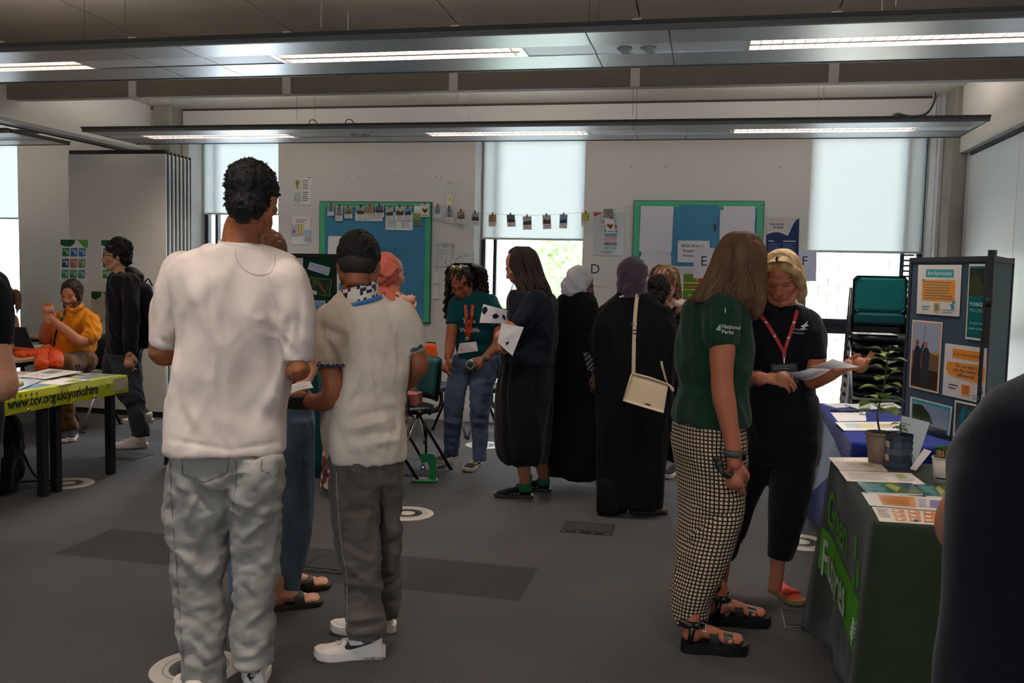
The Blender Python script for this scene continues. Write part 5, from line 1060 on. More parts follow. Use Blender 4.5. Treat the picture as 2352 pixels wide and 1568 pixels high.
fw = M9@np.array([0, 1., 0]); fa = math.atan2(fw[1], fw[0])-hr[3][3]; strands(hr, 70, .007, 3, curl=.010, cf=17, jit=.12, m=FAIR, name='curls', parent=ho, arc=(fa+.85, fa+6.283-.85), lens=(.6, 1.), ksub=7)['kind'] = 'stuff'
# ---------- dark-haired person in black in front of her
R10 = person(1548, 1085, 'person with short dark curly hair in black, behind the plum-scarf woman'); Y10 = 6.3
tr = rings_px([(705, 1520, 1560, Y10, .8), (722, 1512, 1590, Y10, .6), (780, 1508, 1596, Y10, .6), (900, 1512, 1592, Y10, .65), (1000, 1520, 1580, Y10, .7), (1060, 1530, 1570, Y10, .7)], .6, away(1540)); garment('dark_clothing', Blob().stack(tr), .013, cloth('black_cotton', C(20, 20, 23)), R10, 2, [(.006, (10, 10, 3), .1)])
hc = W(1512, 676, Y10-.02); put('body', [(*Blob().stack(shrink(tr, .8)).limb([hc+[0, 0, -.05], W(1530, 715, Y10)], [.05, .06]).skin(.016, 1), SK2), head(hc, away(1512)-R_(20), .4, 0, .9, .008, SK2)], SKIN, R10)
v, f = hair_cap(hc, away(1512)-R_(20), .4, 0, .92, .008, 1.04, .02, .007, 8, .01); put('hair', [(v, f)], CUR, R10)
p = WZ(1551, 1088, 0); shoe((p[0], p[1]+.02, 0), away(1551)+R_(160), .25, R10, cloth('black_suede'), SHS, coll=.08)
b = Blob(); hc2 = W(1572, 735, Y10-.25); b.ball(hc2, (.085, .09, .095)); v, f = b.skin(.009, 1); v = folds(v, f, [(.007, (34, 34, 34), 0)], 8)
R10b = person(1580, 1100, 'low dark curly head half hidden by the green polo woman\'s back'); 
put('hair', [(v, f)], CUR, R10b); tr = rings_px([(765, 1560, 1600, Y10-.25, .8), (785, 1545, 1630, Y10-.25, .6), (900, 1555, 1625, Y10-.25, .6), (1080, 1560, 1610, Y10-.25, .7)], .6, away(1580))
garment('dark_clothing', Blob().stack(tr), .014, cloth('black_cotton'), R10b); put('body', [(*Blob().stack(shrink(tr, .8)).limb([hc2, W(1582, 790, Y10-.25)], [.05, .06]).skin(.016, 1), SK2), head(hc2, away(1572)-R_(10), .3, 0, .88, .009, SK2)], SKIN, R10b)
# ---------- woman in green polo and checked trousers
R11 = person(1625, 1500, 'long-haired woman in green polo shirt and checked trousers'); Y11 = 3.72; A11 = away(1640)-R_(52)
tr = rings_px([(672, 1622, 1716, Y11, .8), (690, 1585, 1718, Y11, .8), (715, 1568, 1716, Y11, .8), (755, 1560, 1720, Y11, .85), (795, 1556, 1725, Y11, .85), (845, 1556, 1722, Y11, .85), (885, 1562, 1714, Y11, .85), (920, 1552, 1716, Y11, .85), (952, 1543, 1717, Y11, .85), (972, 1545, 1716, Y11, .85)], .8, A11)
b = Blob().stack(tr); Sa = Wp((1652, 712, Y11-.10), (1655, 750, Y11-.15), (1659, 797, Y11-.17)); b.limb(Sa, [.080, .074, .061], round_=False).ball(Sa[0], .078); b.stack(rings_px([(930, 1570, 1690, Y11-.03, .8), (985, 1600, 1660, Y11-.05, .9)]))
GRN = cloth('bottle_green_pique', C(24, 56, 40), bscale=500); v11, f11, o11 = garment('polo_shirt', b, .0075, GRN, R11, 3, [(.004, (9, 9, 4), .3)], [(1570, 860, 1620, 890, -.008, 8), (1600, 875, 1710, 865, -.006, 7), (1660, 850, 1720, 845, .006, 7), (1560, 720, 1590, 800, -.005, 9), (1628, 700, 1625, 800, -.008, 5), (1700, 760, 1690, 820, -.006, 6), (1560, 900, 1640, 915, .006, 10), (1570, 880, 1650, 900, -.005, 6), (1627, 793, 1692, 796, -.003, 3)], 3); bv11 = bvh((v11, f11))
text_px(bv11, 'National', 1657, 753, 9, C(205, 208, 200), 'lettering', PRINT, o11, ang=.08, off=.003, bold=True); text_px(bv11, 'Parks', 1657, 765, 9, C(205, 208, 200), 'lettering', PRINT, o11, ang=.08, off=.003, bold=True)
decal_px(bv11, [([(1644, 757), (1655, 744), (1655, 759)], C(205, 208, 200)), ([(1648, 754), (1655, 750), (1652, 757)], C(120, 140, 125))], 'emblem', PRINT, o11, .003)
L1 = [(955, 1550, 1706, Y11, .8), (1018, 1544, 1712, Y11, .8), (1070, 1552, 1712, Y11, .75), (1109, 1558, 1708, Y11-.02, .72), (1163, 1560, 1704, Y11-.04, .7), (1217, 1558, 1692, Y11-.06, .7), (1260, 1551, 1678, Y11-.07, .72), (1308, 1546, 1661, Y11-.08, .75), (1355, 1542, 1642, Y11-.08, .8), (1399, 1540, 1628, Y11-.08, .85), (1428, 1541, 1617, Y11-.08, .9)]
L2 = [(1000, 1580, 1712, Y11+.12, .8), (1110, 1590, 1708, Y11+.14, .72), (1217, 1590, 1690, Y11+.15, .75), (1300, 1580, 1668, Y11+.16, .8), (1380, 1572, 1640, Y11+.16, .85)]
ja = rings_px(L1, .8, A11); jb = rings_px(L2, .8, A11)
def chk():
    m = mat('houndstooth_check', C(196, 180, 150), rough=.85, spec=.15, bump=.2, bscale=400); nt = m.node_tree; N, L = nt.nodes, nt.links; b = N['Principled BSDF']
    a = N.new('ShaderNodeAttribute'); a.attribute_name = 'UVW'; sp = N.new('ShaderNodeSeparateXYZ'); L.new(a.outputs['Vector'], sp.inputs[0]); o = []
    for k in (0, 1):
        x = N.new('ShaderNodeMath'); x.operation = 'MULTIPLY'; x.inputs[1].default_value = 1/.0155; L.new(sp.outputs[k], x.inputs[0]); y = N.new('ShaderNodeMath'); y.operation = 'FRACT'; L.new(x.outputs[0], y.inputs[0]); z = N.new('ShaderNodeMath'); z.operation = 'GREATER_THAN'; z.inputs[1].default_value = .62; L.new(y.outputs[0], z.inputs[0]); o.append(z)
    s_ = N.new('ShaderNodeMath'); s_.operation = 'ADD'; L.new(o[0].outputs[0], s_.inputs[0]); L.new(o[1].outputs[0], s_.inputs[1]); r = N.new('ShaderNodeValToRGB'); r.color_ramp.interpolation = 'CONSTANT'
    dv = N.new('ShaderNodeMath'); dv.operation = 'MULTIPLY'; dv.inputs[1].default_value = .5; L.new(s_.outputs[0], dv.inputs[0]); L.new(dv.outputs[0], r.inputs[0])
    r.color_ramp.elements[0].color = (*C(206, 188, 158), 1); r.color_ramp.elements[1].position = .4; r.color_ramp.elements[1].color = (*C(62, 46, 42), 1); e = r.color_ramp.elements.new(.9); e.color = (*C(34, 26, 26), 1); L.new(r.outputs[0], b.inputs['Base Color']); return m
def chuv(v):
    z = np.array([r[0][2] for r in ja])[::-1]; cx = np.interp(v[:, 2], z, np.array([r[0][0] for r in ja])[::-1]); cy = np.interp(v[:, 2], z, np.array([r[0][1] for r in ja])[::-1]); a = np.interp(v[:, 2], z, np.array([(r[1]+r[2])/2 for r in ja])[::-1])
    dx, dy = v[:, 0]-cx, v[:, 1]-cy; s_ = away(1630); th = np.arctan2(dx*math.cos(s_)+dy*math.sin(s_), -(-dx*math.sin(s_)+dy*math.cos(s_))); return np.c_[th*a, v[:, 2], v[:, 0]*0]
CJ = [(1580, 1180, 1620, 1165, .009, 9), (1575, 1225, 1640, 1190, -.010, 7), (1565, 1245, 1620, 1215, .009, 8), (1620, 1190, 1700, 1180, -.010, 6), (1600, 1160, 1640, 1200, -.008, 7), (1560, 1255, 1600, 1235, -.008, 6), (1640, 1120, 1700, 1160, .006, 10), (1600, 1060, 1640, 1140, .005, 12), (1650, 1020, 1655, 1100, -.006, 8)]
garment('checked_trousers', Blob().stack(ja, ex=2.2).stack(jb, ex=2.2), .0085, chk(), R11, 2, [(.003, (8, 8, 8), .5)], CJ, 4, uv=chuv)
FA11 = C(178, 106, 78); hc = W(1708, 612, Y11); H11 = away(1700)-R_(32)
arm = Sa+Wp((1658, 830, Y11-.18), (1660, 895, Y11-.18), (1672, 960, Y11-.18), (1685, 1030, Y11-.18), (1688, 1062, Y11-.18))
f1, f2 = WZ(1568, 1494, 0), WZ(1630, 1431, 0); YF = away(1620)-R_(80)
put('body', [(*Blob().stack(shrink(tr, .78)).stack(shrink(ja, .68)).stack(shrink(jb, .68)).skin(.018, 1), FA11), (*Blob().limb([hc+[-.01, -.01, -.06]]+Wp((1690, 660, Y11), (1680, 690, Y11)), [.048, .052, .08]).limb(arm, [.062, .060, .052, .051, .044, .046, .037, .031, .033], k=5).limb([(f1[0]-.035*math.sin(YF), f1[1]+.035*math.cos(YF), .13), W(1580, 1385, Y11-.08)], [.035, .034]).limb([(f2[0]-.035*math.sin(YF), f2[1]+.035*math.cos(YF), .13), W(1606, 1340, Y11+.14)], [.035, .034]).skin(.008, 3), FA11), head(hc, H11, .25, 0, .98, .006, FA11), (*hand(W(1688, 1060, Y11-.18), (.0, .15, -1), (-.45, -.9, 0), -1, .98, .3, fcurl=[.5, .4, .35, .25], vox=.004), FA11), (*foot((f1[0], f1[1], .04), YF, 1, .25), FA11), (*foot((f2[0], f2[1], .04), YF, 1, .25), FA11)], SKIN, R11)
hrL = [(532, 1686, 1722, Y11, .9), (545, 1664, 1742, Y11, .9), (575, 1645, 1756, Y11, .9), (610, 1632, 1758, Y11, .9), (645, 1616, 1757, Y11, .85), (675, 1604, 1757, Y11-.02, .75), (695, 1650, 1756, Y11-.04, .7), (718, 1672, 1750, Y11-.04, .6), (733, 1690, 1740, Y11-.03, .5)]
hr = rings_px(hrL, .9, away(1690)); hs_ = [(hc+np.array([0, 0, 0]), 0, 0, 0)]
b = Blob().ball(W(1703, 590, Y11), (.098, .10, .10)).stack([(c+np.array([0, .0, 0]), a*.93, bb*.9, y) for c, a, bb, y in hr[1:]]); b.stack(rings_px([(620, 1630, 1680, Y11-.06, .8), (660, 1607, 1665, Y11-.07, .8), (683, 1592, 1650, Y11-.08, .7), (692, 1586, 1632, Y11-.08, .6)])); v, f = b.skin(.008, 2); v = folds(v, f, [(.004, (24, 24, 2.4), .25)], 2)
LBR = hairmat('auburn_brown_hair', C(96, 66, 42), None); ho = put('hair', [(v, f)], LBR, R11)
strands(hr, 240, .0042, 4, jit=.03, m=LBR, name='hair_strands', parent=ho, arc=(math.pi-.6, 2*math.pi+.9), lens=(.8, 1), out=.97, ksub=6)['kind'] = 'stuff'
strands(rings_px([(560, 1655, 1700, Y11-.05, .8), (620, 1630, 1690, Y11-.07, .8), (660, 1606, 1670, Y11-.08, .8), (685, 1588, 1655, Y11-.09, .7), (696, 1581, 1640, Y11-.09, .6)]), 90, .004, 5, jit=.04, m=LBR, name='hair_strands', parent=ho, arc=(math.pi-.3, 2*math.pi+.3), lens=(.85, 1), out=1.02)['kind'] = 'stuff'
WA = mat('slate_strap', C(62, 66, 74), rough=.5); c = W(1687, 1040, Y11-.18); M = basis((0, .1, -1), (-.2, -1, 0)); mb = MB()
mb.tube([c+.037*np.array([math.cos(t)*1.0, math.sin(t)*.85, 0]) for t in np.linspace(0, 6.283, 24)], .011, 6, flat=((0, 0, 1), 1.25)); o = mb.build('watch_strap', WA, R11)
mt = np.eye(4); mt[:3, :3] = basis((.75, -.65, 0))[:3, :3]; mt[:3, 3] = c+[.026, -.026, 0]; MB().box((-.014, -.002, -.019), (.014, .010, .019), bev=.003, m=mt).build('watch_case', mat('watch_case', C(150, 130, 115), rough=.25, metal=.8), o); MB().box((-.011, .009, -.016), (.011, .0115, .016), m=mt).build('watch_face', mat('watch_face', C(8, 8, 10), rough=.1), o)
MB().tube([W(1665, 727, Y11-.2)-[0, 0, 0], W(1666, 706, Y11-.2)], .0025, 5).build('earring', CHROME, R11)
p = W(1652, 1066, Y11-.22); o = MB().ball(p, (.018, .012, .022)).tube(catmull([p, p+[.012, -.01, -.03], p+[.035, 0, -.045], p+[.05, .01, -.03]], 4), .009, 7).ball(p+[-.014, 0, .018], .012).build('keys', BLACKF); tag(o, 'small bunch of black keys in the green polo woman\'s hand', 'keys')
PL = mat('black_leather', C(16, 16, 18), rough=.35, spec=.5)
for q_ in (f1, f2): sandal((q_[0], q_[1], 0), YF, R11, .27, PL, thick=.045, straps=((.36, .50), (.58, .72)), strapm=PL, ankle=True, buckle=True)
# ---------- blonde woman in navy polo, red lanyard
R12 = person(1730, 1380, 'blonde woman in dark navy polo with red lanyard and red loafers'); Y12 = 4.3; A12 = away(1790)+R_(6)
tr = rings_px([(696, 1772, 1830, Y12, .8), (712, 1738, 1858, Y12, .6), (735, 1722, 1878, Y12, .56), (790, 1724, 1868, Y12, .62), (850, 1724, 1864, Y12, .66), (890, 1722, 1868, Y12, .66), (915, 1722, 1872, Y12, .66)], .6, A12)
b = Blob().stack(tr); Sb = Wp((1858, 742, Y12-.02), (1870, 785, Y12-.05), (1877, 828, Y12-.08)); Sa = Wp((1738, 742, Y12-.02), (1722, 790, Y12-.04), (1712, 830, Y12-.06)); b.limb(Sb, [.062, .060, .050], round_=False).ball(Sb[0], .062); b.limb(Sa, [.062, .060, .052], round_=False).ball(Sa[0], .062)
NV2 = cloth('dark_navy_pique', C(19, 21, 29), bscale=500); v12, f12, o12 = garment('polo_shirt', b, .008, NV2, R12, 2, [(.004, (9, 9, 5), .3)], [(1770, 800, 1860, 830, -.006, 9)], 2); bv12 = bvh((v12, f12))
co = W(1800, 708, Y12-.02); mb = MB()
for sd, (a0, a1) in ((-1, (1.72*math.pi-away(1790)*0, 2.35*math.pi)), (1, (.75*math.pi, 1.36*math.pi))):
    ta = np.linspace(a0, a1, 12) if sd == -1 else np.linspace(a0, a1, 12); v = []
    for i, t in enumerate(ta):
        for r, z in ((.062, .018), (.090, -.022), (.086, -.026), (.058, .014)): v.append(co+np.array([r*math.cos(t), r*math.sin(t)*.95, z]))
    m_ = len(ta); mb.add(v, [(i*4+j, i*4+(j+1) % 4, i*4+4+(j+1) % 4, i*4+4+j) for i in range(m_-1) for j in range(4)]+[(3, 2, 1, 0), tuple(range(m_*4-4, m_*4))], smooth=False)
mb.build('collar', NV2, o12)
L1 = [(905, 1724, 1874, Y12, .68), (960, 1718, 1881, Y12, .68), (1020, 1716, 1880, Y12, .66), (1060, 1720, 1874, Y12, .6)]
La = [(1000, 1784, 1880, Y12-.02, .9), (1076, 1774, 1872, Y12-.03, .9), (1145, 1767, 1858, Y12-.05, .9), (1217, 1766, 1840, Y12-.06, .9), (1270, 1764, 1820, Y12-.06, .95), (1282, 1765, 1817, Y12-.06, .95)]
Lb = [(1000, 1716, 1796, Y12, .9), (1080, 1704, 1772, Y12, .9), (1150, 1690, 1740, Y12-.02, .95), (1220, 1670, 1712, Y12-.05, .95), (1284, 1646, 1688, Y12-.08, .95)]
garment('trousers', Blob().stack(rings_px(L1, .66, A12)).stack(rings_px(La)).stack(rings_px(Lb)), .010, cloth('black_twill', C(20, 20, 24)), R12, 2, [(.005, (9, 9, 4), .3)])
FA12 = C(186, 116, 86); hc = W(1795, 640, Y12-.06); H12 = away(1795)+math.pi+R_(-8)
arm = Sb+Wp((1868, 868, Y12-.1), (1872, 872, Y12-.16), (1905, 858, Y12-.30), (1932, 844, Y12-.36)); armL = Sa+Wp((1708, 862, Y12-.1), (1725, 868, Y12-.24), (1752, 869, Y12-.36))
put('body', [(*Blob().stack(shrink(tr, .8)).stack(shrink(rings_px(L1, .66, A12), .75)).stack(shrink(rings_px(La), .68)).stack(shrink(rings_px(Lb), .68)).skin(.018, 1), FA12), (*Blob().limb([hc+[0, .0, -.06]]+Wp((1798, 695, Y12), (1800, 720, Y12)), [.046, .050, .075]).limb(arm, [.048, .045, .042, .042, .040, .035, .027]).limb(armL, [.048, .045, .042, .041, .037, .028]).limb(Wp((1788, 1262, Y12-.06), (1785, 1310, Y12-.04), (1780, 1345, Y12-.02)), [.038, .033, .034]).limb(Wp((1664, 1270, Y12-.08), (1657, 1320, Y12-.06), (1652, 1350, Y12-.04)), [.036, .033, .034]).skin(.008, 3), FA12), head(hc, H12, .42, .07, 1.02, .0036, FA12, lip=C(158, 92, 84), brow=C(150, 108, 80), smile=.5), (*hand(W(1932, 844, Y12-.36), (.95, -.25, .2), (.2, .3, -.9), 1, .92, .35, thumb=.9, vox=.004), FA12), (*hand(W(1752, 868, Y12-.36), (1, -.1, -.02), (.0, -.55, .8), -1, .98, .45, thumb=.9, vox=.004), FA12)], SKIN, R12)
M = euler(H12, .42, .07)[:3, :3]; BLO = hairmat('blonde_hair', C(188, 156, 108), None); b = Blob().ball(hc+M@np.array([0, -.022, .046]), (.085, .092, .084)).ball(hc+M@np.array([0, -.05, -.02]), (.076, .055, .09))
for q_ in (-1, 1): b.limb([hc+M@np.array([q_*.035, .062, .085]), hc+M@np.array([q_*.074, .045, .045]), hc+M@np.array([q_*.084, .012, -.02]), hc+M@np.array([q_*.080, -.005, -.085]), hc+M@np.array([q_*.074, .0, -.115])], [.018, .022, .022, .024, .012])
v, f = b.skin(.006, 2); v = folds(v, f, [(.0035, (28, 28, 6), .1)], 2); ho = put('hair', [(v, f)], BLO, R12); q = random.Random(4); mb = MB()
for i in range(170):
    sd = -1 if i % 2 else 1; a = q.uniform(0, 1); px_ = .012+.03*a
    P = [np.array([sd*.004, .070-.13*a, .122-.02*abs(a-.4)]), np.array([sd*(.040+.01*q.random()), .068-.13*a, .104]), np.array([sd*.078, .048-.11*a, .05]), np.array([sd*(.088+.005*q.random()), .022-.09*a, -.02]), np.array([sd*(.086+.006*q.random()), .0-.06*a, -.08]), np.array([sd*(.076+.012*q.random()), .004-.05*a, -.118-.01*q.random()])]
    mb.tube([hc+M@p for p in catmull(P, 4)], [.0035]*14+[.003]*7, 5)
mb.build('hair_strands', BLO, ho)['kind'] = 'stuff'
MB().tube([hc+M@np.array([0, .03, .128]), hc+M@np.array([.002, .062, .116])], .006, 6).build('hair_clip', BLACKF, ho)
RED = mat('red_lanyard', C(186, 24, 36), rough=.55)
for k, P in enumerate(([(1742, 718), (1760, 740), (1780, 772), (1799, 806)], [(1831, 712), (1824, 740), (1812, 775), (1802, 806)], [(1801, 804), (1801, 822)])):
    o = ribbon(bv12, P, 8, .006+.002*k, 'lanyard', RED, R12, Y12-.14)
    if k < 2: decal_px(bv12, [([(x-3, y-2), (x+3, y-2), (x+2, y+2), (x-4, y+2)], (.7, .68, .66)) for x, y in (P[1], P[2])], 'lanyard_print', PRINT, R12, .011)
MB().tube([W(1801, 820, Y12-.2), W(1801, 836, Y12-.215)], .004, 6).build('clip', CHROME, R12)
s = Sheet(W(1770, 836, Y12-.2), W(1830, 834, Y12-.2), W(1835, 880, Y12-.21), W(1776, 884, Y12-.21), base=(.03, .03, .035)); s.lines(.1, .12, .9, 2, .1, (.2, .2, .2))
for i in range(5): s.rect(.36+i*.1, .5, .41+i*.1, .72, (.5, .5, .5))
s.build('name_badge', parent=R12)
LG = C(226, 220, 214)
decal_px(bv12, [([(1838, 749), (1848, 744), (1856, 736), (1853, 744), (1858, 748), (1850, 750), (1846, 756), (1843, 751)], LG), ([(1836, 755), (1845, 757), (1856, 756), (1845, 753)], LG)], 'emblem', PRINT, o12, .003)
for k, (t_, y) in enumerate((('YORKSHIRE DALES', 757), ('MILLENNIUM TRUST', 765))): text_px(bv12, t_, 1820, y, 3.4, LG, 'lettering', PRINT, o12, ang=.10, sx=.62, off=.003)
c = W(1745, 869, Y12-.34)
MB().tube([c+.030*np.array([.3*math.cos(t), .5*math.cos(t), math.sin(t)]) for t in np.linspace(0, 6.283, 18)], .005, 6).build('bracelet', mat('red_bead', C(190, 40, 50), rough=.5), R12)
c = W(1737, 869, Y12-.31); MB().tube([c+.032*np.array([.3*math.cos(t), .5*math.cos(t), math.sin(t)]) for t in np.linspace(0, 6.283, 18)], .006, 6).build('watch', mat('black_strap', C(30, 26, 26)), R12)
ORS = mat('red_suede', C(186, 62, 40), rough=.85, var=.1, vscale=30); ESP = mat('jute_sole', C(150, 118, 76), rough=.9, var=.2, vscale=80)
for (x, y, yw, ln) in ((1775, 1352, 210, .25), (1652, 1352, 184, .25)):
    p = WZ(x, y, 0); u, v2, f2_, T = shoe((p[0], p[1], 0), away(x)+R_(yw), ln, R12, ORS, ESP, coll=.062, toeh=.046, hs=.026, w=.045); bvv = bvh((v2, f2_)); mb = MB()
    for k in range(9):
        P = []
        for yy in (.55, .62, .70, .76):
            o_ = T([((-.030+.0075*k)*(1+.3*(yy-.55)), ln*yy, .3)])[0]; h = bvv.ray_cast(Vector(o_), Vector((0, 0, -1)))
            if h[0] is not None: P.append(np.array(h[0])+[0, 0, .004+.008*(yy > .7)])
        if len(P) == 4: mb.tube(P, .0036, 5)
    if mb.f: mb.build('fringe', ORS, u)
def leaf_paper(P, name, label, bend, bands):
    s = Sheet(*P, base=(.72, .69, .66), bend=bend); s.lines(.08, .12, .9, 7, .11, (.45, .42, .42), th=.3)
    for a in bands: s.rect(*a)
    return s.build(name, label, 'leaflet')
leaf_paper([W(1800, 852, Y12-.42), W(1862, 846, Y12-.52), W(1910, 848, Y12-.56), W(1846, 874, Y12-.46)], 'leaflet', 'folded grey leaflet in the blonde woman\'s hand nearer her badge', .02, [(.1, .55, .9, .9, (.4, .38, .38))])
leaf_paper([W(1862, 842, Y12-.50), W(1912, 824, Y12-.50), W(1974, 842, Y12-.46), W(1905, 846, Y12-.50)], 'leaflet', 'pale leaflet in the blonde woman\'s outstretched hand by the chair stack', .02, [(.1, .1, .5, .5, (.55, .5, .48))])
# ---------- foreground person at the right edge, navy top
R13 = empty('person', (1.35, 1.62, 0), 'person in plain navy top, only back and elbow in view at the right edge', 'person'); Y13 = 1.62; A13 = away(2400)
tr = rings_px([(850, 2400, 2640, Y13, .8), (895, 2340, 2730, Y13, .6), (945, 2290, 2790, Y13, .58), (1010, 2250, 2830, Y13, .6), (1100, 2216, 2850, Y13, .62), (1250, 2204, 2850, Y13, .66), (1400, 2195, 2860, Y13, .7), (1568, 2175, 2880, Y13, .74), (1700, 2170, 2890, Y13, .74)], .6, A13)
b = Blob().stack(tr, n=40); Sa = [W(2365, 985, Y13), W(2288, 1040, Y13+.05), W(2248, 1130, Y13+.14)]; b.limb(Sa, [.085, .072, .056], round_=False).ball(Sa[0], .085)
garment('navy_top', b, .012, cloth('navy_cotton', C(13, 14, 25)), R13, 3, [(.005, (7, 7, 2.4), .1)])
arm = Sa+[W(2208, 1190, Y13+.20), W(2210, 1232, Y13+.26), W(2300, 1240, Y13+.36)]
lg = [((1.28, 1.66, z), .20-.04*(1.1-z), .13, A13) for z in (.75, .6)]; b2 = Blob().stack([((1.37, 1.64, .82), .22, .15, A13), ((1.37, 1.64, .62), .22, .15, A13)])
for sx in (-.1, .1): b2.limb([(1.37+sx, 1.64, .75), (1.37+sx, 1.62, .45), (1.37+sx, 1.64, .08)], [.10, .075, .06])
garment('trousers', b2, .016, cloth('dark_trousers'), R13)
hc = np.array(tr[0][0])+[0.02, 0, .20]
put('body', [(*Blob().stack(shrink(tr, .8)).skin(.02, 1), SKF), (*Blob().limb([hc+[0, 0, -.05], np.array(tr[0][0])+[0, 0, -.03]], [.055, .08]).limb(arm, [.062, .056, .047, .047, .040, .032]).skin(.010, 2), SKF), head(hc, A13, .2, 0, 1, .009, SKF), (*hand(arm[-1], (.5, .8, 0), (0, 0, 1), -1), SKF)], SKIN, R13)
v, f = hair_cap(hc, A13, .2, 0, 1, .009, 1.02, .02, .0015, 8); put('hair', [(v, f)], BRN, R13)
for sx in (-.1, .1): shoe((1.37+sx, 1.62, 0), A13, .28, R13, cloth('black_suede'), SHS, vox=.008)
# ---------- seated man in orange shirt, clapping
CHB = mat('chair_black_vinyl', C(26, 27, 30), rough=.45, spec=.4)
def chair(p, yaw, label, back, group=None, seatc=None, scale=1.):
    """stacking conference chair; yaw = facing direction (0 = +Y)"""
    r = empty('conference_chair', (p[0], p[1], 0), label, 'chair', group); M = rotz(yaw)[:3, :3]; T = lambda v: np.asarray(v, float)@M.T+[p[0], p[1], 0]
    TM = np.eye(4); TM[:3, :3] = M; TM[:3, 3] = [p[0], p[1], 0]
    v, f = Blob().stack([((0, .01, .435), .21, .20, 0), ((0, .01, .455), .225, .215, 0), ((0, .01, .480), .22, .21, 0), ((0, .01, .49), .19, .18, 0)], 2, 24, 5).skin(.012, 1); put('seat', [(T(v), f)], CHB, r)
    def bk(w, h, t, y0, z0, mt_, nm, off=0):
        v = []; n = 9
        for s_ in (0, 1):
            for i in range(n):
                for j in range(n):
                    u, k = i/(n-1)*2-1, j/(n-1)*2-1; e = max(abs(u), abs(k)); ed = 1-.5*(max(0, e-.75)/.25)**2*(0 if s_ else 1)
                    x = u*w*(1-.06*max(0, k)); z = z0+k*h; y = y0-.12*(z-.6)-.045*(u*u)*-1+(t*ed if s_ == 0 else 0); rr = max(0, abs(u)+abs(k)-1.7)*.12; v.append((x*(1-rr), y, z-(z-z0)*rr))
        f = [(i*n+j, (i+1)*n+j, (i+1)*n+j+1, i*n+j+1) for i in range(n-1) for j in range(n-1)]; f += [tuple(a+n*n for a in reversed(q)) for q in f]
        ed_ = [j for j in range(n)]+[i*n+n-1 for i in range(1, n)]+[(n-1)*n+j for j in range(n-2, -1, -1)]+[i*n for i in range(n-2, 0, -1)]; f += [(ed_[i], ed_[(i+1) % len(ed_)], ed_[(i+1) % len(ed_)]+n*n, ed_[i]+n*n) for i in range(len(ed_))]
        return MB().add(T(v), f, smooth=True).build(nm, mt_, r)
    bk(.212, .165, .03, -.205, .685, CHB, 'back_shell'); bk(.195, .148, .022, -.178, .69, back, 'backrest')
    for sx in (-1, 1):
        MB().tube(T(catmull([(sx*.215, -.17, .62), (sx*.222, -.16, .50), (sx*.225, -.06, .44)], 3)), .014, 8).build('back_frame', BLACKM, r)
        MB().tube(T([(sx*.225, .02, .455), (sx*.235, .24, .012)]), .0125, 8).build('leg', CHROME, r); MB().tube(T([(sx*.225, .03, .455), (sx*.235, -.25, .012)]), .0125, 8).build('leg', BLACKM, r)
        MB().ball(T([(sx*.238, .025, .45)])[0], .026).build('pivot', BLACKF, r)
        for yy in (.243, -.253): MB().tube(T([(sx*.235, yy, .02), (sx*.236, yy*1.02, 0)]), .016, 8).build('foot', BLACKF, r)
    MB().tube(T([(-.225, .05, .42), (.225, .05, .42)]), .009, 6).build('stretcher', CHROME, r)
    return r
R14 = empty('person', (-5.9, 7.1, 0), 'bearded man in orange shirt seated and clapping', 'person'); Y14 = 7.05
R14o = W(172, 845, Y14)
tr = rings_px([(706, 152, 196, Y14, .8), (722, 134, 212, Y14, .6), (745, 122, 222, Y14, .62), (780, 124, 218, Y14, .68), (815, 126, 212, Y14, .72), (836, 132, 206, Y14, .72)], .62, away(170)+R_(35)+math.pi)
b = Blob().stack(tr); Sa = Wp((208, 738, Y14-.05), (212, 765, Y14-.12), (196, 782, Y14-.2)); Sb = Wp((134, 738, Y14-.02), (122, 765, Y14-.12)); b.limb(Sa, [.078, .074, .064], round_=False).ball(Sa[0], .078).limb(Sb, [.07, .06], round_=False).ball(Sb[0], .07)
ORG = cloth('orange_cotton', C(224, 140, 26)); v14, f14, o14 = garment('shirt', b, .010, ORG, R14, 2, [(.006, (12, 12, 8), .5)], [(150, 790, 200, 780, -.008, 5), (140, 810, 200, 815, .006, 5), (160, 740, 180, 800, -.005, 6)], 3); bv14 = bvh((v14, f14))
MB().tube(catmull(Wp((154, 706, Y14-.12), (168, 716, Y14-.15), (182, 706, Y14-.12), (190, 700, Y14)), 4), .012, 6, flat=((0, 0, 1), 1.6)).build('collar', ORG, o14)
ribbon(bv14, [(150, 712), (144, 730), (133, 750), (128, 770), (124, 800)], 6, .006, 'lanyard', mat('lanyard_dark', C(40, 40, 30)), R14, Y14-.2)
th = Wp((178, 830, Y14), (150, 835, Y14-.35), (132, 838, Y14-.48)); th2 = Wp((190, 832, Y14+.12), (165, 832, Y14-.25), (150, 834, Y14-.42)); b = Blob().ball(W(172, 828, Y14), (.20, .17, .13)); kn = th[-1]; kn2 = th2[-1]
b.limb(th, [.10, .085, .072]).limb([kn, (kn[0]-.03, kn[1]+.02, .22), (kn[0], kn[1]+.06, .10)], [.072, .058, .05]).limb(th2, [.10, .085, .072]).limb([kn2, (kn2[0], kn2[1]+.02, .22), (kn2[0]+.02, kn2[1]+.06, .10)], [.072, .058, .05]); garment('trousers', b, .012, cloth('brown_chino', C(112, 82, 56)), R14, 2, [(.005, (14, 14, 14), .4)])
FA14 = C(206, 138, 104); hc = W(164, 680, Y14-.04); H14 = away(170)+math.pi+R_(28)*-1
armA = Sa+Wp((180, 782, Y14-.24), (150, 758, Y14-.30), (118, 733, Y14-.34)); armB = Sb+Wp((103, 780, Y14-.22), (104, 755, Y14-.3), (110, 735, Y14-.35))
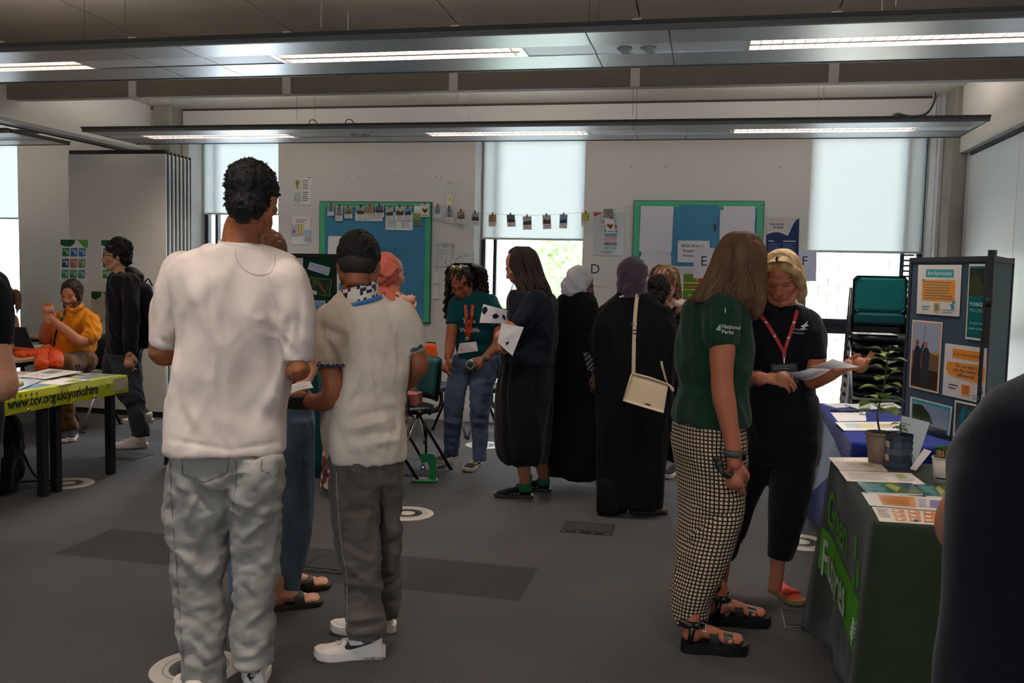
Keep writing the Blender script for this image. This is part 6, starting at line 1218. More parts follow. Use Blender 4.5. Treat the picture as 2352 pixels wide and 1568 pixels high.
put('body', [(*Blob().stack(shrink(tr, .8)).skin(.018, 1), FA14), (*Blob().limb([hc+[0, 0, -.05], W(172, 712, Y14)], [.056, .075]).limb(armA, [.056, .052, .05, .05, .044, .032]).limb(armB, [.05, .048, .048, .042, .032]).skin(.009, 2), FA14), head(hc, H14, .12, 0, 1.04, .005, FA14, beard=C(46, 30, 24), brow=C(50, 34, 26), smile=1), (*hand(W(118, 733, Y14-.34), (-.3, .1, 1), (.8, -.4, 0), 1, 1.0, .12), FA14), (*hand(W(110, 735, Y14-.36), (-.25, .1, 1), (-.8, .3, 0), -1, 1.0, .12), FA14)], SKIN, R14)
v, f = hair_cap(hc, H14, .12, 0, 1.06, .007, 1.0, .0, .003, 8, .012); put('hair', [(v, f)], hairmat('dark_brown_hair'), R14)
for q in (kn, kn2): shoe((q[0], q[1]+.10, 0), away(140)+R_(170), .28, R14, cloth('black_suede'), SHS, vox=.009)
chair(W(182, 850, Y14+.1)[:2], away(170)+math.pi+R_(-40), 'black chair the man in orange sits on', CHB)
# ---------- walking man in black jacket with backpack
R15 = person(315, 1031, 'young man in black jacket with backpack walking left past the partition'); Y15 = 6.38; A15 = away(290)+R_(88)
tr = rings_px([(626, 262, 306, Y15, .8), (640, 252, 326, Y15, .75), (680, 248, 334, Y15, .85), (740, 248, 336, Y15, .85), (790, 248, 330, Y15, .85), (812, 250, 320, Y15, .85)], .8, A15)
b = Blob().stack(tr).limb(Wp((298, 650, Y15-.12), (302, 720, Y15-.20), (299, 800, Y15-.22)), [.072, .062, .050]); b.limb(Wp((268, 634, Y15), (300, 628, Y15+.02), (318, 640, Y15)), [.04, .05, .045])
garment('jacket', b, .010, cloth('black_shell', C(20, 20, 23), rough=.7), R15, 2, [(.007, (10, 10, 4), .3)], [(290, 660, 282, 800, -.006, 4), (312, 680, 310, 780, .005, 5)])
l1 = rings_px([(800, 250, 320, Y15, .9), (850, 262, 322, Y15-.05, 1), (900, 278, 326, Y15-.1, 1), (950, 296, 334, Y15-.08, 1), (1000, 306, 342, Y15-.05, 1)]); l2 = rings_px([(800, 246, 310, Y15+.05, .9), (850, 240, 300, Y15+.12, 1), (890, 256, 305, Y15+.14, 1), (925, 285, 326, Y15+.14, .9), (948, 318, 342, Y15+.14, .9)])
garment('trousers', Blob().stack(l1).stack(l2), .0105, cloth('charcoal_trousers', C(58, 60, 66)), R15, 2, [(.006, (10, 10, 10), .5)])
hc = W(268, 588, Y15); H15 = away(270)+R_(92); FA15 = C(190, 140, 112)
put('body', [(*Blob().stack(shrink(tr, .78)).stack(shrink(l1, .7)).stack(shrink(l2, .7)).skin(.018, 1), FA15), (*Blob().limb([hc+[0, 0, -.05], W(280, 635, Y15)], [.05, .07]).limb(Wp((299, 780, Y15-.22), (298, 812, Y15-.24)), [.04, .03]).skin(.01, 1), FA15), head(hc, H15, .05, 0, 1.02, .006, FA15, eyes='open'), (*hand(W(298, 812, Y15-.24), (-.05, -.1, -1), (.1, -1, 0), -1, 1, .6), FA15)], SKIN, R15)
v, f = hair_cap(hc, H15, .05, 0, 1.04, .007, 1.03, .01, .005, 9, .012); put('hair', [(v, f)], mat('short_black_hair'), R15)
gl = MB(); M = euler(H15, .05)[:3, :3]
for sx in (-1, 1): gl.tube([hc+M@np.array([sx*.033+.02*math.cos(t), .098, .005+.016*math.sin(t)]) for t in np.linspace(0, 6.283, 14)], .0018, 4); gl.tube([hc+M@np.array([sx*.053, .096, .008]), hc+M@np.array([sx*.078, .0, .0])], .0018, 4)
gl.build('glasses', BLACKF, R15)
p = WZ(341, 1026, 0); u, v2, f2, T = shoe((p[0], p[1], 0), away(310)+R_(86), .285, R15, SHW, SHS, laces=SHW, coll=.10, w=.048)
side_print(v2, f2, T, 1, [([(.07+.02*i, .03), (.076+.02*i, .03), (.055+.02*i, .075), (.05+.02*i, .075)], C(50, 30, 40)) for i in range(2)], 'side_stripe', PRINT, u); side_print(v2, f2, T, -1, [([(.07+.02*i, .03), (.076+.02*i, .03), (.055+.02*i, .075), (.05+.02*i, .075)], C(50, 30, 40)) for i in range(2)], 'side_stripe', PRINT, u)
p = W(354, 962, Y15+.16); shoe((p[0], p[1], max(.02, p[2]-.03)), away(330)+R_(90), .24, R15, SHW, SHS, coll=.09, w=.046)
bpk = empty('backpack', W(332, 720, Y15+.05), 'black backpack on the walking man\'s back', 'backpack')
v, f = Blob().stack(rings_px([(650, 318, 340, Y15, 1.2), (665, 314, 350, Y15, 1.3), (720, 316, 358, Y15, 1.3), (775, 314, 354, Y15, 1.3), (800, 318, 342, Y15, 1.2)], 1.3, away(330)), ex=3).skin(.010, 2); put('bag_body', [(v, f)], cloth('black_nylon', C(17, 17, 20), rough=.6), bpk)
v, f = Blob().ball(W(352, 745, Y15), (.035, .10, .12)).skin(.010, 1); put('front_pocket', [(v, f)], cloth('black_nylon'), bpk)
MB().tube(catmull(Wp((322, 640, Y15-.03), (302, 640, Y15-.15), (290, 680, Y15-.19), (300, 740, Y15-.2)), 4), .013, 6, flat=((0, 1, 0), .4)).build('strap', cloth('black_nylon'), bpk); MB().tube(catmull(Wp((330, 652, Y15), (340, 640, Y15), (350, 656, Y15)), 4), .006, 5).build('haul_loop', cloth('black_nylon'), bpk)
# ---------- arm of a standing person at the left edge
R16 = empty('person', W(-60, 1500, 3.5)*[1, 1, 0], 'person in black t-shirt at the left edge, only an elbow in view', 'person'); Y16 = 3.55
tr = rings_px([(600, -130, -40, Y16, .8), (640, -200, 2, Y16, .6), (700, -215, 8, Y16, .6), (800, -205, -8, Y16, .62), (960, -200, -5, Y16, .66), (1060, -200, -2, Y16, .66)], .6, away(0)); b = Blob().stack(tr); Sa = Wp((-22, 668, Y16), (-6, 720, Y16), (-4, 790, Y16)); b.limb(Sa, [.075, .068, .056], round_=False).ball(Sa[0], .075)
garment('t_shirt', b, .011, cloth('black_cotton'), R16, 2, [(.005, (9, 9, 4), .2)]); arm = Sa+Wp((8, 850, Y16), (14, 893, Y16), (-25, 900, Y16+.12), (-60, 880, Y16+.3))
l1 = rings_px([(1020, -200, -95, Y16, 1), (1250, -190, -100, Y16, 1), (1420, -185, -110, Y16, 1)]); l2 = rings_px([(1020, -110, -5, Y16, 1), (1250, -105, -15, Y16, 1), (1420, -100, -25, Y16, 1)]); garment('trousers', Blob().stack(l1).stack(l2), .013, cloth('dark_trousers'), R16)
hc = W(-85, 560, Y16); put('body', [(*Blob().stack(shrink(tr, .8)).skin(.018, 1), SKF), (*Blob().limb([hc+[0, 0, -.05], W(-85, 630, Y16)], [.055, .08]).limb(arm, [.055, .053, .05, .054, .052, .045, .032], k=5).skin(.008, 2), SKF), head(hc, away(0)+R_(40), .2, 0, 1, .009, SKF), (*hand(arm[-1], (-.6, .8, 0), (0, 0, 1), -1), SKF)], SKIN, R16)
v, f = hair_cap(hc, away(0)+R_(40), .2, 0, 1.02, .009, 1.02, .0, .004, 8); put('hair', [(v, f)], BRN, R16)
for x in (-150, -60): p = WZ(x, 1440, 0); shoe((p[0], p[1], 0), away(0)+R_(20), .28, R16, cloth('black_suede'), SHS, vox=.009)
# ---------- seated woman with a ponytail far left
R17 = empty('person', W(5, 1000, 7.7)*[1, 1, 0], 'woman with brown ponytail and white vest seated by the far left window', 'person'); Y17 = 7.6
tr = rings_px([(712, -10, 14, Y17, .8), (722, -26, 28, Y17, .6), (745, -32, 38, Y17, .6), (800, -28, 30, Y17, .62), (850, -28, 30, Y17, .66)], .6, away(0)+R_(40)); garment('vest', Blob().stack(shrink(tr, 1.0)), .012, cloth('white_vest', C(220, 214, 208)), R17, 2)
hc = W(2, 683, Y17); FA17 = C(196, 128, 96); arm = Wp((27, 735, Y17-.08), (36, 775, Y17-.1), (25, 805, Y17-.2), (0, 800, Y17-.3))
put('body', [(*Blob().stack(shrink(tr, .8)).skin(.02, 1), FA17), (*Blob().limb([hc+[0, 0, -.05], W(2, 722, Y17)], [.05, .07]).limb(arm, [.062, .046, .04, .03]).limb(Wp((-20, 860, Y17), (-40, 860, Y17-.4)), [.10, .08]).skin(.011, 2), FA17), head(hc, away(0)+R_(80), .2, 0, 1, .009, FA17)], SKIN, R17)
BRL = hairmat('light_brown_hair', C(124, 88, 60), None); v, f = hair_cap(hc, away(0)+R_(80), .2, 0, 1.02, .008, 1.02, .0, .003, 8); ho = put('hair', [(v, f)], BRL, R17); hb = hc+euler(away(0)+R_(80))[:3, :3]@np.array([0, -.10, .05])
MB().tube(catmull([hb, hb+[.05, 0, .0], hb+[.07, 0, -.09], hb+[.05, 0, -.2]], 5), [.02]*3+[.032]*7+[.026]*4+[.008]*2, 10).build('ponytail', BRL, ho)
chair(W(0, 900, 7.75)[:2], away(0)+R_(20), 'chair under the woman with the ponytail', CHB)
# ================================================================== FURNITURE AND STANDS
WOODT = mat('table_laminate', C(196, 160, 118), rough=.45, var=.1, vscale=5, stretch=(1, 12, 1))
LEGG = mat('graphite_leg', C(38, 37, 38), rough=.5)
def table(x0, y0, x1, y1, h, name, label, top=WOODT, cat='table', leg=.025):
    t = empty(name, ((x0+x1)/2, (y0+y1)/2, 0), label, cat)
    MB().box((x0, y0, h-.025), (x1, y1, h), bev=.003).build('tabletop', top, t)
    boxo('apron', (x0+.06, y0+.05, h-.06), (x1-.06, y1-.05, h-.025), LEGG, t)
    for x in (x0+.03, x1-.03-leg*2):
        for y in (y0+.03, y1-.03-leg*2): boxo('leg', (x, y, 0), (x+leg*2, y+leg*2, h-.025), LEGG, t)
    return t
# ---- banner table on the left
table(-5.35, 4.995, -4.075, 5.655, .70, 'folding_table', 'table under the yellow banner, farther half'); table(-5.35, 4.30, -4.075, 4.985, .70, 'folding_table', 'table under the yellow banner, nearer half')
BX, BT, BB = -4.055, .706, .585
bn = empty('banner', (BX, 5, .6), 'yellow-green printed banner draped over the left table end', 'banner'); mb = MB(); LIME, SKYB = C(196, 200, 40), C(120, 140, 160); q = random.Random(2)
ny = 40; nx = 18; YA_, YB2 = 4.12, 5.69
def bpt(i, u):   # u 0..1 across the top, 1..1.3 down the front
    y = YA_+(YB2-YA_)*i/ny; w = .004*math.sin(i*1.3)+.003*math.sin(i*.7+2)
    if u <= 1: return (-4.72+(BX+4.72)*u, y, BT+abs(w)*.8+.002)
    k = (u-1)/.3; return (BX+.010+w*k*1.2, y, BT+.002-(BT-BB)*k)
us = list(np.linspace(0, 1, 12))+[1.1, 1.2, 1.3]; v = [bpt(i, u) for i in range(ny+1) for u in us]; f = []; cs = []
n = len(us); edge_blue = lambda i: .83+.04*math.sin(i*.9)+.03*math.sin(i*2.1)
for i in range(ny):
    for j in range(n-1):
        u = (us[j]+us[j+1])/2; c_ = LIME if u > 1 or (u > .93) else (SKYB if u > .75 else (C(210, 205, 190) if (i//5+j//3) % 2 else C(150, 160, 90)))
        if u < .75: c_ = [C(200, 196, 186), C(120, 130, 70), C(70, 74, 100), C(190, 190, 60), C(96, 66, 60), C(170, 180, 190)][int(6*abs(math.sin(i*1.7+j*2.3)))%6]
        mb.add([v[i*n+j], v[i*n+j+1], v[(i+1)*n+j+1], v[(i+1)*n+j]], [(0, 1, 2, 3)], c_, smooth=True)
v2 = [(-BX*0+a[0]-.002, a[1], a[2]-.002) for a in v]
for i in range(ny):
    for j in range(n-1): mb.add([v2[i*n+j], v2[(i+1)*n+j], v2[(i+1)*n+j+1], v2[i*n+j+1]], [(0, 1, 2, 3)], LIME)
mb.build('banner_sheet', mat('vinyl_print', attr=True, rough=.35, spec=.5), bn)
g, gf = glyphs('www.tcv.org.uk/yorkshire', True); sc = .062/.7; L_ = g[:, 0].max(); ya, yb = WX(12, 935, BX)[1], WX(221, 905, BX)[1]; fit = yb-ya
MB().add([(BX+.017+.003*math.sin(x*9), ya+x*fit/L_, .622+y*sc+.006*x*0) for x, y in g], gf, C(24, 40, 44)).build('lettering', PRINT, bn)
for k in range(7):
    y = 4.30+k*.205; mb = MB(); mb.tube([(BX+.012, y, BB+.013), (BX+.018, y, BB+.013)], [.009, .009], 12, caps=True); o = mb.build('eyelet', CHROME, bn)
    mb = MB(); mb.tube([(BX+.0185, y, BB+.013), (BX+.019, y, BB+.013)], [.0045, .0045], 8); mb.build('eyelet_hole', DK, o)
mb = MB()
for k in range(9):
    y = 4.42+k*.045; c_ = [C(214, 130, 50), C(120, 100, 60), C(110, 140, 60)][k % 3]; mb.add([(BX+.0165, y+.010*math.cos(t), .690+.010*math.sin(t)) for t in np.linspace(0, 5.6, 9)], [tuple(range(9))], c_); mb.add([(BX+.0165, y-.002, .668), (BX+.0165, y+.002, .668), (BX+.0165, y+.002, .682), (BX+.0165, y-.002, .682)], [(0, 1, 2, 3)], C(110, 140, 60))
for k in range(7): a = k*.9; mb.add([(BX+.0175, 5.46+.012*math.cos(a)+.006*math.cos(t), .655+.014*math.sin(a)+.006*math.sin(t)) for t in np.linspace(0, 5.5, 7)], [tuple(range(7))], C(70, 120, 80))
mb.add([(BX+.0165, 5.525, .612), (BX+.0165, 5.66, .612), (BX+.0165, 5.66, .698), (BX+.0165, 5.525, .698)], [(0, 1, 2, 3)], C(196, 190, 176)); mb.build('banner_print', PRINT, bn)
def flat_sheet(px, z, name, label, base, cat='paper', thick=.0012, prints=None, kind=None, m=None, lift=0):
    P = [WZ(x, y, z) for x, y in px]; 
    if lift: P[2] = P[2]+[0, 0, lift]; P[1] = P[1]+[0, 0, lift]
    s = Sheet(*P, base=base, thick=thick)
    if s.n[2] < 0: s.n = -s.n; s.mb = MB(); s.mb.prism([(0, 0), (0, 1), (1, 1), (1, 0)], lambda a, b, h: s.P(a, b, h), 0, -thick, base)
    if prints: prints(s)
    return s.build(name, label, cat, m=m)
ZB = BT+.010
flat_sheet([(40, 864), (112, 850), (190, 857), (104, 870)], ZB+.004, 'leaflet', 'pale open newspaper at the far edge of the banner table', (.72, .66, .62), 'leaflet', .003, lambda s: s.rect(.5, .2, .9, .6, (.25, .25, .22)).lines(.08, .2, .45, 5, .12, (.45, .42, .4)), lift=.012)
flat_sheet([(85, 880), (148, 867), (206, 872), (140, 884)], ZB, 'leaflet', 'leaflet with a green corner on the banner table', (.76, .70, .66), 'leaflet', .003, lambda s: s.poly([(.4, .6), (.9, .5), (.9, .9), (.5, .95)], C(150, 170, 50)))
flat_sheet([(0, 895), (60, 868), (100, 872), (30, 900)], ZB+.001, 'leaflet', 'glossy pale blue leaflet beside the elbow at the left', (.62, .68, .78), 'leaflet', .002, lambda s: s.rect(.1, .1, .5, .5, (.4, .5, .6)), m=GLOSSP)
flat_sheet([(42, 877), (52, 873), (55, 878), (44, 883)], ZB+.02, 'booklet', 'small olive booklet stack by the left elbow', C(150, 140, 60), 'booklet', .02)
# rucksack under the banner table
bp = empty('rucksack', (-4.75, 5.05, 0), 'black rucksack on the floor under the banner table', 'backpack')
v, f = Blob().stack([((-4.63, 4.86, .02), .30, .15, .3), ((-4.63, 4.86, .15), .32, .17, .3), ((-4.63, 4.88, .35), .31, .16, .3), ((-4.65, 4.90, .50), .27, .14, .3), ((-4.67, 4.90, .55), .2, .10, .3)], ex=3.5).skin(.014, 2); v = folds(v, f, [(.008, (9, 9, 7), .3)], 2); put('bag_body', [(v, f)], cloth('black_nylon'), bp)
v, f = Blob().ball((-4.50, 4.72, .2), (.17, .10, .15)).skin(.014, 1); put('front_pocket', [(v, f)], cloth('black_nylon'), bp)
MB().tube(catmull([(-4.36, 4.98, .35), (-4.28, 5.02, .12), (-4.22, 5.12, .02), (-4.34, 5.25, .015), (-4.45, 5.1, .03)], 5), .018, 6, flat=((0, 0, 1), .4)).build('strap', cloth('black_nylon'), bp)
MB().box((-4.60, 4.735, .43), (-4.53, 4.742, .47)).build('logo_patch', mat('patch_grey', C(90, 90, 92)), bp); MB().tube(catmull([(-4.7, 4.9, .54), (-4.66, 4.9, .60), (-4.6, 4.9, .54)], 4), .009, 6).build('haul_loop', cloth('black_nylon'), bp)
# ---- wooden tables in the adjoining area with laptop and jacket
table(-6.9, 5.98, -5.35, 6.50, .72, 'meeting_table', 'wooden table with laptop and orange jacket'); table(-7.1, 7.95, -6.3, 8.5, .74, 'meeting_table', 'small wooden table against the wall beyond the clapping man')
lp = empty('laptop', (-5.75, 6.4, .72), 'open dark laptop seen from behind on the wooden table', 'laptop'); DKR = mat('laptop_shell', C(44, 38, 42), rough=.4, metal=.3)
MB().prism([(0, 0), (1, 0), (1, 1), (0, 1)], lambda u, v_, h: W([14, 58][0]*(1-u)*(1)+58*u+(20*(v_)), 748+48*v_+4*u, 6.42)+np.array([0, h-.05*v_*0, 0]), 0, .008).build('lid', DKR, lp); boxo('base', (-6.02, 6.10, .722), (-5.66, 6.36, .738), DKR, lp)
v, f = Blob().add(*sweep(catmull(np.array([WZ(40, 815, .74), WZ(80, 808, .745), WZ(120, 806, .74)]), 4), [.06]*9, 10, flat=((0, 0, 1), .4))).limb([WZ(105, 806, .73), WZ(128, 815, .70), W(126, 836, 6.2), W(124, 850, 6.2)], [.045, .05, .05, .03]).limb([WZ(95, 812, .72), W(96, 838, 6.1), W(98, 850, 6.1)], [.04, .045, .03]).limb([WZ(40, 806, .73), WZ(70, 815, .73)], [.03, .04]).skin(.011, 2); v = folds(v, f, [(.010, (18, 18, 18), .5)], 3)
tag(put('jacket', [(v, f)], cloth('orange_nylon', C(232, 84, 22), rough=.55)), 'bright orange jacket crumpled on the wooden table edge', 'jacket')
flat_sheet([(70, 792), (118, 790), (122, 798), (72, 800)], .742, 'leaflet', 'papers in front of the clapping man', (.6, .62, .68), 'paper', .004)
# ---- middle: chairs, display board, eyelet press
TEALF = cloth('teal_seat_fabric', C(12, 96, 98)); ORF = cloth('orange_seat_fabric', C(206, 82, 34))
c1 = WZ(955, 1062, 0); chair((-2.20, 6.48), away(960)+R_(-62)+math.pi, 'chair with teal back holding a pink box', TEALF); chair((-2.42, 7.75), R_(-125)+math.pi*0, 'chair with orange back against the wall', ORF); chair((-2.30, 6.05), away(900)+R_(-70)+math.pi, 'chair half hidden behind the shorter man', TEALF)
chair((-1.75, 7.9), R_(160), 'chair behind the curly-haired woman\'s legs', CHB)
bx = empty('pink_box', (-2.14, 6.5, .49), 'pink cardboard box on the teal chair seat', 'box'); cpx = W(966, 918, 6.38)
mb = MB(); x0, y0, z0 = -2.30, 6.36, .495
mb.box((x0, y0, z0), (x0+.20, y0+.18, z0+.085)); mb.build('carton', mat('pink_card', C(222, 128, 116), rough=.7), bx)
v, f = Blob().limb([(x0+.12, y0+.10, z0+.09), (x0+.11, y0+.10, z0+.17), (x0+.12, y0+.10, z0+.20)], [.07, .065, .03]).skin(.008, 1); v = folds(v, f, [(.009, (40, 40, 30), .3)], 2)
def cling():
    m = bpy.data.materials.new('clear_film'); m.use_nodes = True; nt = m.node_tree; N, L = nt.nodes, nt.links; N.remove(N['Principled BSDF']); t = N.new('ShaderNodeBsdfTransparent'); g = N.new('ShaderNodeBsdfGlossy'); g.inputs['Roughness'].default_value = .1; x = N.new('ShaderNodeMixShader'); x.inputs[0].default_value = .28; L.new(t.outputs[0], x.inputs[1]); L.new(g.outputs[0], x.inputs[2]); L.new(x.outputs[0], N['Material Output'].inputs[0]); return m
FILM = cling(); tag(put('plastic_bag', [(v, f)], FILM), 'crumpled clear plastic bag standing in the pink box', 'bag')
pr = empty('eyelet_press', (-1.92, 6.1, 0), 'green hand lever press standing on the carpet', 'press'); PG = mat('press_green', C(18, 122, 66), rough=.4, spec=.5); px0 = WZ(975, 1106, 0); a_ = away(975); M_ = rotz(a_+math.pi/2)[:3, :3]; T = lambda v: np.asarray(v, float)@M_.T+[px0[0], px0[1], 0]
MT = np.eye(4); MT[:3, :3] = M_; MT[:3, 3] = [px0[0], px0[1], 0]
MB().box((-.04, -.09, 0), (.04, .09, .022), bev=.005, m=MT).build('base_plate', PG, pr); MB().box((-.028, .04-.08, .0225), (.028, .075, .026), m=MT).build('steel_plate', STEEL, pr)
prof = [(-.085, .022), (-.085, .06), (-.078, .17), (-.06, .205), (-.02, .21), (.035, .205), (.035, .165), (.02, .150), (-.02, .145), (-.035, .10), (-.03, .05), (-.02, .022)]
MB().prism(prof, lambda u, w, h: T([(h, u, w)])[0], -.020, .020).build('arm', PG, pr)
MB().tube(T([(0, .012, .150), (0, .012, .105)]), [.012, .012], 12).tube(T([(0, .012, .112), (0, .012, .085)]), .018, 12).build('ram', CHROME, pr)
MB().tube(T([(0, -.008, .20), (0, -.006, .30), (0, .004, .44)]), .009, 8).build('lever', BLACKM, pr); MB().tube(T([(0, -.004, .33), (0, .004, .44)]), .014, 8).build('grip', BLACKF, pr)
# display board behind the two men, on a cloth-covered table
table(-3.85, 5.95, -2.72, 6.7, .74, 'display_table', 'table under the dark teal cloth')
def drape(x0, y0, x1, y1, h, col, label, name='tablecloth', hem=.02, wav=.018, m=None, seed=0, flare=.05):
    q = random.Random(seed); per = []; n_ = 120; Lx, Ly = x1-x0, y1-y0; tot = 2*(Lx+Ly)
    for i in range(n_):
        d = tot*i/n_
        if d < Lx: p = (x0+d, y0, 0, -1)
        elif d < Lx+Ly: p = (x1, y0+d-Lx, 1, 0)
        elif d < 2*Lx+Ly: p = (x1-(d-Lx-Ly), y1, 0, 1)
        else: p = (x0, y1-(d-2*Lx-Ly), -1, 0)
        per.append(p)
    v = []; lv = [1, .985, .9, .7, .45, .2, 0]
    for k, t in enumerate(lv):
        for i, (x, y, nx_, ny_) in enumerate(per):
            dx = min(abs(x-x0), abs(x-x1)); dy = min(abs(y-y0), abs(y-y1)); cor = math.exp(-((dx if ny_ else dy)/.10)**2); a = (1-t); w = wav*(.3 if nx_ < 0 else 1)*a*(math.sin(i*.75+seed)+.6*math.sin(i*1.9+seed*2))+flare*a*cor+.006*(k > 0)
            ox, oy = (x-(x0+x1)/2), (y-(y0+y1)/2); dn = math.hypot(ox, oy); v.append((x+nx_*w+cor*a*flare*.8*ox/dn*(abs(ny_)), y+ny_*w+cor*a*flare*.8*oy/dn*abs(nx_), hem+(h-hem)*t+(.004 if k == 0 else 0)))
    f = [(k*n_+i, (k+1)*n_+i, (k+1)*n_+(i+1) % n_, k*n_+(i+1) % n_) for k in range(len(lv)-1) for i in range(n_)]+[tuple(range(n_))]
    o = MB().add(v, f[:-1], smooth=True).add(v[:n_], [tuple(range(n_))]).build(name, m or cloth(label, col)); sm_ = o.modifiers.new('th', 'SOLIDIFY'); sm_.thickness = .002; return tag(o, label, 'tablecloth'), v
drape(-3.86, 5.94, -2.71, 6.71, .748, C(10, 62, 66), 'dark teal cloth hanging to the floor behind the tall man', seed=4)
GB = cloth('green_board_felt', C(14, 58, 40), rough=.95); db = empty('display_board', (-3.1, 6.2, .75), 'dark green display board with nature photos behind the two men', 'display board')
xa, xb = W(640, 640, 6.2)[0]-.15, W(775, 640, 6.2)[0]; boxo('felt_panel', (xa, 6.2, .76), (xb-.02, 6.225, 1.585), GB, db)
for a, b_ in (((xa, 6.19, 1.585), (xb, 6.235, 1.612)), ((xb-.022, 6.19, .752), (xb, 6.235, 1.585)), ((xa, 6.19, .752), (xb, 6.235, .76)), ((xa-.02, 6.19, .752), (xa, 6.235, 1.612))): boxo('frame', a, b_, BLACKM, db)
def pic(Y, q4, base, label, fn, cat='poster', name='photo_print', m=None, off=0):
    P = [W(x, y, Y-off) for x, y in q4]; s = Sheet(*P, base=base); fn(s); return s.build(name, label, cat, m=m)
WP = (.66, .64, .62)
pic(6.195, [(645, 592), (696, 592), (695, 629), (645, 629)], WP, 'white logo card on the green display board', lambda s: s.text('Yorkshire', .95, .48, .19, (.06, .06, .06), 'r', bold=True).text('Wildlife Trust', .95, .80, .15, (.2, .2, .2), 'r'), name='logo_card')
pic(6.195, [(712, 601), (759, 615), (754, 633), (706, 618)], (.5, .52, .66), 'tilted caption strip on the green display board', lambda s: s.text('What is your favourite', .08, .42, .22, (.1, .1, .3)).text('part of nature?', .25, .8, .22, (.1, .1, .3)), name='caption_card')
def woodp(s): s.rect(.03, .04, .97, .96, C(36, 48, 26)).poly([(.1, .1), (.35, .05), (.5, .3), (.2, .6)], C(60, 84, 36)).poly([(.42, .28), (.48, .24), (.6, .4), (.86, .86), (.80, .90), (.5, .55)], C(126, 70, 48)).poly([(.40, .24), (.47, .22), (.47, .34), (.41, .34)], C(150, 50, 40)).poly([(.6, .5), (.95, .2), (.95, .6), (.85, .8)], C(48, 60, 36))
pic(6.195, [(712, 636), (762, 642), (757, 681), (707, 672)], (.2, .2, .16), 'woodland bird photo pinned on the green display board', woodp)
pic(6.194, [(693, 638), (711, 639), (711, 655), (692, 654)], (.2, .24, .26), 'small dark bird photo on the green display board', lambda s: s.poly([(.2, .6), (.5, .3), (.8, .5), (.6, .8)], (.03, .03, .05)))
pic(6.19, [(715, 665), (728, 669), (726, 677), (713, 673)], WP, 'small white label under the woodland bird photo', lambda s: s.lines(.1, .3, .9, 2, .3, (.6, .2, .2)), name='label_card')
def four(s): s.rect(.02, .02, .48, .48, C(140, 168, 190)).rect(.52, .02, .98, .48, C(120, 150, 190)).rect(.02, .52, .48, .98, C(160, 186, 200)).rect(.52, .52, .98, .98, C(196, 150, 60)).poly([(.02, .48), (.3, .3), (.48, .25), (.48, .48)], C(110, 140, 50)).rect(.02, .82, .48, .98, C(180, 176, 60)).rect(.52, .72, .98, .82, C(214, 180, 90)).rect(.6, .3, .7, .36, C(60, 60, 130))
pic(6.195, [(690, 690), (747, 690), (746, 733), (689, 733)], (.7, .72, .7), 'four-panel illustrated card low on the green display board', four, name='illustrated_card')
pic(6.185, [(714, 723), (729, 723), (729, 731), (714, 731)], WP, 'small caption under the illustrated card', lambda s: s.rect(.15, .4, .85, .6, (.2, .2, .2)), name='label_card')
pic(6.1, [(716, 752), (727, 747), (730, 760), (717, 766)], (.40, .42, .6), 'flowery phone case beside the shorter man\'s shoulder', lambda s: s.rect(.2, .2, .8, .5, C(170, 60, 70)), name='phone', cat='phone')
# ---- right: blue cloth table, green cloth table
table(.72, 4.42, 1.9, 5.72, .74, 'stand_table', 'table under the blue cloth'); table(.56, 2.95, 1.9, 3.94, .742, 'stand_table', 'table under the dark green cloth')
BLC = cloth('royal_blue_cloth', C(34, 48, 128)); o, vB = drape(.70, 4.40, 1.93, 5.74, .748, None, 'royal blue tablecloth beside the blonde woman', m=BLC, hem=.04, seed=2, wav=.014)
GRC = cloth('forest_green_cloth', C(32, 42, 26), rough=.85); o, vG = drape(.545, 2.93, 1.93, 3.955, .75, None, 'dark green printed tablecloth with a stand name on its side', m=GRC, hem=.006, seed=5, wav=.017, flare=.08)
bvG = BVHTree.FromPolygons([tuple(x) for x in vG], [(k*120+i, (k+1)*120+i, (k+1)*120+(i+1) % 120, k*120+(i+1) % 120) for k in range(6) for i in range(120)])
def on_side(bv, y, z, x0=0., off=.005): 
    h = bv.ray_cast(Vector((x0, y, z)), Vector((1, 0, 0))); return np.array(h[0])-[off, 0, 0] if h[0] is not None else np.array([.5, y, z])
def side_text(s, y, z, cap, col, sx=1, bold=True, off=.006):
    g, gf = glyphs(s, bold); k = cap/.7; mbx = MB(); vv = [on_side(bvG, y-a*k*sx, z+b*k, off=off) for a, b in g]; return MB().add(vv, gf, col)
def side_poly(P, col, off): return MB().add([on_side(bvG, y, z, off=off) for y, z in P], [tuple(range(len(P)))], col)
lime, whi = C(84, 156, 46), C(196, 200, 196)
mbp = MB()
def grid_poly(mbx, P0, P1, P2, P3, col, off, n=8):
    P0, P1, P2, P3 = map(np.array, (P0, P1, P2, P3)); v = []
    for i in range(n+1):
        for j in range(5): a, b = i/n, j/4; p = (P0*(1-a)+P1*a)*(1-b)+(P3*(1-a)+P2*a)*b; v.append(on_side(bvG, p[0], p[1], off=off))
    mbx.add(v, [(i*5+j, (i+1)*5+j, (i+1)*5+j+1, i*5+j+1) for i in range(n) for j in range(4)], col)
grid_poly(mbp, (3.90, .47), (3.10, .44), (3.12, .235), (3.90, .30), lime, .004)
o1 = mbp.build('printed_band', CLOTHP, o); 
for s_, y, z, cap, col, sx in (('Green', 3.84, .50, .150, lime, .86), ('Futures', 3.86, .285, .150, whi, .78)): side_text(s_, y, z, cap, col, sx, True, .012 if s_ == 'Futures' else .010).build('lettering', CLOTHP, o)
mbp = MB()
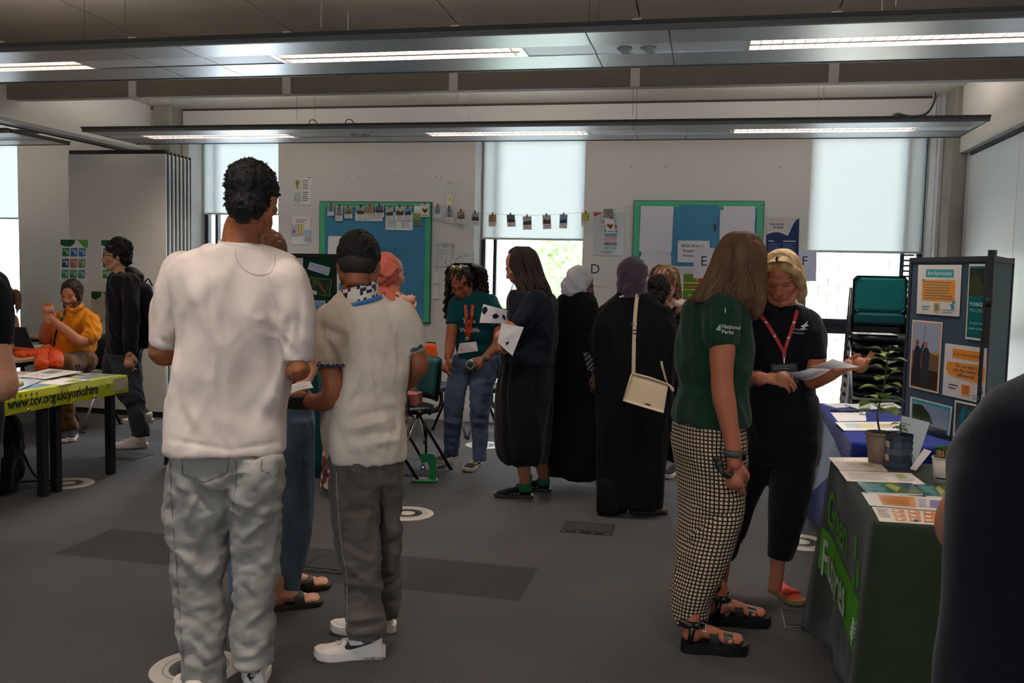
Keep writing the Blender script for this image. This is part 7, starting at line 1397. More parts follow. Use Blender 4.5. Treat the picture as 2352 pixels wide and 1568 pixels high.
for (y, z, a, b_) in ((3.20, .60, .022, .055), (3.13, .52, .02, .05), (3.205, .46, .02, .045)):
    P = [(y+a*math.cos(t)*(1-.5*math.sin(t)), z+b_*math.sin(t)) for t in np.linspace(0, 5.8, 12)]; mbp.add([on_side(bvG, p, w, off=.006) for p, w in P], [tuple(range(12))], lime)
mbp.build('leaf_motif', CLOTHP, o)
tw = MB(); tw.tube([on_side(bvG, 3.16-.004*k, .26+.012*k, off=.008) for k in range(9)], .0022, 4, col=whi)
for k in range(4): tw.tube([on_side(bvG, 3.155-.01*k, .28+.02*k, off=.008), on_side(bvG, 3.19-.01*k, .30+.02*k, off=.008)], .002, 4, col=whi); tw.tube([on_side(bvG, 3.155-.01*k, .28+.02*k, off=.008), on_side(bvG, 3.125-.01*k, .305+.02*k, off=.008)], .002, 4, col=whi)
tw.build('twig_motif', CLOTHP, o)
# white pennant hanging at the blue table corner
s = Sheet(W(1886, 955, 4.36), W(1916, 1010, 4.35), W(1938, 1062, 4.37), W(1866, 1128, 4.36), base=C(196, 200, 212), thick=.002); s.text('canalrivertrust', .30, .34, .07, C(40, 60, 140), bold=True).poly([(.3, .5), (.45, .45), (.55, .55), (.5, .7), (.35, .68)], C(60, 80, 150)); s.build('paper_banner', 'white printed banner corner hanging from the blue table', 'banner')
# ---- display panel with posters
FEL = cloth('slate_felt', C(44, 66, 82), rough=.95); FEL2 = cloth('pale_felt', C(92, 116, 118), rough=.95); pa = empty('poster_stand', (1.13, 4.68, .75), 'slate blue display panel with photographs on the stand table', 'display board')
A0, A1_ = np.array([1.022, 4.95, 0]), np.array([1.243, 4.405, 0]); A2_ = np.array([1.50, 4.98, 0])
def slab(a, b, z0, z1, t, name, m, par, grow=0):
    d = (b-a)/np.linalg.norm(b-a); n = np.array([d[1], -d[0], 0]); n = n if n@(-a) > 0 else -n; a = a-d*grow; b = b+d*grow
    v = [p+n*k+np.array([0, 0, z]) for z in (z0, z1) for p, k in ((a, t/2), (b, t/2), (b, -t/2), (a, -t/2))]
    return MB().add(v, [(3, 2, 1, 0), (4, 5, 6, 7), (0, 1, 5, 4), (1, 2, 6, 5), (2, 3, 7, 6), (3, 0, 4, 7)]).build(name, m, par)
d1 = (A1_-A0)/np.linalg.norm(A1_-A0); d2 = (A2_-A1_)/np.linalg.norm(A2_-A1_)
slab(A0+d1*.02, A1_-d1*.02, .775, 1.605, .014, 'felt_panel', FEL, pa); slab(A1_+d2*.05, A2_-d2*.02, .775, 1.605, .014, 'felt_panel', FEL2, pa)
for a, b_, z0, z1 in ((A0, A0+d1*.022, .752, 1.625), (A1_-d1*.022, A1_, .752, 1.625), (A0, A1_, 1.603, 1.628), (A0, A1_, .752, .777)): slab(a, b_, z0, z1, .026, 'frame', BLACKM, pa)
for a, b_, z0, z1 in ((A1_+d2*-.012, A1_+d2*.05, .752, 1.655), (A2_-d2*.03, A2_, .752, 1.635), (A1_+d2*.02, A2_, 1.605, 1.63), (A1_+d2*.02, A2_, .752, .777)): slab(a, b_, z0, z1, .028, 'frame', BLACKM, pa)
MB().tube([A1_+[0, 0, 1.0], A1_+[0, 0, 1.04]], .016, 8).tube([A1_+[0, 0, 1.4], A1_+[0, 0, 1.44]], .016, 8).build('hinge', BLACKF, pa)
nP = np.array([d1[1], -d1[0], 0]); nP = nP if nP@(-A0) > 0 else -nP; O_ = A0+nP*.010
def onp(px, py): d = ray(px, py); t = ((O_-CAM)@nP)/(d@nP); return CAM+d*t+nP*.002
def pposter(q4, base, label, fn, name='poster', m=GLOSSP): s = Sheet(*[onp(*p) for p in q4], base=base); fn(s); return s.build(name, label, 'poster', m=m)
PWH, TE, OR = C(214, 206, 200), C(58, 146, 150), C(224, 142, 58)
def p1(s): s.rect(.20, .09, .84, .25, TE).text('Rural Apprenticeships', .52, .20, .075, (.7, .72, .7), 'c', fit=.56).rect(.12, .30, .88, .72, OR).lines(.17, .34, .84, 7, .053, C(110, 120, 110), seed=3).rect(.12, .29, .18, .33, TE).rect(.84, .70, .90, .76, TE).rect(.42, .76, .56, .94, OR).rect(.45, .79, .53, .91, TE).lines(.13, .83, .34, 2, .06, TE).lines(.62, .88, .92, 2, .05, C(120, 140, 170)).poly([(.78, .78), (.86, .76), (.9, .82), (.84, .9), (.82, .82)], TE)
pposter([(2110, 608), (2210, 608), (2204, 727), (2106, 720)], PWH, 'white poster with teal title and orange text block on the slate panel', p1)
def ph1(s): s.rect(.03, .02, .97, .98, OR).rect(.05, .03, .95, .97, C(150, 158, 176)).rect(.05, .45, .95, .97, C(110, 86, 60)).rect(.05, .70, .95, .97, C(56, 44, 36)).poly([(.7, .43), (.95, .44), (.95, .47), (.7, .46)], C(180, 150, 60)).poly([(.08, .95), (.12, .45), (.18, .37), (.28, .37), (.36, .45), (.34, .92)], C(44, 44, 50)).poly([(.38, .92), (.40, .45), (.48, .38), (.58, .38), (.66, .46), (.62, .92)], C(52, 56, 62)).disk(.22, .33, .055, C(130, 70, 60)).disk(.52, .35, .05, C(160, 110, 96)).poly([(.17, .31), (.27, .31), (.25, .28), (.19, .28)], C(180, 60, 40)).poly([(.465, .33), (.575, .33), (.55, .30), (.49, .30)], C(190, 80, 50)).rect(.44, .06, .455, .42, (.05, .05, .06)).poly([(.3, .45), (.44, .30), (.46, .33), (.36, .5)], C(44, 44, 50))
pposter([(2096.6, 734), (2166, 740), (2156, 904), (2089, 888)], PWH, 'tall photograph of two people with a pole on the slate panel', ph1, 'photograph')
def p2(s): s.rect(.20, .08, .90, .26, OR).text('Rural Apprenticeships', .55, .20, .06, C(110, 60, 60), 'c', fit=.66).poly([(.08, .34), (.95, .32), (.98, .42), (.95, .66), (.3, .62), (.12, .58), (.06, .48)], OR).text('Do you want a', .55, .42, .065, C(60, 60, 90), 'c', fit=.5, bold=True).text('job that makes a', .55, .50, .065, C(60, 60, 90), 'c', fit=.6, bold=True).text('difference?', .55, .59, .065, C(60, 60, 90), 'c', fit=.42, bold=True).rect(.46, .72, .66, .92, OR).rect(.49, .745, .63, .89, C(200, 110, 60)).lines(.15, .76, .38, 2, .06, C(60, 60, 90)).lines(.72, .88, .98, 2, .05, C(120, 140, 170)).poly([(.86, .76), (.92, .72), (.97, .8), (.9, .86)], TE)
pposter([(2172, 788), (2268, 800), (2262, 928), (2165, 906)], PWH, 'white poster asking about a job in orange, lower right on the slate panel', p2)
def p3(s): s.rect(.06, .03, 1.0, .97, C(18, 96, 98)).rect(.06, .06, 1, .42, C(44, 48, 30)).poly([(.06, .42), (.06, .2), (.4, .12), (1, .3), (1, .42)], C(60, 66, 40)).text('YORKS', .14, .55, .045, C(210, 224, 220), fit=.72, bold=True).text('MILLEN', .14, .63, .042, C(130, 180, 176), fit=.72).text('A small cha', .2, .79, .03, C(170, 210, 206), fit=.68).text('people, lands', .1, .86, .03, C(170, 210, 206), fit=.78)
pposter([(2227, 606), (2266, 606), (2262, 784), (2218, 778)], PWH, 'teal and dark poster at the right edge of the slate panel', p3)
def ph2(s): s.rect(.04, .03, .97, .97, TE).poly([(.07, .10), (.93, .10), (.93, .9), (.07, .93)], C(134, 146, 164)).poly([(.07, .5), (.07, .15), (.3, .12), (.5, .3), (.6, .5)], C(46, 56, 34)).rect(.07, .55, .93, .80, C(52, 60, 40)).rect(.07, .78, .93, .92, C(120, 124, 130)).poly([(.4, .9), (.45, .55), (.52, .52), (.56, .9)], (.04, .05, .07)).poly([(.58, .9), (.60, .58), (.66, .55), (.7, .9)], C(30, 46, 70)).poly([(.2, .85), (.22, .6), (.3, .58), (.32, .85)], (.03, .03, .04))
pposter([(2092, 910), (2188, 934), (2178, 1036), (2089, 1008)], PWH, 'outdoor group photograph low on the slate panel', ph2, 'photograph')
def ph3(s): s.rect(.06, .04, .98, .98, C(60, 66, 66)).poly([(.2, .3), (.4, .1), (.5, .12), (.3, .6)], C(20, 110, 120)).poly([(.5, .2), (.62, .14), (.9, .5), (.8, .6)], C(20, 110, 120)).rect(.1, .7, .9, .95, C(30, 30, 30))
pposter([(2194, 918), (2250, 930), (2250, 1040), (2188, 1030)], PWH, 'photograph with teal shapes at the lower right of the slate panel', ph3, 'photograph')
# ---- stack of chairs by the window: each chair a thing
px_ = (1.35, 7.55)
st0 = None
for k in range(9):
    dz = .075*k; r = empty('stacking_chair', (px_[0], px_[1]-.018*k, dz), (['lowest black chair of the stack by the right window']+['%s black chair up in the stack by the right window' % w for w in ('second', 'third', 'fourth', 'fifth', 'sixth', 'seventh', 'eighth')]+['topmost stacked chair with teal backrest by the right window'])[k], 'chair', 'chairs stacked by the right window'); X, Yc = px_[0], px_[1]-.018*k
    v, f = Blob().stack([((X, Yc, .45+dz), .205, .20, 0), ((X, Yc, .475+dz), .22, .215, 0), ((X, Yc, .50+dz), .20, .19, 0)], 2, 24, 5).skin(.016, 1); put('seat', [(v, f)], CHB, r)
    top = (k == 8); MB().box((X-.205, Yc+.21, .62+dz), (X+.205, Yc+.245, .93+dz if not top else .95+dz), bev=.03).build('back_shell', CHB, r)
    if top: MB().box((X-.19, Yc+.185, .665+dz), (X+.19, Yc+.212, .94+dz), bev=.02).build('backrest', TEALF, r); MB().box((X-.19, Yc+.17, .56+dz), (X+.19, Yc+.21, .655+dz), bev=.02).build('lumbar_pad', cloth('teal_dark', C(10, 70, 74)), r)
    for sx in (-1, 1):
        MB().tube([(X+sx*.235, Yc-.02, .47+dz), (X+sx*.248, Yc+.24, .01+dz+.07*0)], .012, 8).build('leg', CHROME, r); MB().tube([(X+sx*.235, Yc, .47+dz), (X+sx*.248, Yc-.25, .01+dz)], .012, 8).build('leg', CHROME, r)
        MB().ball((X+sx*.245, Yc-.03, .46+dz), .020).build('pivot', BLACKF, r); MB().tube([(X+sx*.22, Yc+.22, .85+dz), (X+sx*.225, Yc+.20, .60+dz), (X+sx*.232, Yc+.05, .47+dz)], .012, 6).build('back_frame', BLACKM, r)
zt = .506+.075*8; s = Sheet((px_[0]-.23, px_[1]-.02-.14, zt), (px_[0]+.05, px_[1]-.144, zt), (px_[0]+.07, px_[1]-.36, zt), (px_[0]-.24, px_[1]-.33, zt), base=(.75, .75, .8), thick=.004)
s.rect(.1, .15, .45, .8, C(90, 90, 140)).rect(.55, .2, .9, .6, C(190, 180, 170)); s.build('magazine', 'open magazine lying on the stacked chairs\' top seat', 'magazine')
# ---- things on the blue table
Z = .756
def fs(q4, z, name, label, base, cat='paper', th=.0015, pr=None, m=None): return flat_sheet(q4, z, name, label, base, cat, th, pr, m=m)
fs([(1890, 927), (1940, 925), (1975, 932), (1920, 936)], Z, 'leaflet', 'white papers at the far corner of the blue table', (.74, .74, .78), 'paper', .004)
fs([(1940, 928), (2050, 924), (2075, 936), (1975, 940)], Z+.006, 'leaflet', 'long white papers along the far edge of the blue table', (.76, .76, .78), 'paper', .004, lambda s: s.rect(.6, .2, .95, .6, C(170, 170, 150)))
fs([(1908, 947), (1988, 947), (1990, 966), (1924, 967)], Z, 'notepad', 'white notepad under the pens on the blue table', (.76, .75, .76), 'notepad', .010)
fs([(1918, 969), (2068, 968), (2075, 988), (1938, 988)], Z, 'map_sheet', 'printed map sheet on the blue table, nearest the plant', (.70, .70, .66), 'map', .002, lambda s: s.rect(.1, .2, .35, .7, C(170, 190, 196)).poly([(.35, .2), (.6, .3), (.5, .8), (.3, .6)], C(206, 196, 150)).rect(.65, .3, .9, .7, C(196, 180, 150)))
for k in range(6):
    a = WZ(1908+k*7, 942-k*.3, Z+.006); o = MB().tube([a, a+[.10, .02*(k % 3)-.02, 0]], .0045, 6).build('pen', mat('navy_pen', C(24, 26, 60), rough=.3)); tag(o, 'navy pen in the small row on the blue table', 'pen', 'navy pens on the blue table')
gl_ = WZ(1985, 952, Z); o = MB().tube([gl_, gl_+[0, 0, .07]], [.028, .034], 20).build('drinking_glass', FILM); tag(o, 'clear plastic cup on the blue table behind the plant', 'cup')
# ---- things on the green table
Z = .7565; ALM = C(226, 214, 206)
fs([(1903, 1050), (2010, 1050), (2040, 1082), (1928, 1079)], Z, 'info_sheet', 'pale sheet with faint coloured map at the far corner of the green table', ALM, pr=lambda s: s.poly([(.25, .4), (.5, .25), (.8, .4), (.85, .7), (.5, .8), (.3, .7)], C(206, 190, 170)).poly([(.55, .4), (.75, .45), (.8, .7), (.6, .65)], C(196, 164, 120)))
fs([(1927, 1080), (2092, 1086), (2126, 1112), (1945, 1104)], Z+.001, 'info_sheet', 'white typed sheet with a green mark, across the green table', ALM, pr=lambda s: s.lines(.08, .2, .6, 6, .11, C(190, 176, 168)).rect(.74, .2, .86, .5, C(150, 190, 90)).lines(.7, .6, .95, 2, .12, C(190, 176, 168)))
def broch(s): s.rect(0, 0, 1, 1, C(24, 110, 112)).lines(.06, .2, .42, 6, .11, C(150, 190, 186)).rect(.45, 0, .75, 1, C(92, 110, 50)).poly([(.45, .3), (.6, .1), (.7, .5), (.55, .9)], C(170, 176, 90)).rect(.75, 0, 1, 1, C(70, 92, 112)).rect(.75, .6, 1, 1, C(110, 124, 60))
fs([(1968, 1106), (2095, 1110), (2120, 1134), (1992, 1130)], Z+.006, 'brochure', 'teal and green landscape brochure on the green table', (.7, .7, .66), 'brochure', .006, broch, GLOSSP)
fs([(2105, 1112), (2190, 1116), (2195, 1142), (2128, 1138)], Z+.006, 'brochure', 'second teal brochure beside the paper cup', (.7, .7, .66), 'brochure', .006, broch, GLOSSP)
fs([(1978, 1130), (2176, 1144), (2172, 1174), (1998, 1160)], Z, 'info_sheet', 'laminated sheet with a large orange block on the green table', ALM, pr=lambda s: s.rect(.18, .1, .62, .9, C(224, 150, 80)).lines(.2, .15, .6, 8, .09, C(186, 110, 60)).rect(.80, .25, .92, .8, C(120, 120, 170)).rect(.66, .2, .75, .8, C(190, 184, 200)), m=GLOSSP)
def og(s):
    for i in range(3):
        for j in range(3): s.rect(.27+i*.22, .08+j*.30, .44+i*.22, .30+j*.30, C(222, 140, 70)); s.rect(.30+i*.22, .14+j*.30, .37+i*.22, .24+j*.30, C(230, 226, 220)); 
    s.rect(.55, .78, .62, .90, C(50, 50, 110)).lines(.05, .15, .22, 5, .14, C(190, 150, 130))
fs([(2002, 1163), (2170, 1176), (2166, 1205), (2020, 1196)], Z, 'info_sheet', 'laminated sheet with a grid of orange boxes, nearest on the green table', ALM, pr=og, m=GLOSSP)
KR = mat('kraft_paper_pot', C(132, 112, 96), rough=.9, var=.06, vscale=20); SOIL = mat('soil', C(50, 38, 30), rough=1, bump=.6, bscale=90)
P_ = WZ(2018, 1062, .756); pt = empty('potted_sapling', P_, 'leafy sapling in a brown paper pot on the green table', 'plant'); z0 = .756
mb = MB(); mb.tube([P_, P_+[0, 0, .125]], [.040, .056], 24, smooth=True); mb.tube([P_+[0, 0, .118], P_+[0, 0, .128]], [.058, .058], 24); mb.build('pot', KR, pt); MB().tube([P_+[0, 0, .120], P_+[0, 0, .129]], [.053, .050], 20).build('soil', SOIL, pt)
stm = catmull([P_+[0, 0, .12], P_+[-.015, 0, .20], P_+[.0, -.01, .30], P_+[.012, 0, .40], P_+[.004, 0, .47]], 5); MB().tube(stm, np.linspace(.0045, .002, len(stm)), 6).build('stem', mat('stem_brown', C(86, 70, 48)), pt)
LF = mat('leaf_green', attr=True, rough=.5, spec=.35, trans=0); q = random.Random(11)
def leafm(base, d, L_, w, droop, col, serr=.08):
    d = np.array(d, float); d /= np.linalg.norm(d); s_ = np.cross(d, [0, 0, 1]); s_ /= np.linalg.norm(s_)+1e-9; up = np.cross(s_, d); n = 9; v = []
    for i in range(n+1):
        t = i/n; c_ = base+d*L_*t-np.array([0, 0, droop*L_*t*t]); ww = w*math.sin(math.pi*min(1, t*.92+.06))**.8*(1+serr*(-1)**i); v += [c_-s_*ww+up*ww*.25, c_, c_+s_*ww+up*ww*.25]
    v += [p-up*.0006 for p in v]; k = 3*(n+1); f = [(i*3+j, i*3+j+1, i*3+j+4, i*3+j+3) for i in range(n) for j in (0, 1)]; f += [tuple(a+k for a in reversed(x)) for x in f]; return MB().add(v, f, col, smooth=True)
for i in range(24):
    t = .25+.75*i/23; p = stm[int(t*(len(stm)-1))]; a = i*2.4+.4; L_ = .085*(1.1-.5*t)*q.uniform(.85, 1.25); c_ = random.Random(i).choice([C(122, 148, 48), C(92, 128, 42), C(70, 104, 36), C(150, 168, 62)]); d = (math.cos(a), math.sin(a), .25+.3*t)
    pb = p+np.array(d)*.02; o = leafm(pb, d, L_, L_*.40, .45, c_).build('leaf', LF, pt); MB().tube([p, pb], .0012, 4, col=c_).build('petiole', LF, o)
P2 = WZ(2062, 1072, .756); p2 = empty('wrapped_pot', P2, 'seedling in a pot wrapped with blue printed paper', 'plant'); mb = MB(); WR = [C(62, 76, 92), C(74, 86, 98), C(52, 62, 74)]; n = 20
for i in range(n):
    for j in range(5):
        a0, a1 = 6.283*i/n, 6.283*(i+1)/n; z0_, z1_ = .135*j/5, .135*(j+1)/5; col = WR[(i*3+j*2) % 3]
        if (i in (9, 10, 11) and j in (1, 3)): col = C(196, 180, 150)
        r0, r1 = .050+.004*math.sin(i*2+j), .050+.004*math.sin(i*2+j+1); mb.add([P2+[.050*math.cos(a0), .050*math.sin(a0), z0_], P2+[.050*math.cos(a1), .050*math.sin(a1), z0_], P2+[.053*math.cos(a1), .053*math.sin(a1), z1_], P2+[.053*math.cos(a0), .053*math.sin(a0), z1_]], [(0, 1, 2, 3)], col)
mb.build('wrap', GLOSSP, p2); MB().tube([P2, P2+[0, 0, .118]], [.046, .049], 18).build('soil', SOIL, p2); s2 = [P2+[0, 0, .11], P2+[.005, 0, .15], P2+[.002, 0, .175]]; MB().tube(s2, .002, 5).build('stem', mat('stem_brown'), p2)
for i in range(6): a = i*1.05; leafm(s2[2]-[0, 0, .01*(i % 3)], (math.cos(a), math.sin(a), .3), .042, .013, .4, C(96, 130, 50)).build('leaf', LF, p2)
s = Sheet(W(2070, 954, 4.02), W(2136, 970, 4.06), W(2104, 1066, 3.90), W(2058, 1056, 3.93), base=C(164, 176, 180), thick=.002)
for i in range(12): u, v_ = (.42 if i % 2 else .76), .10+.135*(i//2)+.04*(i % 2); s.poly([(u+.10*math.cos(t), v_+.045*math.sin(t)*(1.2 if t < 3 else .7)) for t in np.linspace(0, 5.6, 9)], C(44, 70, 50))
s.rect(.0, .0, .03, 1, C(120, 130, 150)); s.build('leaf_guide', 'leaf identification folder propped up behind the wrapped pot', 'folder', m=GLOSSP)
s = Sheet(W(2122, 1030, 3.95), W(2140, 1036, 3.97), W(2104, 1080, 3.74), W(2090, 1076, 3.74), base=C(190, 184, 184), thick=.002); s.lines(.2, .2, .8, 3, .2, (.5, .5, .5)); s.build('leaflet', 'small white leaflet leaning beside the leaf guide', 'leaflet')
P3 = WZ(2163, 1111, .756); cu = empty('paper_cup', P3, 'white paper cup full of pencils topped with green', 'cup'); CUPW = mat('cup_white', C(214, 204, 190), rough=.6)
mb = MB(); mb.tube([P3, P3+[0, 0, .098]], [.026, .038], 28); mb.tube([P3+[0, 0, .096], P3+[0, 0, .101]], [.0395, .0395], 28); mb.build('cup_wall', CUPW, cu); MB().tube([P3+[0, 0, .09], P3+[0, 0, .1015]], [.034, .036], 20).build('cup_shade_plug', mat('cup_shadow', C(60, 52, 44)), cu)  # dark plug under the rim: the cup's inner shade put into colour
bvc = bvh(sweep([P3, P3+[0, 0, .098]], [.026, .038], 28)) if False else None
mb = MB(); av = math.atan2(-P3[1], -P3[0])
for k in range(12):
    a0, a1 = av-.9+k*.15, av-.9+(k+1)*.15; rr = lambda z: .026+.012*z/.098+.0008
    mb.add([P3+[rr(.022)*math.cos(a0), rr(.022)*math.sin(a0), .022], P3+[rr(.022)*math.cos(a1), rr(.022)*math.sin(a1), .022], P3+[rr(.027)*math.cos(a1), rr(.027)*math.sin(a1), .027], P3+[rr(.027)*math.cos(a0), rr(.027)*math.sin(a0), .027]], [(0, 1, 2, 3)], C(26, 34, 26))
for (da, z, h_) in ((.3, .03, .018), (.5, .03, .012)): mb.add([P3+[rr(z)*math.cos(av+da), rr(z)*math.sin(av+da), z], P3+[rr(z)*math.cos(av+da+.3), rr(z)*math.sin(av+da+.3), z+.004], P3+[rr(z+h_)*math.cos(av+da+.35), rr(z+h_)*math.sin(av+da+.35), z+h_]], [(0, 1, 2)], C(26, 34, 26))
mb.build('cup_print', PRINT, cu)
q = random.Random(4)
for i in range(14):
    a = q.uniform(0, 6.28); r = .026*math.sqrt(q.random()); b_ = P3+[r*.6*math.cos(a), r*.6*math.sin(a), .08]; t_ = P3+[r*1.25*math.cos(a), r*1.25*math.sin(a), .125+.012*q.random()]
    o = MB().tube([b_, t_], .0042, 6).build('pencil', mat('pencil_wood', C(178, 140, 84), rough=.6)); tag(o, 'wooden pencil with a green tufted end in the paper cup', 'pencil', 'pencils in the paper cup'); mb = MB()
    for k in range(7): d = np.array([q.gauss(0, 1), q.gauss(0, 1), abs(q.gauss(.6, .6))]); d /= np.linalg.norm(d); mb.ball(t_+d*.006+[0, 0, .003], .005, 4)
    mb.build('green_tuft', mat('tuft_green', C(36, 96, 48), rough=.8), o)
# ================================================================== ON THE WALLS
YW = WY-.004
MINT = mat('mint_border', C(72, 176, 128), rough=.6); BLU = cloth('blue_backing_paper', C(76, 138, 176), rough=.8, sheen=0, bump=.1, bscale=30, var=.10, vscale=3)
def noticeboard(q, label):
    (x0, y0), (x1, y1) = q; a = W(x0, y0, YW); b = W(x1, y1, YW); X0, X1, Z1, Z0 = a[0], b[0], a[2], b[2]; r = empty('notice_board', ((X0+X1)/2, YW, Z0), label, 'notice board')
    boxo('backing', (X0+.005, YW-.022, Z0+.005), (X1-.005, YW, Z1-.005), BLU, r); bw = .055
    for lo, hi in (((X0, YW-.028, Z1-bw), (X1, YW-.02, Z1)), ((X0, YW-.028, Z0), (X1, YW-.02, Z0+.03)), ((X0, YW-.028, Z0+.03), (X0+bw, YW-.02, Z1-bw)), ((X1-bw, YW-.028, Z0+.03), (X1, YW-.02, Z1-bw))): boxo('border_strip', lo, hi, MINT, r)
    for lo, hi in (((X0-.008, YW-.024, Z0-.008), (X0, YW, Z1+.008)), ((X1, YW-.024, Z0-.008), (X1+.008, YW, Z1+.008)), ((X0-.008, YW-.024, Z1), (X1+.008, YW, Z1+.008)), ((X0-.008, YW-.024, Z0-.008), (X1+.008, YW, Z0))): boxo('frame', lo, hi, mat('board_frame', C(40, 90, 76), rough=.4), r)
    for xx in (X0+.03, X1-.03): MB().ball((xx, YW-.03, Z1-.03), .006, 5).build('pin', STEEL, r)
    return r, (X0, X1, Z0, Z1)
noticeboard(((738, 464), (987, 740)), 'blue notice board with mint border on the left, mostly bare')
rb, _ = noticeboard(((1458, 462), (1741, 760)), 'blue notice board with mint border on the right, covered in papers')
YP = YW-.030
PW = (.66, .66, .68)
def wp(x0, y0, x1, y1, label, fn=lambda s: None, base=PW, Y=YP, dx=0, name='paper_sheet', cat='paper', m=None, thick=.0012, tilt=0, bend=0):
    w, h = x1-x0, y1-y0; sk = .012*w; t = tilt
    P = [W(x0+t*h, y0, Y), W(x1+t*h, y0+sk+t*w*0, Y), W(x1-.022*h, y1+sk, Y), W(x0-.022*h, y1, Y)]
    base = tuple(min(.86, c*1.28) for c in base); s = Sheet(*P, base=base, thick=thick, bend=bend); fn(s); return s.build(name, label, cat, m=m)
# left board
def fridge(s): s.rect(.30, .35, .33, .95, (.1, .1, .1)).rect(.72, .35, .75, .95, (.1, .1, .1)).rect(.30, .62, .75, .65, (.1, .1, .1)).poly([(.30, .38), (.38, .22), (.66, .22), (.75, .38), (.72, .38), (.64, .27), (.40, .27), (.33, .38)], (.1, .1, .1))
wp(754, 542, 822, 650, 'white drawing of a rounded box on the left notice board', fridge)
def lines_(n=4, c=(.35, .35, .38)): return lambda s: s.lines(.12, .25, .88, n, .16, c)
wp(816, 488, 879, 507, 'white card strip behind three photo cards on the left board', lines_(1), tilt=.02)
wp(886, 488, 949, 528, 'white sheet with small print behind the cards on the left board', lambda s: s.lines(.06, .5, .4, 4, .1, (.35, .4, .6)).lines(.6, .5, .9, 4, .1, (.35, .4, .6)).rect(.35, .55, .37, .95, (.3, .3, .3)).rect(.63, .55, .65, .95, (.3, .3, .3)))
wp(951, 474, 968, 518, 'narrow green and rust coloured map card at the left board\'s right side', lambda s: s.rect(0, 0, 1, .35, (.7, .7, .7)).rect(0, .35, 1, .6, C(120, 170, 60)).rect(.3, .4, .9, .5, C(200, 140, 60)).rect(0, .65, 1, 1, C(90, 130, 110)).poly([(.3, 1), (.5, .7), (.8, 1)], C(150, 90, 70)), base=C(100, 140, 110), name='map_card')
# string of photo cards
PALS = [[C(120, 150, 160), C(70, 110, 130)], [C(150, 160, 170), C(60, 60, 70)], [C(140, 140, 110), C(96, 96, 76)], [C(150, 160, 165), C(56, 66, 56)], [C(196, 160, 120), C(110, 60, 50)], [C(90, 110, 130), C(56, 60, 40)], [C(170, 176, 176), C(60, 60, 66)], [C(186, 190, 180), C(70, 60, 50)], [C(120, 150, 180), C(40, 60, 100)], [C(160, 180, 80), C(220, 150, 110)]]
NM = ['pale figure drawing', 'dark dress drawing', 'stone ruins photo', 'grey tree photo', 'striped fabric photo', 'dark bridge photo', 'snowy rail photo', 'misty field photo', 'blue harbour photo', 'green map']
cards = []
def card(x, y, k, w, h, label, Y, tilt=0, peg=True, col=None):
    a = W(x-w/2+tilt*h/2, y-h/2, Y); b_ = W(x+w/2+tilt*h/2, y-h/2+tilt*w*.5, Y); c = W(x+w/2-tilt*h/2, y+h/2+tilt*w*.5, Y); d = W(x-w/2-tilt*h/2, y+h/2, Y); s = Sheet(a, b_, c, d, base=(.72, .70, .70), thick=.001); p, q_ = PALS[k % 10]; r_ = random.Random(k)
    s.rect(.05, .05, .95, .60, p)
    if k % 10 == 0: s.poly([(.4, .2), (.6, .2), (.7, .55), (.3, .55)], q_).disk(.5, .16, .08, q_)
    elif k % 10 == 1: s.poly([(.3, .58), (.4, .12), (.6, .12), (.7, .58)], q_).poly([(.45, .55), (.48, .25), (.55, .25), (.58, .55)], (.6, .6, .6))
    elif k % 10 == 4: 
        for i in range(4): s.poly([(.05, .12+i*.13), (.95, .06+i*.13), (.95, .11+i*.13), (.05, .18+i*.13)], q_)
    elif k % 10 == 9: s.poly([(.1, .1), (.5, .2), (.4, .5), (.1, .5)], q_).poly([(.55, .3), (.95, .2), (.9, .55)], C(90, 160, 90))
    else: s.poly([(.05, .60), (.05, .35+.1*r_.random()), (.3, .22+.2*r_.random()), (.6, .30+.15*r_.random()), (.95, .25+.2*r_.random()), (.95, .60)], q_)
    s.lines(.2, .70, .8, 3, .08, (.35, .33, .38), rag=.3, seed=k); s.rect(.05, .60, .95, .63, C(120, 60, 60))
    o = s.build('photo_card', label, 'photo card', 'photo cards pegged along the string')
    if peg:
        t = (a+b_)/2; MB().box(tuple(t+[-.006, -.010, -.012]), tuple(t+[.006, .004, .018])).build('peg', mat('peg_red', C(150, 40, 46)) if k % 2 == 0 else mat('peg_dark', C(60, 36, 50)), o)
    return o
ON = 'on the left board'
spec = [(760, 482, 0, 15, 26), (779, 490, 1, 17, 34), (800, 488, 2, 18, 27), (828, 488, 3, 19, 28), (849, 486, 4, 17, 28), (872, 485, 5, 20, 28), (895, 491, 6, 17, 30), (918, 490, 7, 19, 32), (937, 490, 8, 16, 30)]
for i, (x, y, k, w, h) in enumerate(spec): card(x, y, k, w, h, '%s card hanging over the left board\'s top edge' % NM[k], YP-.012, [.05, .04, -.02, 0, .03, -.03, 0, .02, -.03][i])
spec = [(1005, 487, 0, 15, 28), (1032, 494, 1, 17, 34), (1059, 499, 2, 18, 30), (1092, 503, 3, 18, 31), (1131, 506, 4, 18, 28), (1174, 507, 5, 19, 28), (1211, 512, 6, 20, 31), (1256, 510, 7, 19, 32), (1294, 508, 8, 18, 32), (1345, 503, 9, 20, 30)]
PL_ = ['beside the left board\'s right edge', 'on the string right of the left board', 'on the string, third from the left board', 'at the left edge of the middle window', 'at the left side of the middle blind', 'left of centre before the middle blind', 'centre of the middle blind', 'right of centre before the middle blind', 'at the right side of the middle blind', 'left of the grey bag poster']
for i, (x, y, k, w, h) in enumerate(spec): card(x, y, k, w, h, '%s card %s' % (NM[k], PL_[i]), WY-.05, [0, -.03, -.06, -.04, .02, -.10, -.02, -.06, .05, .02][i])
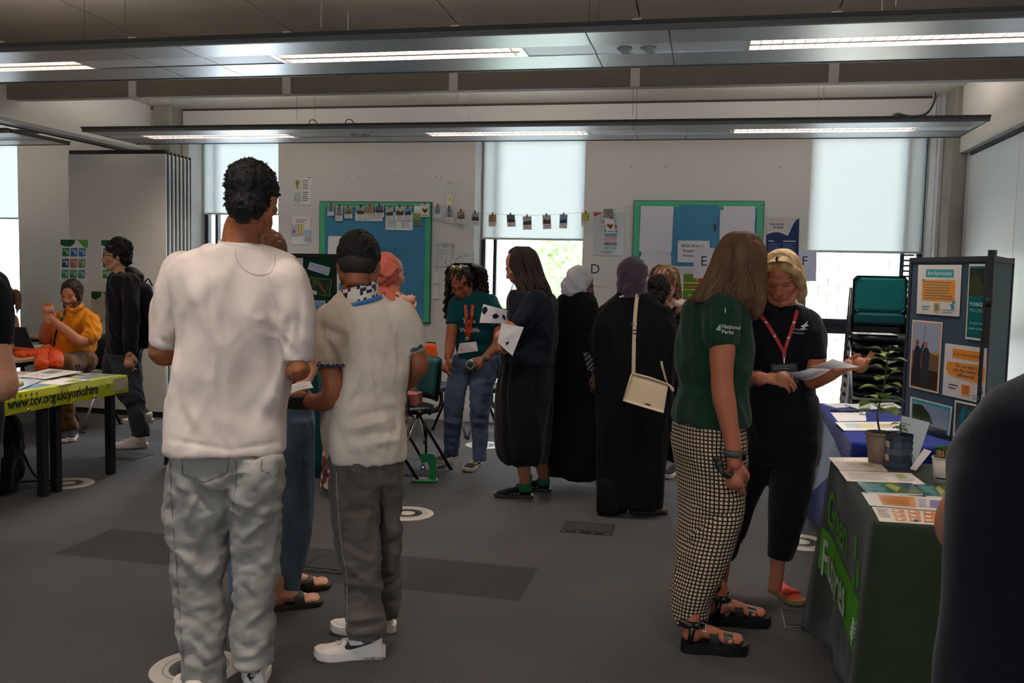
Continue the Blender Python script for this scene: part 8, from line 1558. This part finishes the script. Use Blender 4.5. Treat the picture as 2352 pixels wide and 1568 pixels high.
def heart(x, y, w, h, label, Y, t=0, top=C(90, 140, 130)):
    s = Sheet(W(x-w/2+t*h, y-h/2, Y), W(x+w/2+t*h, y-h/2-t*8, Y), W(x+w/2-t*h*.2, y+h/2-t*8, Y), W(x-w/2-t*h*.2, y+h/2, Y), base=(.72, .72, .72)); s.poly([(.5, .75), (.15, .5), (.18, .38), (.33, .34), (.5, .44), (.67, .34), (.82, .38), (.85, .5)], C(110, 120, 50)).poly([(.5, .66), (.3, .5), (.35, .44), (.5, .5), (.65, .44), (.7, .5)], C(80, 30, 60)).rect(.15, .85, .85, .90, (.1, .1, .1)); o = s.build('heart_card', label, 'card')
    MB().box(tuple((W(x, y-h/2, Y))+[-.006, -.01, -.01]), tuple((W(x, y-h/2, Y))+[.006, .004, .018])).build('peg', mat('peg_red'), o); return o
heart(976, 483, 20, 30, 'white heart badge card at the left board\'s top right corner', YP-.013)
wp(952, 472, 972, 483, 'white slip above the map card on the left board', Y=YP-.003)
heart(1403, 518, 21, 34, 'white heart badge card hanging over the grey bag poster', WY-.055, -.12)
s = Sheet(W(1386, 480, WY-.056), W(1407, 479, WY-.056), W(1409, 500, WY-.056), W(1388, 500, WY-.056), base=C(110, 130, 118)); s.poly([(.2, .3), (.8, .2), (.6, .9)], C(150, 100, 80)); s.build('map_card', 'small green map card above the heart card on the grey poster', 'card')
ws = catmull([W(1455, 470, WY-.045), W(1400, 484, WY-.05), W(1345, 487, WY-.045), W(1294, 491, WY-.045), W(1211, 494, WY-.045), W(1131, 490, WY-.045), W(1050, 480, WY-.045), W(990, 470, WY-.045), W(900, 470, WY-.045), W(757, 465, WY-.045)], 5)
tag(MB().tube(ws, .0016, 5).build('string', mat('string', C(180, 176, 170))), 'thin string carrying the photo cards across the wall and window', 'string')
# papers left of the left board
wp(676, 408, 716, 470, 'white sheet of words with two drawings, upper left of the left board', lambda s: s.lines(.50, .08, .85, 5, .075, C(150, 90, 90)).lines(.50, .52, .85, 5, .075, C(90, 90, 110)).rect(.8, -.02, .9, .02, C(120, 40, 40)), Y=YW-.002)
wp(676, 411, 690, 434, 'small yellowed drawing of a green figure on the upper word sheet', lambda s: s.poly([(.25, .3), (.5, .1), (.8, .3), (.6, .6), (.3, .55)], C(110, 130, 70)).rect(.4, .6, .6, .9, C(170, 90, 70)), base=C(190, 186, 150), Y=YW-.012)
wp(675, 440, 690, 464, 'small pale blue-grey drawing on the upper word sheet', lambda s: s.rect(.2, .6, .35, .8, (.3, .3, .3)).rect(.6, .7, .7, .85, (.35, .3, .3)), base=C(170, 178, 176), Y=YW-.012)
wp(671, 496, 714, 561, 'white sheet with a red heading and three cut-outs, left of the left board', lambda s: s.lines(.2, .12, .8, 2, .07, C(180, 90, 90)), Y=YW-.002)
wp(669, 516, 682, 542, 'cut-out with a red heart on the lower word sheet', lambda s: s.disk(.5, .6, .22, C(180, 60, 60)), base=C(160, 168, 186), Y=YW-.012); wp(683, 514, 697, 538, 'yellow striped cut-out on the lower word sheet', lambda s: s.rect(.2, 0, .35, 1, C(190, 150, 150)).rect(.6, 0, .75, 1, C(170, 160, 90)), base=C(196, 190, 130), Y=YW-.012); wp(699, 528, 713, 555, 'pale blue cut-out with an orange patch on the lower word sheet', lambda s: s.rect(.3, .65, .9, .9, C(206, 150, 110)), base=C(150, 176, 196), Y=YW-.012)
wp(664, 580, 712, 600, 'white sheet with red and blue scraps above the green display board', lambda s: s.rect(.1, .2, .25, .7, C(90, 160, 190)).rect(.27, .2, .35, .7, C(190, 80, 90)).rect(.4, .3, .5, .7, C(90, 150, 80)).rect(.55, .1, .75, .6, C(220, 120, 110)), Y=YW-.002)
# papers between left board and window
wp(1018, 416, 1060, 470, 'very pale sheet with a yellow-green heading right of the left board', lambda s: s.rect(.2, .05, .55, .09, C(186, 190, 120)), base=C(186, 188, 188), Y=YW-.002); wp(1027, 447, 1040, 472, 'yellowish slip on the pale sheet right of the left board', lambda s: s.poly([(.3, .3), (.7, .2), (.6, .7)], C(190, 186, 120)), base=C(206, 204, 170), Y=YW-.012)
def plan(s): s.rect(0, .12, 1, .135, (.15, .15, .15)).rect(.13, 0, .145, 1, (.15, .15, .15)).rect(.82, .05, .835, .9, (.15, .15, .15)).rect(0, .86, 1, .875, (.15, .15, .15)).rect(.3, .14, .75, .15, (.2, .2, .2)).rect(.3, .21, .75, .22, (.2, .2, .2)).text('Projects', .34, .10, .045, (.1, .1, .1)).text('Review', .38, .20, .045, (.1, .1, .1)).lines(.18, .28, .7, 6, .055, (.3, .3, .35), th=.25).rect(.86, .17, .98, .21, C(200, 90, 90)).lines(.86, .26, .98, 5, .07, C(150, 170, 110), th=.4).rect(.40, .5, .68, .85, (.62, .64, .68)).disk(.55, .66, .03, (.1, .1, .1)).rect(.54, .69, .56, .78, (.1, .1, .1)).rect(.42, .85, .66, .87, C(90, 160, 160))
wp(999, 553, 1046, 622, 'hand-drawn planning sheet with lines right of the left board', plan, base=C(186, 188, 190), Y=YW-.002, name='flip_sheet')
wp(1042, 578, 1090, 626, 'pale sheet with a single curved pen line beside the window', lambda s: s.poly([(.05, .55), (.12, .35), (.3, .22), (.55, .17), (.8, .2), (.8, .215), (.55, .19), (.32, .24), (.14, .37), (.07, .55)], (.15, .15, .15)), base=C(184, 186, 188), Y=YW-.001)
wp(994, 625, 1008, 651, 'small white slip below the planning sheet, upper', base=C(206, 204, 206), Y=YW-.012); wp(994, 660, 1009, 686, 'small white slip below the planning sheet, lower', base=C(204, 202, 204), Y=YW-.014, tilt=-.1)
# right of the middle window
def unity(s):
    s.poly([(0, 0), (.28, 0), (0, .10)], C(176, 44, 52)).text('Be in the', .28, .10, .03, (.08, .08, .08), bold=True).text('UNITED', .45, .16, .03, (.15, .15, .15)).lines(.22, .17, .75, 3, .03, (.15, .15, .15), th=.4)
    for i, (c_, l) in enumerate(zip((C(160, 24, 84), C(24, 130, 110), C(40, 140, 186), C(214, 110, 50), C(66, 40, 120), C(80, 160, 60)), 'UNITED')): y = .325+i*.1; s.poly([(.34, y), (.42, y-.033), (.76, y-.033), (.79, y), (.76, y+.033), (.42, y+.033)], c_).rect(.46, y-.006, .68, y+.006, (.6, .6, .62)).text(l, .22, y+.02, .035, (.45, .46, .47), 'c')
    s.rect(.28, .905, .66, .925, (.1, .1, .1))
    for i in range(4): s.disk(.40+i*.05, .955, .014, (.1, .1, .1))
wp(1364, 488, 1434, 586, 'grey poster with six coloured arrow bars between the window and right board', unity, base=C(166, 168, 170), Y=YW-.003, name='poster', cat='poster', m=GLOSSP, thick=.003)
wp(1342, 592, 1390, 657, 'white sheet with a large letter D', lambda s: s.text('D', .52, .55, .34, (.02, .02, .02), 'c'), base=C(190, 190, 192), Y=YW-.003, name='letter_sheet')
# right board papers
wp(1470, 473, 1545, 577, 'large blank white sheet at the top left of the right board', base=C(196, 198, 210), tilt=.02, name='blank_sheet'); wp(1475, 480, 1543, 588, 'blank sheet behind the large one at the right board\'s top left', base=C(186, 190, 202), Y=YP+.003, name='blank_sheet')
wp(1470, 588, 1542, 680, 'blank white sheet at the lower left of the right board', base=C(192, 194, 204), name='blank_sheet', Y=YP)
wp(1660, 473, 1733, 590, 'large blank white sheet at the top right of the right board', base=C(194, 192, 202), tilt=.02, name='blank_sheet'); wp(1654, 482, 1725, 640, 'blank sheet behind the one at the right board\'s top right', base=C(186, 186, 196), Y=YP+.003, name='blank_sheet')
wp(1562, 470, 1650, 630, 'slightly darker blue paper layer in the middle of the right board', base=C(60, 118, 152), Y=YP+.0015, name='blue_paper')
tag(MB().prism([(0, -1), (.55, -.75), (.7, -.1), (.3, .7), (-.1, 1), (-.6, .6), (-.75, -.1), (-.4, -.8)], lambda u, v_, h: W(1642+5*u, 523+9*v_, YP-.004+h), 0, .001).build('paper_leaf', mat('leaf_black', C(36, 34, 32))), 'small dark leaf shape on the blue of the right board', 'paper')
wp(1557, 552, 1630, 602, 'white sheet reading ESOL Entry 1 on the right board', lambda s: s.text('ESOL Entry 1:', .48, .30, .13, (.06, .06, .07), 'c', bold=True).text('Reading &', .44, .53, .13, (.06, .06, .07), 'c', bold=True).text('Writing', .36, .76, .13, (.06, .06, .07), 'c', bold=True).disk(.05, .06, .02, (.3, .3, .3)).disk(.96, .08, .02, (.3, .3, .3)), base=C(196, 196, 206), Y=YP-.004, name='title_sheet')
wp(1594, 569, 1646, 639, 'white sheet with a large letter E', lambda s: s.text('E', .44, .58, .32, (.02, .02, .02), 'c'), base=C(186, 186, 196), Y=YP-.006, name='letter_sheet')
def timetable(s):
    r_ = random.Random(9); G, R, Yl = C(66, 150, 60), C(196, 44, 44), C(214, 200, 50)
    s.rect(.20, .22, .96, .96, G)
    for i in range(15):
        y = .22+i*.049
        if i % 2 == 0: s.rect(.20+.1*r_.randint(0, 2), y, .45+.1*r_.randint(0, 5), y+.032, r_.choice([R, R, Yl]))
        else: s.rect(.20+.12*r_.randint(0, 3), y, .34+.12*r_.randint(1, 4), y+.03, Yl)
    s.rect(.50, .22, .62, .48, R).lines(.22, .12, .6, 2, .04, (.4, .4, .4))
wp(1547, 611, 1665, 690, 'timetable sheet of green, yellow and red blocks on the right board', timetable, base=C(190, 190, 198), Y=YP-.001, name='timetable')
def uni(s):
    s.poly([(0, .36)]+[(u, .36-.06*math.sin(u*5.2)+(.02 if u < .6 else 0)) for u in np.linspace(.0, .55, 8)]+[(.66, .40), (.74, .28), (.82, .14), (.90, .06), (1, .02), (1, 1), (0, 1)], C(26, 48, 96)).text('Leeds City College', .07, .06, .022, (.3, .3, .3)).text('Empowering', .10, .17, .05, C(24, 40, 90), fit=.42, bold=True).text('Students', .20, .24, .05, C(24, 40, 90), fit=.32, bold=True).rect(.07, .50, .24, .52, (.6, .62, .66)).rect(.52, .50, .90, .52, (.6, .62, .66)).lines(.07, .56, .46, 12, .028, C(90, 108, 150), th=.4).lines(.52, .56, .92, 9, .028, C(90, 108, 150), th=.4).rect(.52, .83, .68, .85, (.6, .62, .66))
wp(1761, 498, 1836, 606, 'white and navy wave poster right of the right board', uni, base=C(180, 176, 176), Y=YW-.003, name='poster', cat='poster')
wp(1830, 575, 1876, 645, 'white sheet with a large letter F overlapping the right window', lambda s: s.text('F', .40, .48, .30, (.03, .03, .05), 'c'), base=C(176, 182, 206), Y=WY-.006, name='letter_sheet')
# pin holes in the plaster
mb = MB()
for x, y in ((800, 405), (824, 406), (908, 404), (914, 404), (1000, 405), (1012, 404), (1012, 410), (1450, 383), (1530, 384), (1791, 385)): c = W(x, y, WY); mb.tube([c, c+[0, -.001, 0]], [.004, .005], 7)
tag(mb.build('tack_marks', BLACKF), 'tiny dark tack marks high on the white wall', 'mark', None, 'stuff')
# posters on the folded partition
YQ = 7.857
def nine(s, cols=None):
    s.poly([(0, 0), (.55, 0), (.5, .10), (.35, .17), (.15, .16), (0, .12)], C(14, 90, 50)).poly([(.62, 0), (1, 0), (1, .20), (.85, .17), (.72, .08)], C(90, 168, 50)).lines(.08, .05, .42, 2, .06, C(60, 110, 60))
    cs = [C(30, 110, 70), C(40, 100, 180), C(60, 120, 196), C(30, 70, 120), C(210, 90, 60), C(120, 150, 70), C(50, 140, 70), C(50, 130, 60), C(60, 140, 130)]
    for i in range(9): u, v_ = .08+(i % 3)*.30, .20+(i//3)*.26; s.rect(u, v_, u+.25, v_+.19, cs[i]).rect(u+.03, v_+.03, u+.12, v_+.09, C(150, 190, 180)).rect(u+.14, v_+.04, u+.22, v_+.15, C(180, 200, 200)).rect(u+.02, v_+.20, u+.2, v_+.215, (.3, .3, .3))
wp(139, 550, 202, 646, 'poster of nine coloured squares left on the folded partition', nine, base=(.66, .68, .66), Y=YQ-.003, name='poster', cat='poster')
wp(233, 551, 297, 646, 'poster of coloured squares half behind the walking man', nine, base=(.66, .68, .66), Y=YQ-.003, name='poster', cat='poster')
def photo(s): s.poly([(0, 0), (.46, 0), (.42, .18), (.2, .28), (0, .2)], C(24, 74, 44)).poly([(.5, 0), (1, 0), (1, .28), (.78, .26), (.62, .14)], C(90, 160, 50)).text('Photography of the', .5, .36, .03, (.2, .15, .12), 'c', fit=.8).text('during this event', .5, .42, .03, (.2, .15, .12), 'c', fit=.62); [s.poly([(.5+a*.17+.10*math.cos(t), .62+.05*abs(a)+.07*math.sin(t)) for t in np.linspace(0, 6.283, 16)]+[(.5+a*.17+.085*math.cos(t), .62+.05*abs(a)+.058*math.sin(t)) for t in np.linspace(6.283, 0, 16)], (.35, .33, .3)) for a in (-1, 0, 1)]
wp(210, 669, 262, 739, 'photography notice low on the folded partition behind the walking man', photo, base=C(178, 168, 154), Y=YQ-.003, name='notice', cat='notice')
